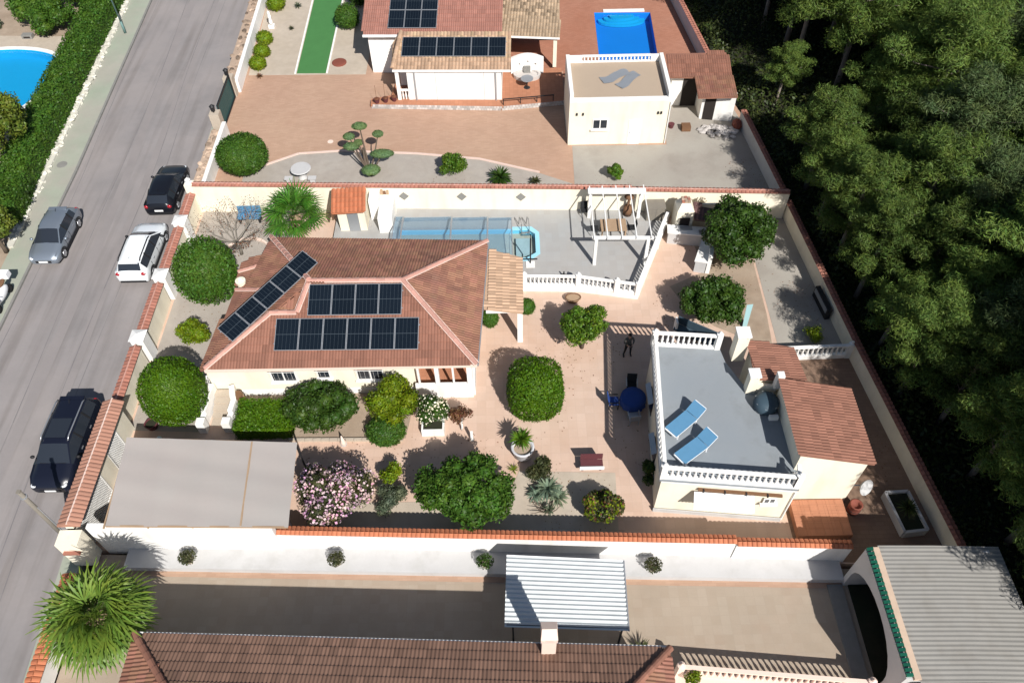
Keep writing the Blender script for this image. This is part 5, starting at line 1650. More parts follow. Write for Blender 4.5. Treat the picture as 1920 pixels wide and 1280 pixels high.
rl = T('terrace_railing', 'dark railing bar along the front of the veranda terrace', 'railing', (1.8, 47.9, .3))
MB().bar((-.3, 47.55, .75), (3.3, 47.95, .75), .05, .06).build('rail', M['dark'], rl)
for x in (-.25, .95, 2.1, 3.25):
    MB().box(x - .03, 47.55 + (x + .3) * .111 - .03, .3, x + .03, 47.55 + (x + .3) * .111 + .03, .75).build('post', M['dark'], rl)
for i, (x, y) in enumerate(((-9.15, 48.1), (-8.55, 48.2), (-7.95, 48.32))):
    p = T('flower_pot', ['leftmost dark red flower pot at the end of the stone base', 'middle dark red flower pot of the three by the porch', 'dark red flower pot nearest to the porch pillar'][i], 'flower pot', (x, y, .3), 'dark red pots on the stone base')
    MB().lathe([(.14, 0), (.22, .3), (.24, .32), (.20, .32), (.18, .25)], 10, (x, y, .3)).build('pot', M['plum_pot'], p)
    MB().tube([(x, y, .55), (x + .02, y, 1.7)], .012, 4).build('cane', M['wood'], p)
    MB().ell((x, y, .6), (.2, .2, .12), 8, 5, .2).build('plant', M['lf_red'], p)

# flat roofed garage
gx = T('garage', 'cream flat roofed garage with tan roof and small balustrade beside the pool', 'building', (7.2, 45.6, 0))
MB().box(4.0, 43.3, -.05, 10.5, 47.9, 3.28).build('walls', M['cream'], gx)
MB().box(4.25, 43.5, 3.281, 10.3, 47.7, 3.34).build('roof', M['rooftan'], gx)
par = MB()
par.box(4.0, 43.3, 3.282, 4.24, 47.9, 3.86).box(10.26, 43.3, 3.282, 10.5, 47.9, 3.86).box(4.24, 43.3, 3.282, 10.26, 43.48, 3.52).box(4.242, 47.72, 3.282, 5.1, 47.9, 3.80).box(9.7, 47.72, 3.282, 10.258, 47.9, 3.80)
par.build('parapet', M['white'], gx)
MB().box(5.1, 47.73, 3.29, 9.7, 47.89, 3.40).box(5.1, 47.73, 3.72, 9.7, 47.89, 3.82).build('balustrade_rails', M['white'], gx)
bm = MB().lathe([(.05, 0), (.035, .06), (.07, .14), (.035, .26), (.05, .32)], 6, cap=False).mesh('baluster', M['white'], True)
for i in range(19):
    inst('baluster', bm, gx, (5.25 + i * .24, 47.81, 3.40))
window(gx, 6.05, 43.3, 1.25, 1.0, .75, 2)
MB().box(7.95, 43.27, 0, 8.75, 43.298, 1.9).build('door', M['plastic_white'], gx)
MB().lathe([(.05, 0), (.05, .04)], 8, (8.08, 43.25, .95)).build('handle', M['alu'], gx)
for x in (4.5, 4.9, 9.75, 9.95):
    MB().box(x - .05, 43.2, 2.35, x + .05, 43.298, 2.5).build('wall_lamp', M['dark'], gx)
MB().tube([(10.46, 43.24, .05), (10.46, 43.24, 3.2)], .04, 6).build('down_pipe', M['white'], gx)
tow = T('towels', 'two crumpled pale grey towels lying on the tan flat roof', 'towel', (7.7, 45.7, 3.34))
for (cx, cy, a, w, l) in ((7.15, 46.0, .35, .75, 2.0), (7.95, 45.55, .7, .7, 1.8)):
    tb = MB()
    n = 10
    for j in range(5):
        for i in range(n):
            u_, v_ = (i / (n - 1) - .5) * l, (j / 4 - .5) * w
            x = cx + u_ * math.cos(a) - v_ * math.sin(a)
            y = cy + u_ * math.sin(a) + v_ * math.cos(a) + .22 * math.sin(u_ * 2.6)
            tb.V.append((x, y, 3.36 + .05 * abs(math.sin(u_ * 4 + v_ * 5))))
    for j in range(4):
        for i in range(n - 1):
            q = j * n + i
            tb.F.append((q, q + 1, q + n + 1, q + n))
    tb.build('towel', M['alu'], tow, True)
# tiled shed at the wood side
sx = T('shed', 'small white shed with reddish tiled roof and dark doorways near the wood', 'shed', (13.2, 47.2, 0))
MB().prism([(11.3, 47.5), (13.2, 47.45), (13.2, 45.9), (15.35, 45.5), (15.2, 48.7), (11.3, 48.7)], -.05, 2.22).build('walls', M['white'], sx)
tq = Tiler(sx, M['tile'], w=.3, l=.4, budget=80)
tq.slope([(10.95, 47.05, 2.55), (15.2, 46.9, 2.55), (15.1, 49.1, 3.05), (11.0, 49.1, 3.05)], (10.95, 47.05, 2.55), (15.2, 46.9, 2.55))
tq.slope([(12.65, 45.0, 2.30), (15.25, 45.0, 2.30), (15.2, 46.95, 2.62), (12.7, 47.0, 2.62)], (12.65, 45.0, 2.30), (15.25, 45.0, 2.30))
tq.done()
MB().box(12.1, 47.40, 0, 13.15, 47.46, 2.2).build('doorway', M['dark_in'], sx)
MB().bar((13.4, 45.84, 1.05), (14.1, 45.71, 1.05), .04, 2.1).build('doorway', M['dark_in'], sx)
# rubble heap
hp = T('rubble_heap', 'heap of pale broken rubble bags in front of the shed', 'rubble', (14.4, 44.6, 0))
for i in range(70):
    a, r_ = random.uniform(0, 6.28), random.random() ** .6
    x, y = 14.3 + 1.35 * r_ * math.cos(a), 44.35 + .7 * r_ * math.sin(a) - (0.25 * r_ * math.cos(a))
    s_ = random.uniform(.08, .2)
    MB().ell((x, y, .06 + .25 * (1 - r_)), (s_ * 1.3, s_, s_ * .7), 6, 4, .25).build('rubble_piece', M['stoneclad'], hp)
rp = T('tarpaulin', 'folded dark red tarpaulin against the low wall behind the rubble', 'tarpaulin', (15.5, 44.6, 0))
MB().ell((15.55, 44.75, .3), (.35, .5, .35), 10, 6, .12).build('tarpaulin', M['rust'], rp)
for x, y, l in ((12.1, 44.7, 'dark square crate on the concrete beside the garage'), (11.15, 44.95, 'small dark pot close to the garage corner')):
    c_ = T('crate' if x > 12 else 'flower_pot', l, 'crate' if x > 12 else 'flower pot', (x, y, 0))
    if x > 12:
        for k in range(4):
            MB().box(x - .3, y - .25 + k * .13, .02, x + .3, y - .15 + k * .13, .4).build('slat', M['wood'], c_)
    else:
        MB().lathe([(.14, 0), (.2, .3), (.22, .32), (.17, .3)], 10, (x, y, 0)).build('pot', M['plum_pot'], c_)

# round stone circle and garden bits of the top plot
ci = tag(MB().lathe([(.55, 0), (.55, .06), (.45, .09), (.05, .1)], 18, (-12.55, 53.75, .012)).build('stone_circle', M['rust']), 'round dark red brick circle set in gravel beside the turf strip', 'paving circle')
sn = T('garden_table', 'round white stone table on the gravel bed behind the fan palm', 'table', (-13.3, 40.35, 0))
MB().lathe([(.62, .70), (.66, .74), (.62, .78)], 18, (-13.3, 40.5, 0)).build('table_top', M['offwhite'], sn)
MB().lathe([(.3, 0), (.18, .2), (.14, .45), (.3, .7)], 12, (-13.3, 40.5, 0)).build('pedestal', M['offwhite'], sn)
for i, (a, l) in enumerate(((3.9, 'left white stone stool beside the round stone table'), (5.5, 'right white stone stool beside the round stone table'))):
    s_ = T('stone_stool', l, 'stool', (-13.3 + 1.05 * math.cos(a), 40.5 + .75 * math.sin(a), 0), 'stools at the stone table')
    q = s_.location
    MB().box(q.x - .26, q.y - .16, .36, q.x + .26, q.y + .16, .44).build('seat', M['offwhite'], s_)
    MB().box(q.x - .16, q.y - .1, 0, q.x + .16, q.y + .1, .36).build('base', M['offwhite'], s_)
st_ = T('garden_statue', 'small white garden statue on gravel by the street wall at the top', 'statue', (-18.5, 59.0, 0))
MB().box(-18.75, 58.8, 0, -18.3, 59.2, .25).build('plinth', M['white'], st_)
MB().lathe([(.12, .25), (.16, .5), (.1, .8), (.15, 1.0), (.09, 1.15), (.11, 1.28), (.02, 1.4)], 10, (-18.52, 59, 0)).build('figure', M['white'], st_, True)
cv = tag(MB().lathe([(.2, 0), (.2, .008)], 14, (-12.0, 44.2, .002)).build('drain_cover', M['pinkwhite']), 'small pale round drain cover in the brick red driveway', 'drain cover')

# ================================================================== FRONT NEIGHBOUR
fh = T('house', 'house at the bottom edge with dark brown ribbed tile roof', 'house', (-4.5, 5, -.2))
MB().prism([(-14.2, 9.9), (5.2, 9.0), (5.0, -8), (-14.5, -8)], -.3, 2.85).build('walls', M['white'], fh)
e0, e1 = (-14.48, 10.33, 3.0), (5.62, 9.39, 3.0)
r0, r1 = (-8.1, 3.4, 5.4), (-1.0, 3.1, 5.4)
tf_ = Tiler(fh, M['tile_front'], w=.30, l=.40, budget=300)
tf_.slope([e0, e1, r1, r0], e0, e1)
e2 = (-14.85, -3.6, 3.0)
tf2 = Tiler(fh, M['tile'], w=.30, l=.40, budget=0)
tf2.slope([e0, r0, e2], e0, e2)
e3 = (5.3, -3.6, 3.0)
tf2.slope([e1, r1, e3], e1, e3)
tf2.slope([r0, r1, e3, e2], e2, e3)
for a, b in ((e0, r0), (e1, r1), (r0, r1)):
    ridge(fh, V3(a), V3(b), M['tile'], w=.26, l=.4, mortar=False)
tf_.done()
tf2.done()
MB().bar((-14.5, 10.4, 2.94), (5.64, 9.46, 2.94), .06, .1).build('gutter', M['white'], fh)
ck = T('chimney', 'pale pink slotted chimney on the brown roof at the bottom edge', 'chimney', (1.1, 9.5, 3))
MB().box(.84, 9.22, 2.9, 1.36, 9.78, 4.52).build('stack', M['pinkwhite'], ck)
MB().box(.80, 9.18, 4.52, 1.40, 9.82, 4.60).build('band', M['mortar'], ck)
cb = MB()
for sx_ in (.86, 1.24):
    cb.box(sx_, 9.24, 4.6, sx_ + .1, 9.76, 4.86)
cb.box(.962, 9.66, 4.6, 1.238, 9.74, 4.86)
cb.build('cap_legs', M['pinkwhite'], ck)
MB().add([(.8, 9.16, 4.861), (1.4, 9.16, 4.861), (1.4, 9.82, 4.861), (.8, 9.82, 4.861), (.84, 9.49, 5.06), (1.36, 9.49, 5.06)], [(0, 1, 5, 4), (2, 3, 4, 5), (1, 2, 5), (3, 0, 4), (3, 2, 1, 0)]).build('cap', M['pinkwhite'], ck)
# terrace with balustrade, bottom right
balustrade('pale pink balustrade along the terrace at the bottom edge', (6.35, 9.35), (13.6, 8.62), 0.0, .92, M['pinkwhite'], pitch=.235, newels=(True, True))
tb_ = T('terrace', 'pinkish terrace block behind the bottom balustrade', 'terrace', (9.8, 6, -.2))
MB().prism([(5.75, 9.5), (13.75, 8.7), (13.6, 0), (5.5, 0)], -.3, -.002).build('base', M['pinkwhite'], tb_)

# corrugated canopy in the front yard
cc = T('metal_canopy', 'white corrugated metal canopy on thin black posts against the white wall', 'canopy', (1.9, 11.9, -.2))
cs = MB()
N_, nxs = 96, 6
for j in range(N_ + 1):
    v_ = j / N_
    for i in range(nxs + 1):
        u_ = i / nxs
        xa = -.53 + (.12) * v_
        xb = 4.30 + .09 * v_
        ya, yb = 10.68 + 2.97 * v_, 10.43 + 2.88 * v_
        x, y = xa + (xb - xa) * u_, ya + (yb - ya) * u_
        z = 1.88 + .03 * v_ + .022 * (1 if (j % 6) in (0, 1) else -1 if (j % 6) in (3, 4) else 0)
        cs.V.append((x, y, z))
for j in range(N_):
    for i in range(nxs):
        q = j * (nxs + 1) + i
        cs.F.append((q, q + 1, q + nxs + 2, q + nxs + 1))
cs.build('corrugated_sheet', M['corr'], cc)
for x, y in ((-.2, 10.85), (4.12, 10.65), (-.2, 13.2), (4.15, 12.95)):
    MB().box(x - .035, y - .035, -.2, x + .035, y + .035, 1.82).build('post', M['dark'], cc)
fb = MB()
for y in (10.62, 12.0, 13.25):
    fb.bar((-.45, y + .15, 1.82), (4.3, y - .05, 1.82), .06, .08)
fb.build('beam', M['dark'], cc)
MB().bar((4.33, 10.43, 1.88), (4.42, 13.3, 1.91), .05, .06).build('edge_trim', M['alu'], cc)

# arched shed, bottom right
sh = T('arched_shed', 'garage with dark arched opening, green tiled edge and grey corrugated roof', 'shed', (16.6, 10.7, -.2))
prof = [(13.1, -.2), (13.1, 3.0), (8.15, 3.0), (8.15, -.2)]
arch = [(12.87, -.2)] + [(10.75 + 2.12 * math.cos(math.pi * k / 12), 1.0 + 1.5 * math.sin(math.pi * k / 12)) for k in range(13)] + [(8.63, -.2)]
outline = [(13.1, -.2), (13.1, 3.0), (8.15, 3.0), (8.15, -.2)] + arch[::-1]
wm = MB().prism(outline, 13.98, 14.2)
wm.V = [(z, x, y) for x, y, z in wm.V]
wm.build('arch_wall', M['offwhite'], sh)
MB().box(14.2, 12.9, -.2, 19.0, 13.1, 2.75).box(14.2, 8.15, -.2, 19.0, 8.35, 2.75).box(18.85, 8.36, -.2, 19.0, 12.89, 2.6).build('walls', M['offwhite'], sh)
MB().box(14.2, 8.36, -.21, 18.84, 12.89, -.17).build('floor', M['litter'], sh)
co = MB()
for j in range(121):
    v_ = j / 120
    y = 8.0 + 5.25 * v_
    z = .010 * math.sin(j * math.pi / 2 * 1.0)
    co.V += [(14.45 + .05 * v_, y, 2.98 + z), (16.8, y, 2.86 + z), (19.45, y - .05, 2.72 + z)]
for j in range(120):
    for i in range(2):
        q = j * 3 + i
        co.F.append((q, q + 1, q + 4, q + 3))
co.build('corrugated_roof', M['corr_old'], sh)
me_ = MB().add([(-.07, -.05, 0), (.16, -.05, 0), (.16, .05, 0), (-.07, .05, 0), (-.07, -.05, .10), (.16, -.05, .16), (.16, .05, .16), (-.07, .05, .10)],
               [(0, 3, 2, 1), (4, 5, 6, 7), (0, 1, 5, 4), (1, 2, 6, 5), (2, 3, 7, 6), (3, 0, 4, 7)]).mesh('edge_tile', M['green_trim'])
for i in range(28):
    inst('edge_tile', me_, sh, (14.05, 8.25 + i * .178, 3.0 + .02 * (i % 2)))
MB().box(14.25, 8.1, 2.9, 14.5, 13.15, 3.06).build('roof_kerb', M['rubble'], sh)
MB().box(13.3, 8.6, -.2, 13.95, 12.9, -.12).build('door_step', M['kerb'], sh)
nb = T('boundary_wall', 'white wall top at the bottom right corner below the corrugated roof', 'wall', (17.5, 7.9, -.2))
MB().bar((14.3, 7.92, 1.25), (21, 7.6, 1.25), .3, 2.9).build('masonry', M['white'], nb)

# ================================================================== VEHICLES
def car(name, label, loc, rz, paint, L, W, H, kind='hatch', rails=False, scale_roof=1.0):
    t = T(name, label, 'car')
    h = L / 2
    w = W / 2
    k = H / 1.5
    rear_top = -h + (.62 if kind == 'hatch' else .42)
    S = [  # x, half width, low, belt, roof half width, top
        (h, .74 * w, .30, .58, .66 * w, .62 * k), (h - .08, .90 * w, .22, .70, .80 * w, .74 * k), (h - .5, .985 * w, .19, .83 * k, .86 * w, .88 * k),
        (h - 1.10, w, .18, .91 * k, .87 * w, .98 * k), (h - 1.85, w, .18, .94 * k, .70 * w, 1.44 * k), (h - 2.3, w, .18, .95 * k, .72 * w, 1.50 * k),
        (-.1 * h - .35, w, .18, .96 * k, .72 * w, 1.50 * k), (rear_top + .25, w, .18, .97 * k, .70 * w, 1.46 * k), (rear_top, w, .18, .98 * k, .69 * w, 1.43 * k),
        (-h + .14, .97 * w, .22, 1.0 * k, .76 * w, 1.06 * k), (-h + .04, .93 * w, .26, .92 * k, .78 * w, .95 * k), (-h, .84 * w, .32, .66 * k, .70 * w, .70 * k)]
    sec = []
    for (x, ww, zl, zb, wt, zt) in S:
        half = [(.82 * ww, zl), (.97 * ww, zl + .06), (ww, (zl + zb) * .52), (.965 * ww, zb), (wt, zt - .085), (wt * .93, zt - .025), (wt * .62, zt + .008), (0, zt + .022)]
        sec.append([(x, y, z) for y, z in half] + [(x, -y, z) for y, z in half[-2::-1]])
    n = len(sec[0])
    def part(nm, m, faces, smooth=True):
        mb = MB()
        for (i, j) in faces:
            mb.face(sec[i][j], sec[i][j + 1], sec[i + 1][j + 1], sec[i + 1][j])
        me = mb
        # merge vertices so that shading is smooth
        bmx = bmesh.new()
        vs = {}
        for f in me.F:
            ids = []
            for q in f:
                key = tuple(round(c, 4) for c in me.V[q])
                if key not in vs:
                    vs[key] = bmx.verts.new(key)
                ids.append(vs[key])
            if len(set(ids)) >= 3:
                try:
                    bmx.faces.new(ids)
                except ValueError:
                    pass
        bmesh.ops.recalc_face_normals(bmx, faces=bmx.faces[:])
        d = bpy.data.meshes.new(nm)
        bmx.to_mesh(d)
        bmx.free()
        d.materials.append(m)
        d.polygons.foreach_set("use_smooth", [smooth] * len(d.polygons))
        o = bpy.data.objects.new(nm, d)
        COL.objects.link(o)
        o.parent = t
        return o
    ws, rw, sd, body = [], [], [], []
    for i in range(len(sec) - 1):
        for j in range(n - 1):
            jj = min(j, n - 2 - j)
            if i == 3 and jj in (5, 6):
                ws.append((i, j))
            elif i == 8 and jj in (5, 6):
                rw.append((i, j))
            elif jj == 3 and 3 <= i <= 7:
                sd.append((i, j))
            else:
                body.append((i, j))
    part('body', paint, body)
    MB().box(-h + .2, -.8 * w, .16, h - .2, .8 * w, .2).build('floor_pan', M['trim'], t)
    e = MB()
    e.face(*sec[0])
    e.face(*sec[-1][::-1])
    e.build('bumper_face', paint, t)
    part('windscreen', M['glass'], ws)
    part('rear_window', M['glass'], rw)
    part('side_windows', M['glass'], [f for f in sd if f[1] < n / 2])
    part('side_windows', M['glass'], [f for f in sd if f[1] >= n / 2])
    for s_ in (1, -1):
        pil = MB()
        for x in (-.02 * h, -.48 * h):
            pil.obox((x, s_ * (.965 * w + .71 * w) / 2, (.95 + 1.45) * k / 2), (.045, 0, 0), (0, .012, .0), (0, -s_ * (.965 - .71) * w / 2, .23 * k))
        pil.build('door_pillar', M['trim'], t)
        sl = MB().box(-.62 * h, s_ * w * .985 - .015, .2, .6 * h, s_ * w * .985 + .015, .32)
        sl.build('sill', M['trim'], t)
        mi = MB().ell((h - 1.45, s_ * (w + .10), .98 * k), (.09, .11, .08), 8, 5)
        mi.build('mirror', paint if kind != 'suv' else M['trim'], t, True)
        hl = MB().ell((h - .16, s_ * .70 * w, .66 * k), (.16, .17, .075), 10, 6)
        hl.build('headlight', M['lamp_clear'], t, True)
        tlm = MB().ell((-h + .08, s_ * .78 * w, .86 * k), (.09, .15, .12), 8, 6)
        tlm.build('tail_light', M['lamp_red'], t, True)
        dl = MB()
        for x in (h - 1.5, -.02 * h, -.52 * h):
            dl.box(x - .008, s_ * w * .99 - .012, .34, x + .008, s_ * w * .99 + .012, .86 * k)
        dl.build('door_seam', M['trim'], t)
        for x in (.14 * h, -.34 * h):
            MB().box(x - .09, s_ * w - .02, .76 * k, x + .09, s_ * w + .02, .79 * k).build('door_handle', M['chrome'], t)
        if rails:
            MB().tube([(h - 2.0, s_ * .66 * w, 1.47 * k), (h - 2.2, s_ * .66 * w, 1.55 * k), (rear_top + .3, s_ * .66 * w, 1.53 * k), (rear_top + .1, s_ * .66 * w, 1.45 * k)], .035, 6).build('roof_rail', M['trim'] if rails == 'dark' else M['chrome'], t, True)
    for x in (h - .86, -h + .82):
        for s_ in (1, -1):
            wl = bpy.data.objects.new('wheel', None)
            COL.objects.link(wl)
            wl.parent = t
            wl.location = (x, s_ * (w - .10), .33)
            ty_ = MB()
            pr = [(.20, -.11), (.30, -.115), (.33, -.08), (.33, .08), (.30, .115), (.20, .11)]
            ty_.lathe(pr, 20)
            ty_.V = [(a, c, b) for a, b, c in ty_.V]
            me = ty_.mesh('tyre', M['rubber'], True)
            o = bpy.data.objects.new('tyre', me); COL.objects.link(o); o.parent = wl
            rm_ = MB().lathe([(.21, 0), (.20, .02), (.05, .035)], 12)
            for q in range(5):
                a = q * 2 * math.pi / 5
                rm_.obox((.13 * math.cos(a), .13 * math.sin(a), .03), (.07 * math.cos(a), .07 * math.sin(a), 0), (-.02 * math.sin(a), .02 * math.cos(a), 0), (0, 0, .012))
            rm_.V = [(a, s_ * (c + .095), b) for a, b, c in rm_.V]
            me = rm_.mesh('rim', M['chrome'])
            o = bpy.data.objects.new('rim', me); COL.objects.link(o); o.parent = wl
            ar = MB()
            for q in range(9):
                a0_, a1_ = math.pi * q / 9, math.pi * (q + 1) / 9
                ar.add([(x + .40 * math.cos(a0_), s_ * (w + .012), .33 + .40 * math.sin(a0_)), (x + .40 * math.cos(a1_), s_ * (w + .012), .33 + .40 * math.sin(a1_)),
                        (x + .33 * math.cos(a1_), s_ * (w + .012), .33 + .33 * math.sin(a1_)), (x + .33 * math.cos(a0_), s_ * (w + .012), .33 + .33 * math.sin(a0_))], [(0, 1, 2, 3) if s_ > 0 else (3, 2, 1, 0)])
            ar.build('wheel_arch', M['trim'], t)
    MB().box(h - .06, -.5 * w, .36, h + .012, .5 * w, .52).build('grille', M['trim'], t)
    MB().box(h + .006, -.26, .40, h + .03, .26, .51).build('number_plate', M['plate'], t)
    MB().box(-h - .03, -.26, .52, -h + .02, .26, .63).build('number_plate', M['plate'], t)
    MB().box(-h - .02, -.8 * w, .28, -h + .06, .8 * w, .42).build('bumper_trim', M['trim'], t)
    MB().obox((h - 1.12, 0, .985 * k), (.03, 0, .0), (0, .6 * w, 0), (0, 0, .012)).build('wiper', M['trim'], t)
    if paint in (M['cardark'], M['carwhite']):
        MB().box(-.32 * h, -.5 * w, 1.515 * k, .12 * h, .5 * w, 1.530 * k).build('sunroof', M['glass'] if paint is M['cardark'] else M['carwhite'], t)
    MB().box(rear_top - .10, -.6 * w, 1.42 * k, rear_top + .12, .6 * w, 1.475 * k).build('spoiler', paint, t)
    MB().tube([(rear_top + .35, 0, 1.50 * k), (rear_top + .2, 0, 1.62 * k)], .012, 5).build('aerial', M['trim'], t)
    t.location = loc
    t.rotation_euler = (0, 0, rz)
    return t
car('parked_car', 'black hatchback parked along the wall at the far end, red tail lights', (-21.55, 39.15, -.08), R(90.5), M['carblack'], 4.25, 1.80, 1.44)
car('parked_car', 'white estate car with roof rails parked behind the black hatchback', (-21.55, 33.55, -.08), R(90), M['carwhite'], 4.5, 1.84, 1.52, 'suv', rails='dark')
car('parked_car', 'large black off-road car with chrome roof rails beside the gateway', (-21.55, 20.35, -.08), R(-90.5), M['cardark'], 4.85, 1.96, 1.66, 'suv', rails='chrome')
car('parked_car', 'silver blue hatchback parked half on the greenish pavement', (-27.2, 35.0, -.04), R(-90), M['carsilver'], 4.25, 1.80, 1.42)
# partly visible white scooter-like trike and bins at the left edge
ws = T('motor_scooter', 'white scooter with brown seat standing on the pavement at the left edge', 'scooter', (-28.55, 30.2, .04))
MB().ell((-28.5, 30.2, .62), (.22, .75, .28), 12, 8).build('body', M['plastic_white'], ws, True)
MB().ell((-28.6, 30.75, .92), (.17, .38, .10), 10, 6).build('seat', M['wood'], ws, True)
MB().ell((-28.45, 29.45, .85), (.24, .16, .35), 10, 6).build('front_shield', M['plastic_white'], ws, True)
MB().tube([(-28.80, 29.5, 1.12), (-28.45, 29.42, 1.15), (-28.1, 29.5, 1.12)], .025, 6).build('handlebar', M['dark'], ws, True)
for y in (29.35, 30.95):
    wh = MB().lathe([(.12, -.06), (.24, -.07), (.26, 0), (.24, .07), (.12, .06)], 16)
    wh.V = [(c - 28.5, a + y, b + .30) for a, b, c in wh.V]
    wh.build('wheel', M['rubber'], ws, True)
MB().box(-28.75, 31.05, .95, -28.25, 31.45, 1.3).build('top_box', M['plastic_white'], ws)

# ------------------------------------------------------------------ street lamps and poles
sl = T('street_lamp', 'slim green grey street lamp on the pavement near the top edge', 'street lamp', (-30.05, 58.6, .04))
MB().tube([(-30.05, 58.6, .04), (-30.05, 58.6, 1.0)], [.11, .09], 8).build('base', M['lamp_green'], sl, True)
MB().tube([(-30.05, 58.6, 1.0), (-30.05, 58.6, 5.2), (-29.9, 58.6, 5.9), (-29.4, 58.6, 6.3), (-28.7, 58.6, 6.45)], [.065, .05, .045, .04, .04], 8).build('pole', M['lamp_green'], sl, True)
MB().ell((-28.45, 58.6, 6.42), (.4, .13, .08), 10, 6).build('lamp_head', M['alu'], sl, True)
tpz = T('utility_pole', 'weathered leaning looking utility pole at the wall corner by the fan palm', 'pole', (-19.95, 15.5, -.05))
MB().tube([(-19.95, 15.5, -.05), (-19.95, 15.5, 4.75)], [.12, .09], 9).build('pole', M['pole'], tpz, True)
MB().box(-20.03, 15.42, 4.751, -19.87, 15.58, 4.80).build('pole_cap', M['pole'], tpz)
MB().lathe([(.14, 0), (.14, .06)], 8, (-19.95, 15.5, 4.3)).build('band', M['alu'], tpz)
MB().tube([(-19.81, 15.5, .6), (-19.83, 15.5, 3.4)], .03, 5).build('cable_duct', M['alu'], tpz)

# ================================================================== PEOPLE AND FURNITURE
def person(label, loc, rz, shirt, legs, hgt=1.74, arms='hold'):
    t = T('person', label, 'person', loc)
    k = hgt / 1.74
    J = {'pelvis': (0, 0, .95), 'waist': (0, .0, 1.10), 'chest': (0, 0, 1.32), 'neck': (0, 0, 1.48), 'head0': (0, -.015, 1.57), 'head1': (0, -.02, 1.70),
         'hipL': (.10, 0, .90), 'kneeL': (.14, -.02, .50), 'ankL': (.17, .02, .09), 'toeL': (.19, -.15, .04),
         'hipR': (-.10, 0, .90), 'kneeR': (-.15, -.03, .50), 'ankR': (-.19, .02, .09), 'toeR': (-.21, -.15, .04),
         'shL': (.19, 0, 1.41), 'elL': (.26, -.02, 1.14), 'wrL': (.12, -.24, 1.12), 'haL': (.06, -.31, 1.13),
         'shR': (-.19, 0, 1.41), 'elR': (-.26, -.02, 1.14), 'wrR': (-.12, -.24, 1.12), 'haR': (-.06, -.31, 1.13)}
    rad = {'pelvis': .145, 'waist': .13, 'chest': .15, 'neck': .058, 'head0': .085, 'head1': .082, 'hipL': .095, 'kneeL': .062, 'ankL': .045, 'toeL': .04,
           'hipR': .095, 'kneeR': .062, 'ankR': .045, 'toeR': .04, 'shL': .068, 'elL': .046, 'wrL': .034, 'haL': .036, 'shR': .068, 'elR': .046, 'wrR': .034, 'haR': .036}
    E_ = [('pelvis', 'waist'), ('waist', 'chest'), ('chest', 'neck'), ('neck', 'head0'), ('head0', 'head1'), ('pelvis', 'hipL'), ('hipL', 'kneeL'), ('kneeL', 'ankL'), ('ankL', 'toeL'),
          ('pelvis', 'hipR'), ('hipR', 'kneeR'), ('kneeR', 'ankR'), ('ankR', 'toeR'), ('chest', 'shL'), ('shL', 'elL'), ('elL', 'wrL'), ('wrL', 'haL'),
          ('chest', 'shR'), ('shR', 'elR'), ('elR', 'wrR'), ('wrR', 'haR')]
    names = list(J)
    for s_, sx in (('L', 1), ('R', -1)):
        hx, hy, hz = J['ha' + s_]
        for q in range(5):
            a = (q - 2) * .022
            nm = 'f%s%d' % (s_, q)
            J[nm] = (hx - sx * .03 + a * .3, hy - .055 + (.02 if q == 4 else 0), hz + a * 1.1)
            rad[nm] = .010
            E_.append(('ha' + s_, nm))
    names = list(J)
    me = bpy.data.meshes.new('body')
    me.from_pydata([tuple(c * k for c in J[q]) for q in names], [(names.index(a), names.index(b)) for a, b in E_], [])
    ob = bpy.data.objects.new('body', me)
    COL.objects.link(ob)
    md = ob.modifiers.new('skin', 'SKIN')
    for i, q in enumerate(names):
        v = me.skin_vertices[0].data[i]
        r_ = rad[q] * k
        v.radius = (r_, r_ * (.72 if q in ('chest', 'waist', 'pelvis') else 1.0))
        v.use_root = (q == 'pelvis')
    sb = ob.modifiers.new('smooth', 'SUBSURF')
    sb.levels = sb.render_levels = 2
    dg = bpy.context.evaluated_depsgraph_get()
    m2 = bpy.data.meshes.new_from_object(ob.evaluated_get(dg))
    ob.modifiers.clear()
    ob.data = m2
    m2.name = 'body'
    m2.materials.clear()
    for m in (shirt, legs, M['skin'], M['rubber']):
        m2.materials.append(m)
    for p in m2.polygons:
        c = p.center
        z = c.z / k
        p.use_smooth = True
        p.material_index = 3 if z < .10 else 1 if z < .98 and abs(c.x) < .30 and not (c.y < -.16) else 2 if z > 1.47 or (c.y / k < -.20) else 0
    ob.parent = t
    MB().ell((0, .012, 1.69 * k), (.095, .105, .085), 12, 8).build('hair', M['hair'], None, True)
    h_ = COL.objects[-1]
    h_.parent = t
    h_.location = (0, .012 * k, 1.60 * k)
    fc = MB()
    for sx in (-.032, .032):
        fc.ell((sx, -.098, 1.60), (.012, .008, .008), 6, 4)
    fc.ell((0, -.105, 1.575), (.012, .016, .02), 6, 4)
    fc.ell((0, -.095, 1.535), (.022, .008, .006), 6, 4)
    for sx in (-.088, .088):
        fc.ell((sx, -.01, 1.585), (.012, .02, .03), 6, 4)
    fm = fc.mesh('face', M['skin'])
    fo = bpy.data.objects.new('face', fm)
    COL.objects.link(fo)
    fo.parent = t
    t.rotation_euler = (0, 0, rz)
    return t
person('person standing in the annex shade in dark trousers and grey shirt', (6.05, 25.45, 0), R(8), M['cloth_grey'], M['cloth_dark'])
rc = T('remote_control', 'small dark controller held by the standing person', 'controller', (6.1, 25.12, 1.13))
MB().box(6.02, 25.09, 1.11, 6.19, 25.17, 1.15).build('case', M['dark'], rc)
MB().box(6.05, 25.10, 1.151, 6.16, 25.16, 1.156).build('screen', M['glass'], rc)

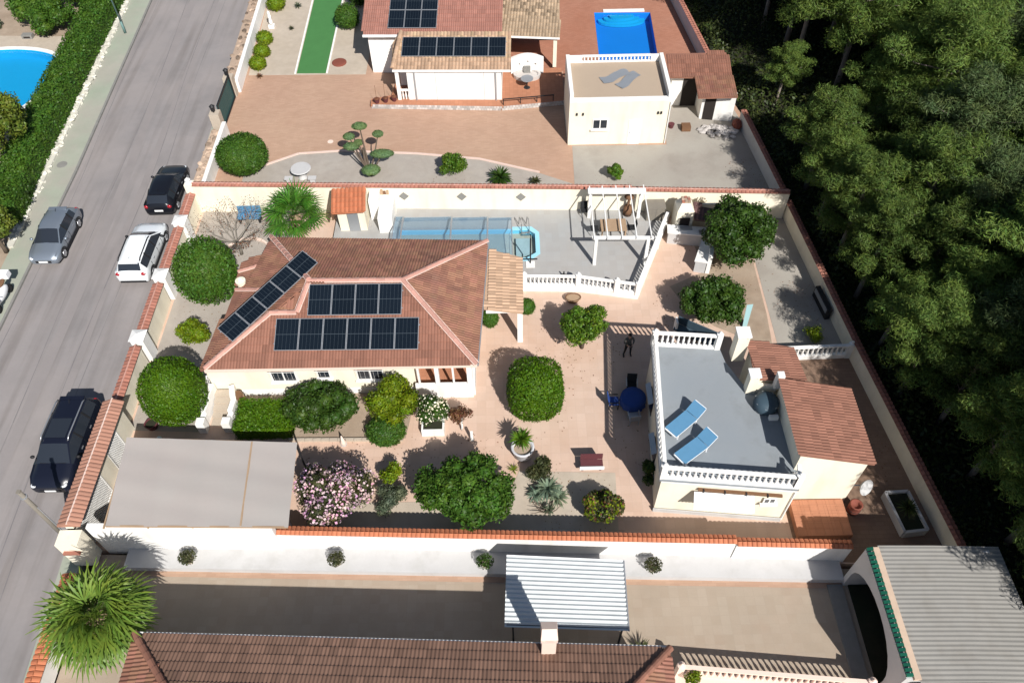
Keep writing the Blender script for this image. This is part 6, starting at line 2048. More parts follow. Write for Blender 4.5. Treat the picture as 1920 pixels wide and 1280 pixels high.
gt = T('garden_table', 'round garden table under a blue cloth in the annex shade', 'table', (5.95, 22.25, 0))
MB().lathe([(.62, .70), (.63, .74), (.30, .745)], 20, (5.95, 22.25, 0)).build('table_top', M['blue_cloth'], gt, True)
skt = MB()
for i in range(40):
    a = 2 * math.pi * i / 40
    r0_, r1_ = .63, .66 + .035 * math.sin(i * 2.1)
    skt.V += [(5.95 + r0_ * math.cos(a), 22.25 + r0_ * math.sin(a), .735), (5.95 + r1_ * math.cos(a), 22.25 + r1_ * math.sin(a), .32)]
skt.F = [(2 * i, 2 * i + 1, (2 * i + 3) % 80, (2 * i + 2) % 80) for i in range(40)]
skt.build('cloth_skirt', M['blue_cloth'], gt, True)
for a in (.4, 2.5, 4.6):
    MB().tube([(5.95 + .1 * math.cos(a), 22.25 + .1 * math.sin(a), .7), (5.95 + .45 * math.cos(a), 22.25 + .45 * math.sin(a), 0)], .025, 5).build('leg', M['dark'], gt)
def chair(label, x, y, rz, m, fm):
    t = T('garden_chair', label, 'chair', (0, 0, 0), 'chairs around the blue table')
    MB().box(-.25, -.25, .40, .25, .25, .46).build('seat', m, t)
    MB().obox((0, .27, .70), (.25, 0, 0), (0, .02, 0), (0, .06, .25)).build('backrest', m, t)
    for sx, sy in ((-.22, -.22), (.22, -.22), (-.22, .22), (.22, .22)):
        MB().box(sx - .02, sy - .02, 0, sx + .02, sy + .02, .40).build('leg', fm, t)
    for sx in (-.27, .27):
        MB().bar((sx, -.22, .62), (sx, .28, .64), .05, .035).build('armrest', fm, t)
    t.location = (x, y, 0)
    t.rotation_euler = (0, 0, rz)
chair('blue padded garden chair on the left side of the blue table', 5.0, 22.25, R(90), M['blue_cloth'], M['dark'])
chair('dark garden chair with pale armrests on the far side of the blue table', 6.0, 23.2, R(-5), M['cloth_dark'], M['offwhite'])
chair('pale grey garden chair on the near side of the blue table', 5.9, 21.3, R(185), M['alu'], M['alu'])

# table and chairs under the pergola
tp_ = T('garden_table', 'pale rectangular table under the white pergola', 'table', (6.1, 34.2, .4))
MB().box(5.35, 33.75, 1.08, 6.85, 34.75, 1.13).build('table_top', M['wood_pale'], tp_)
for x, y in ((5.42, 33.85), (6.78, 33.85), (5.42, 34.65), (6.78, 34.65)):
    MB().box(x - .04, y - .04, .4, x + .04, y + .04, 1.08).build('leg', M['wood_pale'], tp_)
def chair2(label, x, y, rz):
    t = T('patio_chair', label, 'chair', (0, 0, 0), 'dark chairs under the pergola')
    MB().box(-.22, -.22, .42, .22, .22, .46).build('seat', M['cloth_dark'], t)
    MB().obox((0, .23, .68), (.22, 0, 0), (0, .015, 0), (0, .04, .22)).build('backrest', M['cloth_dark'], t)
    for sx, sy in ((-.2, -.2), (.2, -.2), (-.2, .2), (.2, .2)):
        MB().box(sx - .015, sy - .015, 0, sx + .015, sy + .015, .42).build('leg', M['alu'], t)
    t.location = (x, y, .4)
    t.rotation_euler = (0, 0, rz)
chair2('dark chair left of the pale table under the pergola', 5.0, 34.3, R(90))
chair2('dark chair right of the pale table under the pergola', 7.2, 34.3, R(-90))
chair2('dark chair far left against the cream wall by the pergola post', 4.55, 35.9, R(10))
bq = T('patio_heater', 'brown folded patio heater by the back pergola post', 'heater', (7.15, 36.0, .4))
MB().lathe([(.28, 0), (.25, .6), (.08, .65), (.06, 1.2), (.12, 1.3), (.30, 1.35), (.05, 1.45)], 12, (7.15, 35.95, .4)).build('body', M['wood'], bq, True)
MB().lathe([(.285, .1), (.285, .14)], 12, (7.15, 35.95, .4)).build('band', M['dark'], bq)
cab = T('storage_cabinet', 'olive grey storage cabinet between pergola and oven', 'cabinet', (8.7, 35.6, .4))
MB().box(8.2, 35.3, .4, 9.25, 36.05, 1.35).build('case', M['kerb'], cab)
for x in (8.22, 8.74):
    MB().box(x, 35.275, .45, x + .49, 35.298, 1.3).build('door', M['pole'], cab)
MB().box(8.15, 35.25, 1.352, 9.3, 36.1, 1.40).build('lid', M['pole'], cab)
bu = T('parasol_base', 'small dark parasol base by the pool terrace balustrade', 'parasol base', (3.0, 30.75, .4))
MB().lathe([(.25, 0), (.24, .06), (.05, .10), (.04, .45)], 12, (3.0, 30.8, .4)).build('base', M['dark'], bu)
wt_ = T('wicker_tub', 'dark oval wicker tub below the pool terrace balustrade', 'tub', (3.45, 29.45, 0))
MB().lathe([(.30, 0), (.42, .32), (.45, .34), (.40, .34), (.34, .12)], 14, (3.45, 29.35, 0), 1, .7).build('tub', M['wood'], wt_)
MB().lathe([(.44, .26), (.45, .29)], 14, (3.45, 29.35, 0), 1, .7).build('rim_band', M['wood_pale'], wt_)
bw_ = T('garden_bench', 'dark red bench with white front board on the gravel bed edge', 'bench', (3.65, 18.6, 0))
MB().box(3.1, 18.55, .40, 4.15, 18.95, .46).build('seat', M['plum_pot'], bw_)
MB().box(3.05, 18.47, .30, 4.2, 18.53, .52).build('front_board', M['white'], bw_)
MB().box(3.1, 18.96, .46, 4.15, 19.02, .85).build('backrest', M['plum_pot'], bw_)
for x in (3.2, 4.05):
    MB().box(x - .05, 18.6, 0, x + .05, 18.9, .40).build('leg', M['plum_pot'], bw_)
be = T('bed_edging', 'low stone edging along the planting bed in front of the house', 'edging', (-8.3, 20.6, 0))
for i in range(14):
    x = -11.0 + i * .40
    MB().box(x, 20.52 - (x + 11) * .02, 0, x + .385, 20.66 - (x + 11) * .02, .16).build('edging_block', M['gravel'], be)
gn = T('garden_ornament', 'small white pointed ornament on the bed edging', 'ornament', (-8.3, 20.4, 0))
MB().lathe([(.13, 0), (.15, .2), (.10, .35), (.02, .75)], 10, (-8.3, 20.35, 0)).build('figure', M['pinkwhite'], gn, True)
MB().lathe([(.16, 0), (.16, .08)], 10, (-8.3, 20.35, 0)).build('base', M['offwhite'], gn)
ll = T('garden_lamp', 'low globe lamp on dark paving left of the entrance steps', 'lamp', (-17.0, 20.35, 0))
MB().tube([(-17.0, 20.35, 0), (-17.0, 20.35, .7)], .03, 6).build('stem', M['dark'], ll)
MB().ell((-17.0, 20.35, .82), (.14, .14, .14), 10, 8).build('globe', M['plastic_white'], ll, True)
bl_ = T('flower_pot', 'dark round pot inside the gateway corner', 'flower pot', (-17.9, 21.6, 0))
MB().lathe([(.22, 0), (.32, .35), (.34, .38), (.28, .38), (.25, .2)], 12, (-17.9, 21.55, 0)).build('pot', M['plum_pot'], bl_)
MB().lathe([(.26, .34), (.05, .35)], 12, (-17.9, 21.55, 0)).build('soil', M['litter'], bl_)
tb2 = T('blue_bench', 'small blue bench against the cream wall behind the bare fruit tree', 'bench', (-15.9, 36.6, 0))
MB().box(-16.6, 36.2, .38, -15.2, 36.75, .46).build('seat', M['lounge_blue'], tb2)
MB().box(-16.6, 36.78, .46, -15.2, 36.86, .9).build('backrest', M['lounge_blue'], tb2)
for x in (-16.5, -15.3):
    MB().box(x - .05, 36.25, 0, x + .05, 36.7, .38).build('leg', M['dark'], tb2)
rg = T('tree_ring', 'pale circular kerb ring around the bare fruit tree', 'tree ring', (-15.2, 33.2, 0))
for i in range(26):
    a = 2 * math.pi * i / 26
    x, y = -15.6 + 1.35 * math.cos(a), 33.5 + 1.35 * math.sin(a)
    MB().obox((x, y, .07), (-.155 * math.sin(a), .155 * math.cos(a), 0), (.06 * math.cos(a), .06 * math.sin(a), 0), (0, 0, .07)).build('ring_block', M['pinkwhite'], rg)
br = T('paddle_board', 'pale blue upright board leaning in the dark round tree', 'board', (12.6, 27.2, 0))
MB().slab([(12.45, 27.1, .05), (12.75, 27.25, .05), (12.9, 27.7, 1.3), (12.55, 27.65, 1.3)], .05).build('board', mat('pale_board', (0.26, 0.42, 0.44), .6, .05), br)
bx = T('wall_box', 'dark metal box leaning on the low wall beside the garden path', 'box', (17.05, 28.6, 0))
MB().bar((16.95, 29.4, .4), (17.15, 27.6, .4), .25, .75).build('case', M['dark'], bx)
MB().bar((16.82, 29.3, .55), (17.0, 27.7, .55), .02, .3).build('panel', M['alu'], bx)

# ================================================================== PLANTS
# clipped trees and hedges of the main plot
clipped('clipped_tree', 'large rounded clipped tree between the white car and the house roof', (-16.62, 30.2, 0), (1.64, 1.7, 1.9), 2.1, M['lf_mid'], 9500, .15, trunk_h=1.2, noise=.10, shell=.25, tilt=.9)
clipped('clipped_tree', 'smooth egg shaped bright green topiary beside the entrance steps', (-16.5, 22.4, 0), (1.54, 1.58, 1.93), 1.83, M['lf_top'], 11000, .10, trunk_h=.8, noise=.012, shell=.06)
clipped('clipped_hedge', 'tall dome shaped clipped bush standing alone in the pink patio', (1.1, 22.4, 0), (1.36, 1.33, 1.55), 1.42, M['lf_top'], 12000, .11, cat='bush', trunk_h=None, noise=.02, shell=.08, zmin=-.95, sq=3.0)
def boxhedge(name, label, poly, z0, z1, m, n, size, cat='hedge', group=None, rough=.06):
    """clipped hedge: an opaque heart with leaves over its top and sides"""
    c = Vector((sum(p[0] for p in poly) / len(poly), sum(p[1] for p in poly) / len(poly), z0))
    t = T(name, label, cat, c, group)
    inn = [(c.x + (p[0] - c.x) * .97 if len(poly) == 4 else p[0], c.y + (p[1] - c.y) * .985) for p in poly]
    core = MB().prism(inn, z0, z1 - .10 - 1.9 * rough)
    V0 = np.array([(x - c.x, y - c.y, z - c.z) for x, y, z in core.V])
    core.build('heart', m, t)
    xs, ys = [p[0] for p in poly], [p[1] for p in poly]
    P_, N_2 = [], []
    per = [((Vector(a), Vector(b))) for a, b in zip(poly, list(poly[1:]) + [poly[0]])]
    Ls = [(b - a).length for a, b in per]
    area_top = abs(sum(a.x * b.y - b.x * a.y for a, b in per)) / 2
    area_side = sum(Ls) * (z1 - z0)
    nt = int(n * area_top / (area_top + area_side))
    while len(P_) < nt:
        x, y = random.uniform(min(xs), max(xs)), random.uniform(min(ys), max(ys))
        if in_poly(x, y, poly):
            P_.append((x - c.x, y - c.y, z1 - c.z - .05 + rough * (math.sin(x * 3.1 + y) * math.cos(y * 2.3 - x) - random.random())))
            N_2.append((random.uniform(-.3, .3), random.uniform(-.3, .3), 1))
    ccw = sum(a.x * b.y - b.x * a.y for a, b in per) > 0
    for _ in range(n - nt):
        a, b = random.choices(per, Ls)[0]
        p = a.lerp(b, random.random())
        d = (b - a).normalized()
        o = Vector((d.y, -d.x)) * (1 if ccw else -1)
        p = p + o * random.uniform(-.08, rough)
        P_.append((p.x - c.x, p.y - c.y, random.uniform(0, z1 - z0 - .03)))
        N_2.append((o.x, o.y, .3))
    V, F = leaf_quads(np.array(P_), np.array(N_2), size, tilt=.6)
    fast('foliage', V, F, m, t)
    return t
boxhedge('clipped_hedge', 'low dark clipped hedge right of the entrance steps', [(-13.55, 20.75), (-10.9, 20.75), (-10.9, 22.5), (-13.55, 22.5)], 0, 1.0, M['lf_top'], 5000, .11, cat='hedge', rough=.10)
lobed('flowering_bush', 'wide dark leafed bush below the windows of the main house', (-9.35, 21.95, 0), lobes_for(2.05, 1.25, 1.0, 1.05, 46, .38, .58, 3), M['lf_dark'], 14000, .15, cat='bush', core=.7)
lobed('lime_shrub', 'large yellow green shrub beside the house porch', (-5.85, 21.9, 0), lobes_for(1.25, 1.05, 1.25, 1.35, 12, .45, .65, 5), M['lf_lime'], 8000, .14, cat='shrub', core=.65)
clipped('clipped_bush', 'small dark clipped ball bush on the bed edge below the lime shrub', (-6.2, 20.75, 0), (.95, .85, .62), .55, M['lf_mid'], 4500, .10, cat='bush', trunk_h=None, noise=.03, shell=.1)
lobed('white_flowering_shrub', 'upright shrub with white blossoms in a white planter box by the porch', (-3.92, 21.1, 0), lobes_for(.62, .55, 1.05, 1.45, 9, .38, .5, 8), M['lf_dark'], 4500, .12, cat='shrub', core=.65, extra=((520, .09, M['fl_white'], 'blossoms'),))
wp = T('planter_box', 'white planter box under the white flowering shrub', 'planter', (-3.95, 20.95, 0))
MB().box(-4.5, 20.7, 0, -3.4, 21.4, .12).box(-4.5, 20.7, .12, -3.4, 20.78, .5).box(-4.5, 21.32, .12, -3.4, 21.4, .5).box(-4.5, 20.78, .12, -4.42, 21.32, .5).box(-3.48, 20.78, .12, -3.4, 21.32, .5).build('box', M['white'], wp)
MB().box(-4.41, 20.79, .121, -3.49, 21.31, .44).build('soil', M['litter'], wp)
lobed('small_tree', 'small reddish tree with thin white trunk at the porch corner', (-2.55, 21.0, 0), lobes_for(.5, .45, .5, 1.35, 6, .25, .36, 9), M['lf_red'], 1500, .11, core=0, shell=.8, trunk=trunk_mb(1.3, .045, .03, (.1, .1), limbs=((.75, (.25, .1, 1.5), .025), (.75, (-.25, 0, 1.5), .025))), bark=M['white'])
ps = tag(MB().box(-2.1, 20.35, 0, -1.98, 20.47, .75).build('marker_post', M['white']), 'short white post beside the small reddish tree', 'post')
lobed('oleander', 'big oleander covered in pink and pale blossoms by the carport', (-8.1, 16.75, 0), lobes_for(1.85, 1.6, 1.55, 1.5, 26, .42, .68, 12), M['lf_olive'], 12500, .13, cat='shrub', core=.55, tilt=1.1, asp=.4, extra=((1750, .115, M['fl_pale'], 'pale_blossoms'), (1000, .115, M['fl_pink'], 'pink_blossoms')))
lobed('citrus_tree', 'largest dense leafy tree beside the white wall and gravel bed', (-2.15, 16.75, 0), lobes_for(2.25, 1.65, 1.45, 1.75, 52, .38, .62, 15), M['lf_mid'], 21000, .15, core=.66, trunk=trunk_mb(1.5, .14, .09, limbs=((.5, (.9, .2, 1.8), .06), (.5, (-.9, .1, 1.8), .06))))
lobed('lime_shrub', 'small yellow green shrub between oleander and the largest tree', (-5.66, 18.15, 0), lobes_for(.5, .42, .5, .75, 7, .25, .35, 18), M['lf_lime'], 2200, .12, cat='shrub', core=.5)
lobed('grey_shrub', 'grey green shrub in front of the small yellow green shrub', (-5.62, 17.05, 0), lobes_for(.75, .65, .55, .55, 9, .28, .42, 19), M['lf_grey'], 3200, .12, cat='shrub', core=.5, asp=.35)
V, F = blades(70, (0, 0, .35), .75, (.15, 1.3), 3, .05, .6)
V2, F2 = blades(50, (.45, -.35, .2), .6, (.1, 1.2), 5, .045, .6)
V3_, F3 = blades(40, (-.55, -.15, .15), .5, (.1, 1.2), 6, .045, .6)
Vc, Fc = cat_clouds([(V, F), (V2, F2), (V3_, F3)])
plant('agave', 'blue green spiky succulent clump on the gravel bed', 'succulent', (1.5, 17.45, 0.01), [(Vc, Fc, M['lf_blue'])], crown_name='blades')
lobed('olive_bush', 'dark olive bush behind the blue green succulent', (1.2, 18.2, 0), lobes_for(.5, .45, .6, .85, 8, .28, .4, 21), M['lf_olive'], 2600, .12, cat='bush', core=.5)
bt = T('bare_plant', 'bare curling dry branches at the foot of the gravel bed', 'plant', (1.5, 16.4, 0))
tb = MB()
rd = random.Random(4)
for i in range(8):
    a = rd.uniform(0, 6.28)
    p = [Vector((1.45, 16.45, 0))]
    for k in range(4):
        a += rd.uniform(-.6, .6)
        p.append(p[-1] + Vector((.2 * math.cos(a), .2 * math.sin(a), .10)))
    tb.tube(p, [.03, .026, .02, .015, .008], 5)
tb.build('branches', M['bark'], bt)
V, F = blades(26, (1.5 - 1.5, 0.05, .35), .35, (.1, 1.2), 8, .035, .6)
fast('leaves', V, F, M['lf_grey'], bt)
lobed('variegated_bush', 'round bush with mixed dark and yellowish leaves at the right of the gravel bed', (3.85, 16.3, 0), lobes_for(.85, .75, .8, .85, 13, .3, .45, 23), M['lf_olive'], 6000, .13, cat='bush', core=.6, extra=((700, .12, M['lf_lime'], 'pale_leaves'), (350, .12, M['lf_red'], 'red_leaves')))
pt_ = T('stone_planter', 'pale grey stone tub with a yucca at the patio centre', 'planter', (.4, 19.55, 0))
MB().lathe([(.36, 0), (.44, .1), (.52, .62), (.56, .66), (.56, .74), (.46, .74), (.42, .55)], 18, (.4, 19.55, 0)).build('tub', M['grey_pot'], pt_, True)
MB().lathe([(.44, .58), (.05, .62)], 16, (.4, 19.55, 0)).build('soil', M['soil'], pt_)
V, F = blades(90, (0, 0, .55), .62, (-.1, 1.45), 31, .045, .35)
plant('yucca', 'spiky yellow green yucca growing in the pale grey stone tub', 'plant', (.33, 19.68, .6), [(V, F, M['lf_citrus'])], trunk_mb(.55, .07, .06), crown_name='blades')
V, F = blades(18, (0, 0, .05), .35, (.2, 1.3), 33, .02, .3)
plant('grass_tuft', 'yellowish grass tuft at the patio edge below the stone tub', 'plant', (-.05, 18.7, 0), [(V, F, M['lf_lime'])], crown_name='blades')
lobed('citrus_tree', 'loose bright leafed tree beside the standing person', (3.72, 26.0, 0), lobes_for(1.35, 1.25, 1.15, 1.75, 24, .28, .5, 25), M['lf_citrus'], 9000, .15, core=0, shell=.8, trunk=trunk_mb(1.2, .09, .06, (.1, .1), limbs=((.5, (.7, .2, 1.8), .045), (.5, (-.6, .4, 1.9), .045), (.75, (.1, -.7, 1.9), .045), (.75, (0, .6, 2.3), .04))), extra=((160, .10, M['lf_lime'], 'young_leaves'),))
lobed('evergreen_tree', 'large dark leafy tree behind the white barbecue counter', (12.75, 32.2, 0), lobes_for(2.0, 1.9, 1.75, 2.4, 46, .45, .75, 27), M['lf_dark'], 19000, .17, core=.66, trunk=trunk_mb(2.0, .18, .12, limbs=((.5, (1.0, .4, 2.6), .08), (.5, (-1.0, .3, 2.6), .08))))
lobed('evergreen_tree', 'round dark leafy tree on the brown bed behind the garden bench', (10.75, 27.85, 0), lobes_for(1.75, 1.6, 1.05, 1.4, 36, .38, .6, 29), M['lf_dark'], 14000, .15, core=.66, trunk=trunk_mb(1.2, .14, .09))
clipped('clipped_bush', 'small round clipped bush right of the tan tiled canopy', (.88, 28.6, 0), (.44, .44, .48), .46, M['lf_mid'], 1500, .09, cat='bush', trunk_h=None)
clipped('clipped_bush', 'small round clipped bush at the house wall below the tan canopy', (-1.15, 27.75, 0), (.46, .46, .62), .55, M['lf_mid'], 1500, .09, cat='bush', trunk_h=None)
lobed('yellow_shrub', 'yellow green shrub between the two clipped trees along the street wall', (-17.0, 27.15, 0), lobes_for(.8, .85, .55, .65, 12, .3, .45, 35), M['lf_lime'], 4500, .12, cat='shrub', core=.6)
# bare fruit tree
ft_ = T('fruit_tree', 'nearly leafless spreading fruit tree in the gravel corner by the blue bench', 'tree', (-15.9, 33.6, 0))
tb = MB()
rd = random.Random(8)
tips = []
tb.tube([(-15.9, 33.6, 0), (-15.85, 33.6, .5), (-15.95, 33.65, 1.0)], [.11, .085, .07], 7)
for i in range(11):
    a = i * 2.4
    p = [Vector((-15.95, 33.65, rd.uniform(.7, 1.0)))]
    for k in range(5):
        a += rd.uniform(-.35, .35)
        p.append(p[-1] + Vector((.36 * math.cos(a), .36 * math.sin(a), .24)))
        if k > 0:
            for s_ in (-1, 1):
                b = a + s_ * rd.uniform(.5, 1.1)
                e = p[-1] + Vector((.45 * math.cos(b), .45 * math.sin(b), .2))
                e2 = e + Vector((.25 * math.cos(b + .4), .25 * math.sin(b + .4), .14))
                tb.tube([p[-1], e, e2], [.017, .011, .004], 4)
                tips += [e, e2]
    tb.tube(p, [.05, .042, .034, .026, .018, .009], 5)
tb.build('branches', M['pole'], ft_, True)
tp__ = np.array([tuple(t_ - Vector((-15.9, 33.6, 0))) for t_ in tips for _ in range(5)]) + RNG.normal(size=(len(tips) * 5, 3)) * .12
V, F = leaf_quads(tp__, RNG.normal(size=tp__.shape), .09)
fast('leaves', V, F, M['lf_red'], ft_)
# fan palm by the pool shed
def palm(label, loc, h, n, L, B, seed, m, r=.2, el=(1.35, -.25)):
    V, F = frond_cloud(n, (0, 0, h), L, B, 19, el[0], el[1], .45 if n < 40 else .68, seed, .045)
    t = T('fan_palm', label, 'palm', loc)
    fast('fronds', V, F, m, t)
    tr = MB().tube([(0, 0, 0), (.02, 0, h * .5), (0, 0, h)], [r * 1.15, r, r * .9], 10)
    rd = random.Random(seed)
    for i in range(150):
        a, z = rd.uniform(0, 6.28), h * (.35 + .66 * rd.random())
        p = Vector((r * .92 * math.cos(a), r * .92 * math.sin(a), z))
        e = p + Vector((math.cos(a) * .16, math.sin(a) * .16, .14))
        tr.bar(p, e, .07, .03)
    tr.V = [(x + loc[0], y + loc[1], z + loc[2]) for x, y, z in tr.V]
    tr.build('trunk', M['palmbark'], t)
    return t
palm('bright green fan palm growing beside the orange roofed pool shed', (-12.35, 34.35, 0), 2.35, 26, 1.05, 1.15, 5, M['lf_palm2'], .17)
palm('very large fan palm with fibrous trunk at the bottom left corner', (-16.15, 11.05, -.2), 3.3, 66, 1.05, 1.25, 7, M['lf_palm'], .32, (1.25, -.55))
dp = bpy.data.objects['fan_palm.001'] if 'fan_palm.001' in bpy.data.objects else None
if dp:
    V, F = frond_cloud(20, (0, 0, 3.1), .8, .85, 13, -.35, -1.1, .8, 17, .05)
    fast('dead_fronds', V, F, M['palmbark'], dp)
# climber by the annex wall, shrub by the wood wall, ledge pots
lobed('climbing_plant', 'dark climbing plant on the shaded left wall of the annex', (6.2, 18.1, 0), [(0, -.3, .5, .3), (.02, .1, .8, .32), (.03, .4, .6, .28), (.02, -.1, 1.2, .22)], M['lf_dark'], 1500, .11, cat='climber', core=.4)
lobed('small_shrub', 'small yellowish shrub in the shade by the wood wall', (16.0, 26.3, 0), lobes_for(.45, .45, .45, .5, 7, .2, .32, 41), M['lf_lime'], 1200, .10, cat='shrub', core=0, shell=.9)
for (x, y), l in zip(((-14.3, 14.42), (-7.8, 14.2), (-1.37, 13.95), (5.85, 13.62)), ('leftmost dry potted plant on the white wall ledge', 'dry potted plant on the ledge below the pink oleander', 'dark potted plant on the ledge left of the metal canopy', 'dry potted plant on the ledge right of the metal canopy')):
    p = T('potted_plant', l, 'potted plant', (x, y, .14), 'potted plants on the white ledge')
    MB().lathe([(.12, 0), (.19, .26), (.21, .28), (.17, .28), (.15, .15)], 10, (x, y, .14)).build('pot', M['gravel'], p)
    V, F = leaf_quads(*ell_points(520, (0, 0, .48), (.40, .36, .28), .6, -.6), .10, tilt=1.0)
    fast('leaves', V, F, M['lf_olive'] if x != -1.37 else M['lf_dark'], p)
lobed('potted_plant', 'small bright potted plant at the left end of the bottom balustrade', (6.75, 8.95, 0), [(0, 0, .65, .3), (.12, .05, .8, .22)], M['lf_lime'], 800, .09, cat='potted plant', core=.4)
V, F = blades(60, (0, 0, .28), .5, (.0, 1.4), 43, .03, .4)
plant('planter_weeds', 'dark sparse weeds growing in the long white framed planter', 'plant', (17.5, 16.0, .36), [(V, F, M['lf_under'])], crown_name='blades')
wst = T('small_weed', 'tuft of weeds at the edge of the brown roof by the metal canopy', 'plant', (5.0, 10.3, -.2))
V, F = blades(40, (0, 0, .05), .6, (.3, 1.4), 44, .03, .4)
fast('blades', V, F, M['lf_olive'], wst)

# top plot plants
clipped('clipped_tree', 'large flat topped clipped shrub at the street corner of the top driveway', (-17.05, 41.3, 0), (1.62, 1.55, 1.2), 1.35, M['lf_mid'], 8500, .12, cat='shrub', trunk_h=.6, noise=.035, shell=.1)
cl_ = T('cloud_pruned_tree', 'cloud pruned tree with flat oval pads on the grey gravel bed', 'tree', (-8.9, 40.55, 0))
tb = MB()
pads = [(-9.45, 42.4, 2.5, .50, .36), (-10.1, 41.75, 2.2, .38, .30), (-9.95, 41.2, 1.85, .52, .36), (-8.3, 42.1, 2.1, .36, .30), (-8.05, 41.05, 1.35, .80, .42), (-8.75, 40.2, .75, .62, .52), (-9.6, 41.9, 1.6, .3, .25)]
for (x, y, z, rx, ry) in pads:
    tb.tube([(-8.9, 40.55, .25), ((x - 8.9) / 2, (y + 40.55) / 2, z * .5), (x, y, z - .05)], [.075, .055, .035], 6)
    V, F = cat_clouds([leaf_quads(*ell_points(900, (x + 8.9, y - 40.55, z), (rx, ry, .20), .12, -.6), .09, tilt=.5), core_cloud((x + 8.9, y - 40.55, z), (rx, ry, .2), .88)])
    fast('leaf_pad', V, F, M['lf_cloud'], cl_)
tb.tube([(-8.9, 40.55, 0), (-8.95, 40.6, .3), (-9.2, 41.0, .9), (-9.3, 41.5, 1.5)], [.13, .11, .09, .06], 8)
tb.build('trunk', M['bark'], cl_, True)
lobed('leafy_shrub', 'bright green leafy shrub in the middle of the grey gravel bed', (-3.45, 40.35, 0), lobes_for(.85, .7, .75, .75, 11, .3, .45, 51), M['lf_citrus'], 4200, .14, cat='shrub', core=.5)
V, F = blades(110, (0, 0, .3), .85, (-.1, 1.4), 53, .07, .6)
plant('cycad', 'dark green cycad rosette against the long back wall', 'plant', (-.5, 39.6, .02), [(V, F, M['lf_dark'])], crown_name='blades')
V, F = blades(40, (0, 0, .15), .45, (.1, 1.3), 54, .05, .5)
plant('small_rosette', 'small olive rosette at the right end of the grey gravel bed', 'plant', (1.7, 39.4, .02), [(V, F, M['lf_olive'])], crown_name='blades')
lobed('cactus_clump', 'pale green prickly cactus clump on the concrete yard', (6.75, 39.6, 0), lobes_for(.5, .42, .6, .65, 12, .16, .24, 55), M['lf_citrus'], 1800, .13, cat='cactus', core=.9, shell=.1)
for (x, y, r_), l in zip(((-18.62, 56.75, .62), (-18.5, 54.95, .62), (-18.5, 53.3, .62), (-18.6, 61.9, .75)), ('farthest of three yellow green round bushes by the street wall', 'middle of three yellow green round bushes by the street wall', 'nearest of three yellow green round bushes by the street wall', 'yellow green bush alone at the top edge by the street wall')):
    clipped('round_bush', l, (x, y, 0), (r_, r_, r_ * .85), r_ * .7, M['lf_lime'], 1400, .12, cat='bush', trunk_h=None, noise=.05, shell=.2, group='yellow green bushes along the street wall')
clipped('round_bush', 'dark round bush in the shadow between turf strip and top house', (-12.4, 58.8, 0), (.95, .9, 1.0), .9, M['lf_mid'], 2600, .13, cat='bush', trunk_h=None, noise=.06, shell=.2)
clipped('round_bush', 'dark bush at the top edge right of the turf strip', (-11.9, 62.3, 0), (.9, .9, 1.0), .9, M['lf_dark'], 2200, .14, cat='bush', trunk_h=None, noise=.06, shell=.2)
V, F = blades(34, (0, 0, .08), .32, (.1, 1.3), 57, .03, .4)
dry = plant('dry_tuft', 'dry brown tuft where the gravel garden meets the driveway', 'plant', (-18.2, 52.0, .02), [(V, F, M['lf_red'])], crown_name='blades')
d2 = plant('grey_tuft', 'grey green tuft in the gravel left of the turf strip near the top', 'plant', (-16.9, 62.0, .02), [(V * 1.3, F, M['lf_grey'])], crown_name='blades')
d3 = plant('dark_tuft', 'small dark tuft alone in the pale gravel left of the turf strip', 'plant', (-16.9, 58.6, .02), [(V * .9, F, M['lf_olive'])], crown_name='blades')

# left neighbour's hedge and trees
boxhedge('long_hedge', 'long clipped green hedge along the greenish pavement', [(-29.95, 36.5), (-30.5, 41.7), (-31.55, 63.8), (-32.6, 82), (-34.4, 82), (-33.45, 63.8), (-32.4, 41.7), (-31.9, 36.5)], 0, 1.75, M['lf_mid'], 46000, .17, cat='hedge', rough=.14)
for (x, y, z, rx, rz_, m, n, l, sd_) in ((-35.4, 59.2, 1.2, 1.9, 1.3, 'lf_mid', 7000, 'broad leafy shrub at the top left between hedge and pool', 61), (-37.6, 60.8, 1.3, 1.8, 1.3, 'lf_mid', 6000, 'leafy shrub at the top left corner beside the earth path', 62),
                                        (-34.6, 62.4, 1.4, 2.0, 1.5, 'lf_mid', 6000, 'leafy shrub at the top edge behind the long hedge', 63), (-38.4, 64.5, 1.4, 2.2, 1.5, 'lf_mid', 5000, 'shrub in the far top left garden corner', 64)):
    lobed('garden_shrub', l, (x, y, 0), lobes_for(rx, rx, rz_, z, 14, .6, .9, sd_), M[m], n, .2, cat='shrub', core=.7, group='shrubs around the left pool garden')
lobed('low_plant', 'low green plant patch on the earth left of the pool shrubs', (-41.0, 59.9, 0), lobes_for(.9, .5, .3, .25, 6, .25, .35, 65), M['lf_grey'], 1500, .12, cat='plant', core=.5)
cr = T('crate', 'small dark grey box on the pool paving by the shrubs', 'crate', (-37.6, 58.3, 0))
MB().box(-38.0, 58.05, 0, -37.2, 58.5, .3).build('case', M['kerb'], cr)
MB().box(-37.85, 58.03, .08, -37.35, 58.049, .2).build('slot', M['dark_in'], cr)
lobed('olive_tree', 'olive green tree overhanging the left pool at the picture edge', (-32.6, 42.6, 0), lobes_for(2.0, 2.0, 2.0, 3.2, 26, .5, .8, 66), M['lf_olive2'], 12000, .19, core=.6, trunk=trunk_mb(2.4, .16, .1, limbs=((.75, (.9, .2, 3.2), .08), (.75, (-.9, .2, 3.2), .08))))
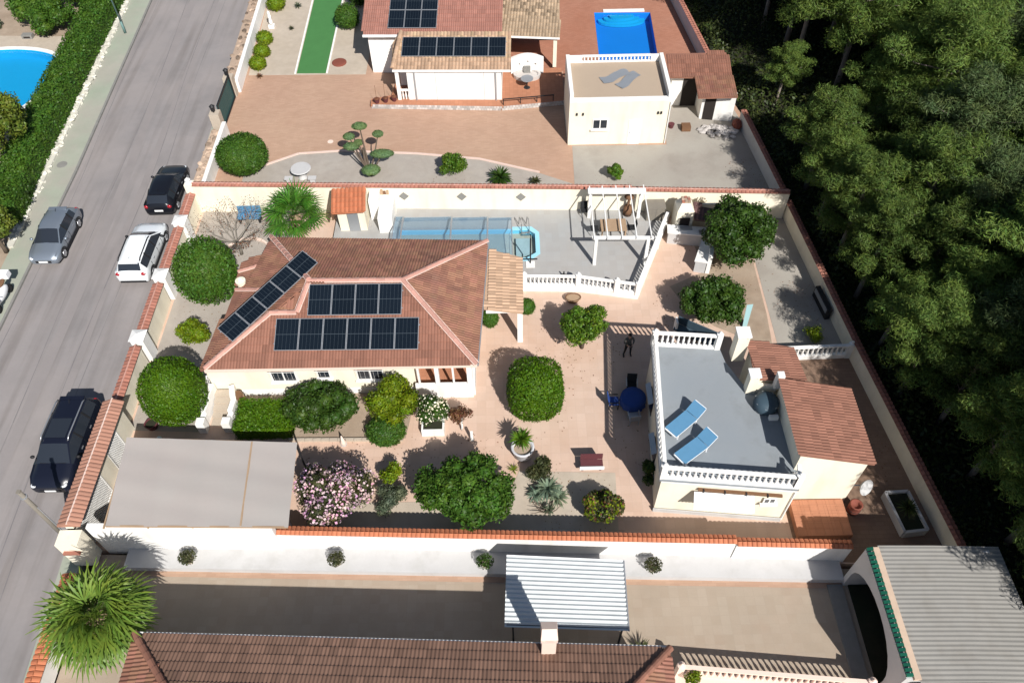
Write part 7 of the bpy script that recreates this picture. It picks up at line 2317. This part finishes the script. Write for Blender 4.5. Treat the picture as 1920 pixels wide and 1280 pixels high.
lobed('olive_tree', 'smaller olive green tree at the left edge beside the silver car', (-30.05, 34.2, 0), lobes_for(1.35, 1.5, 1.3, 2.1, 18, .4, .6, 67), M['lf_olive2'], 8000, .17, core=.6, trunk=trunk_mb(1.6, .12, .08))
lobed('dark_shrub', 'dark shrub in shade between the two olive green trees', (-31.0, 38.6, 0), lobes_for(1.1, 1.8, .7, .7, 12, .45, .65, 68), M['lf_dark'], 5000, .17, cat='shrub', core=.7)
lobed('olive_tree', 'low tree crown at the left edge above the smaller olive tree', (-32.8, 37.6, 0), lobes_for(1.2, 1.2, 1.0, 1.6, 10, .5, .7, 69), M['lf_mid'], 5000, .18, core=.6, trunk=trunk_mb(1.2, .1, .08))

# ================================================================== THE PINE WOOD
def pine_mesh(h, rad, seed, dens, m):
    """Aleppo pine: a bare leaning stem, limbs in the upper half, needle clumps at the limb ends"""
    rd = random.Random(seed)
    lean = (rd.uniform(-.5, .5), rd.uniform(-.5, .5))
    t = T('pine_tree', 'pine', 'pine tree', (0, 0, 0))
    tr = MB()
    st = [Vector((lean[0] * k * k, lean[1] * k * k, h * k * .95)) for k in (0, .2, .4, .6, .8, 1)]
    tr.tube(st, [.20, .16, .135, .11, .075, .03], 7)
    cl = []
    n_l = 26
    for i in range(n_l):
        f = .36 + .62 * i / (n_l - 1)
        base = Vector((lean[0] * f * f, lean[1] * f * f, h * .95 * f))
        a = i * 2.399 + rd.uniform(-.4, .4)
        env = rad * (.55 + .45 * math.sin(min(1, (f - .30) / .5) * math.pi * .9)) * (1.0 if f < .8 else 1.0 - (f - .8) * 2.6)
        L = env * rd.uniform(.65, 1.1)
        e = base + Vector((math.cos(a) * L, math.sin(a) * L, L * rd.uniform(.15, .55)))
        mid = base.lerp(e, .55) + Vector((0, 0, -.08 * L))
        tr.tube([base, mid, e], [.05, .035, .015], 5)
        for k in range(4):
            q = .45 + .6 * k / 3
            c = base.lerp(e, q) + Vector((rd.uniform(-.3, .3), rd.uniform(-.3, .3), rd.uniform(0, .3))) * rad * .32
            r_ = rad * rd.uniform(.19, .32)
            P, N_ = ell_points(int(dens * rd.uniform(.7, 1.2)), tuple(c), (r_, r_, r_ * .72), .75, -.75, .25, rd.random() * 9)
            cl.append(leaf_quads(P, N_ + np.array([0, 0, .6]), .27, asp=.15, tilt=.8, curl=.1))
    V, F = cat_clouds(cl)
    fast('crown', V, F, m, t)
    tr.build('trunk', M['bark_pale'], t, True)
    return t
PINES = [pine_mesh(8.6, 2.6, 101, 270, M['lf_pine']), pine_mesh(9.6, 3.1, 102, 300, M['lf_pine2']), pine_mesh(7.4, 2.2, 103, 230, M['lf_pine']), pine_mesh(10.2, 3.3, 104, 310, M['lf_pine'])]
wall_x = lambda y: np.interp(y, [-30, 8, 13, 25, 36.5, 46, 52, 60, 82, 120], [20.6, 20.2, 19.4, 17.9, 16.9, 16.0, 15.0, 14.1, 11.6, 9])
spots = [(19.35, 25.6, 2, .72), (21.6, 28.3, 0, .85), (22.1, 31.6, 0, 1.0), (22.0, 25.0, 2, .95), (25.3, 35.3, 1, 1.0), (18.9, 47.6, 2, .62), (19.7, 40.2, 2, .72), (21.2, 40.8, 2, .72)]
named = ['short pine close to the wood wall beside the path and balustrade', 'pine with a bright crown behind the short pine by the wall', 'broad bright pine in the middle of the wood', 'bright pine right of the short pine near the wall',
         'tall pine standing deep in the wood', 'small lone pine with one sunlit clump near the top of the wall', 'slim pine near the wall beside the rubble yard, left of a pair', 'slim pine near the wall beside the rubble yard, right of a pair']
rd = random.Random(77)
tries = 0
while len(spots) < 175 and tries < 9000:
    tries += 1
    y = rd.uniform(3, 84)
    x = rd.uniform(wall_x(y) + 2.6, 62)
    if x > 24 + y * .62 or (y < 22 and x < 26) or (y > 36 and x < wall_x(y) + 5.6):
        continue
    if all((x - a) ** 2 + (y - b) ** 2 > (2.5 + .5 * rd.random()) ** 2 for a, b, *_ in spots):
        nr = x < wall_x(y) + 5
        spots.append((x, y, rd.choice([0, 2, 2] if nr else [0, 1, 2, 3, 3, 1]), rd.uniform(.66, .86) if nr else rd.uniform(.82, 1.15)))
for x, y, s_ in ((25.2, 5.2, .98), (24.2, 9.4, 1.3), (26.2, 9.6, 1.35), (25.3, 12.6, 1.4), (27.8, 13.2, 1.4), (26.0, 15.9, 1.4), (28.8, 17.0, 1.4), (28.6, 9.0, 1.35), (31.0, 13.5, 1.4), (31.5, 19.0, 1.35), (27.4, 19.2, 1.3), (21.6, 11.6, .86), (21.7, 14.6, .88), (21.2, 17.8, .85), (20.9, 20.9, .78), (19.5, 22.6, .8), (19.2, 29.2, .78), (18.9, 32.2, .82), (18.7, 35.4, .74), (18.7, 38.4, .82)):
    spots.append((x, y, 0 if s_ < .9 else 3, s_))
used = set()
for i, (x, y, k, s_) in enumerate(spots):
    src = PINES[k]
    dw = x - float(wall_x(y))
    lab = named[i] if i < len(named) else ('pine of the first rows of the wood standing close behind the boundary wall' if dw < 6.5 else
          'darker grey green pine deep inside the wood, away from the boundary wall' if k == 1 else 'brighter green pine deep inside the wood, away from the boundary wall')
    if k not in used:
        used.add(k)
        o = src
        o.location = (x, y, -.08)
        o.scale = (s_,) * 3
        o["label"] = lab
    else:
        o = copy_tree(src, (x, y, -.08), rd.uniform(0, 6.28), lab, s_)
    o["group"] = 'pine trees of the wood'
# undergrowth
ug = []
n_u = 70000
yy = RNG.uniform(6, 70, n_u)
xx = wall_x(yy) + .5 + RNG.random(n_u) ** 1.4 * 30
den = np.sin(xx * .9 + 1.3) * np.cos(yy * .7) + np.sin(xx * .37 - yy * .53)
hz = np.clip(.3 + .8 * (den + .4), .08, 2.1)
P = np.stack([xx, yy, -.05 + hz * RNG.random(n_u) ** .5], 1)
Nn = np.tile(np.array([0, 0, 1.0]), (n_u, 1))
V, F = leaf_quads(P, Nn, .26, asp=.5, tilt=.9)
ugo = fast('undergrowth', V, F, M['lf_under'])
ugo["kind"] = "stuff"
tag(ugo, 'dark scrubby undergrowth covering the wood floor beyond the cream wall', 'undergrowth')

# fallen leaves under and downwind of the trees
FLV = []
def litter(cx, cy, r, n, z=.022):
    for _ in range(n):
        a, k = random.uniform(0, 6.28), random.random() ** .5
        FLV.append((cx + r * k * math.cos(a), cy + r * k * math.sin(a), z + random.random() * .006))
for cx, cy, r, n in ((3.6, 26.0, 2.4, 260), (-2.2, 18.6, 2.2, 200), (-6.0, 19.3, 2.0, 160), (10.3, 28.0, 2.6, 260), (12.4, 31.6, 2.8, 260), (1.1, 22.4, 2.2, 90), (-16.8, 30, 2.4, 160), (2.5, 17.2, 2.2, 160), (-3.5, 40.3, 1.6, 90), (6.7, 39.6, 1.4, 80), (16.0, 29, 1.6, 200), (15.5, 40, 1.6, 200), (17.3, 19, 1.3, 160), (-8.5, 19.0, 1.6, 120), (6.0, 20.0, 1.2, 60)):
    litter(cx, cy, r, int(n * .5))
V, F = leaf_quads(np.array(FLV), np.tile(np.array([0, 0, 1.0]), (len(FLV), 1)), .07, asp=.6, tilt=.2, curl=.2)
flo = fast('fallen_leaves', V, F, mat('fallen_leaf', (0.16, 0.085, 0.04), .9, .2, 2.0, islvar=.5, hue=.06))
flo["kind"] = "stuff"
tag(flo, 'small dry fallen leaves scattered on the paving below the garden trees', 'fallen leaves')
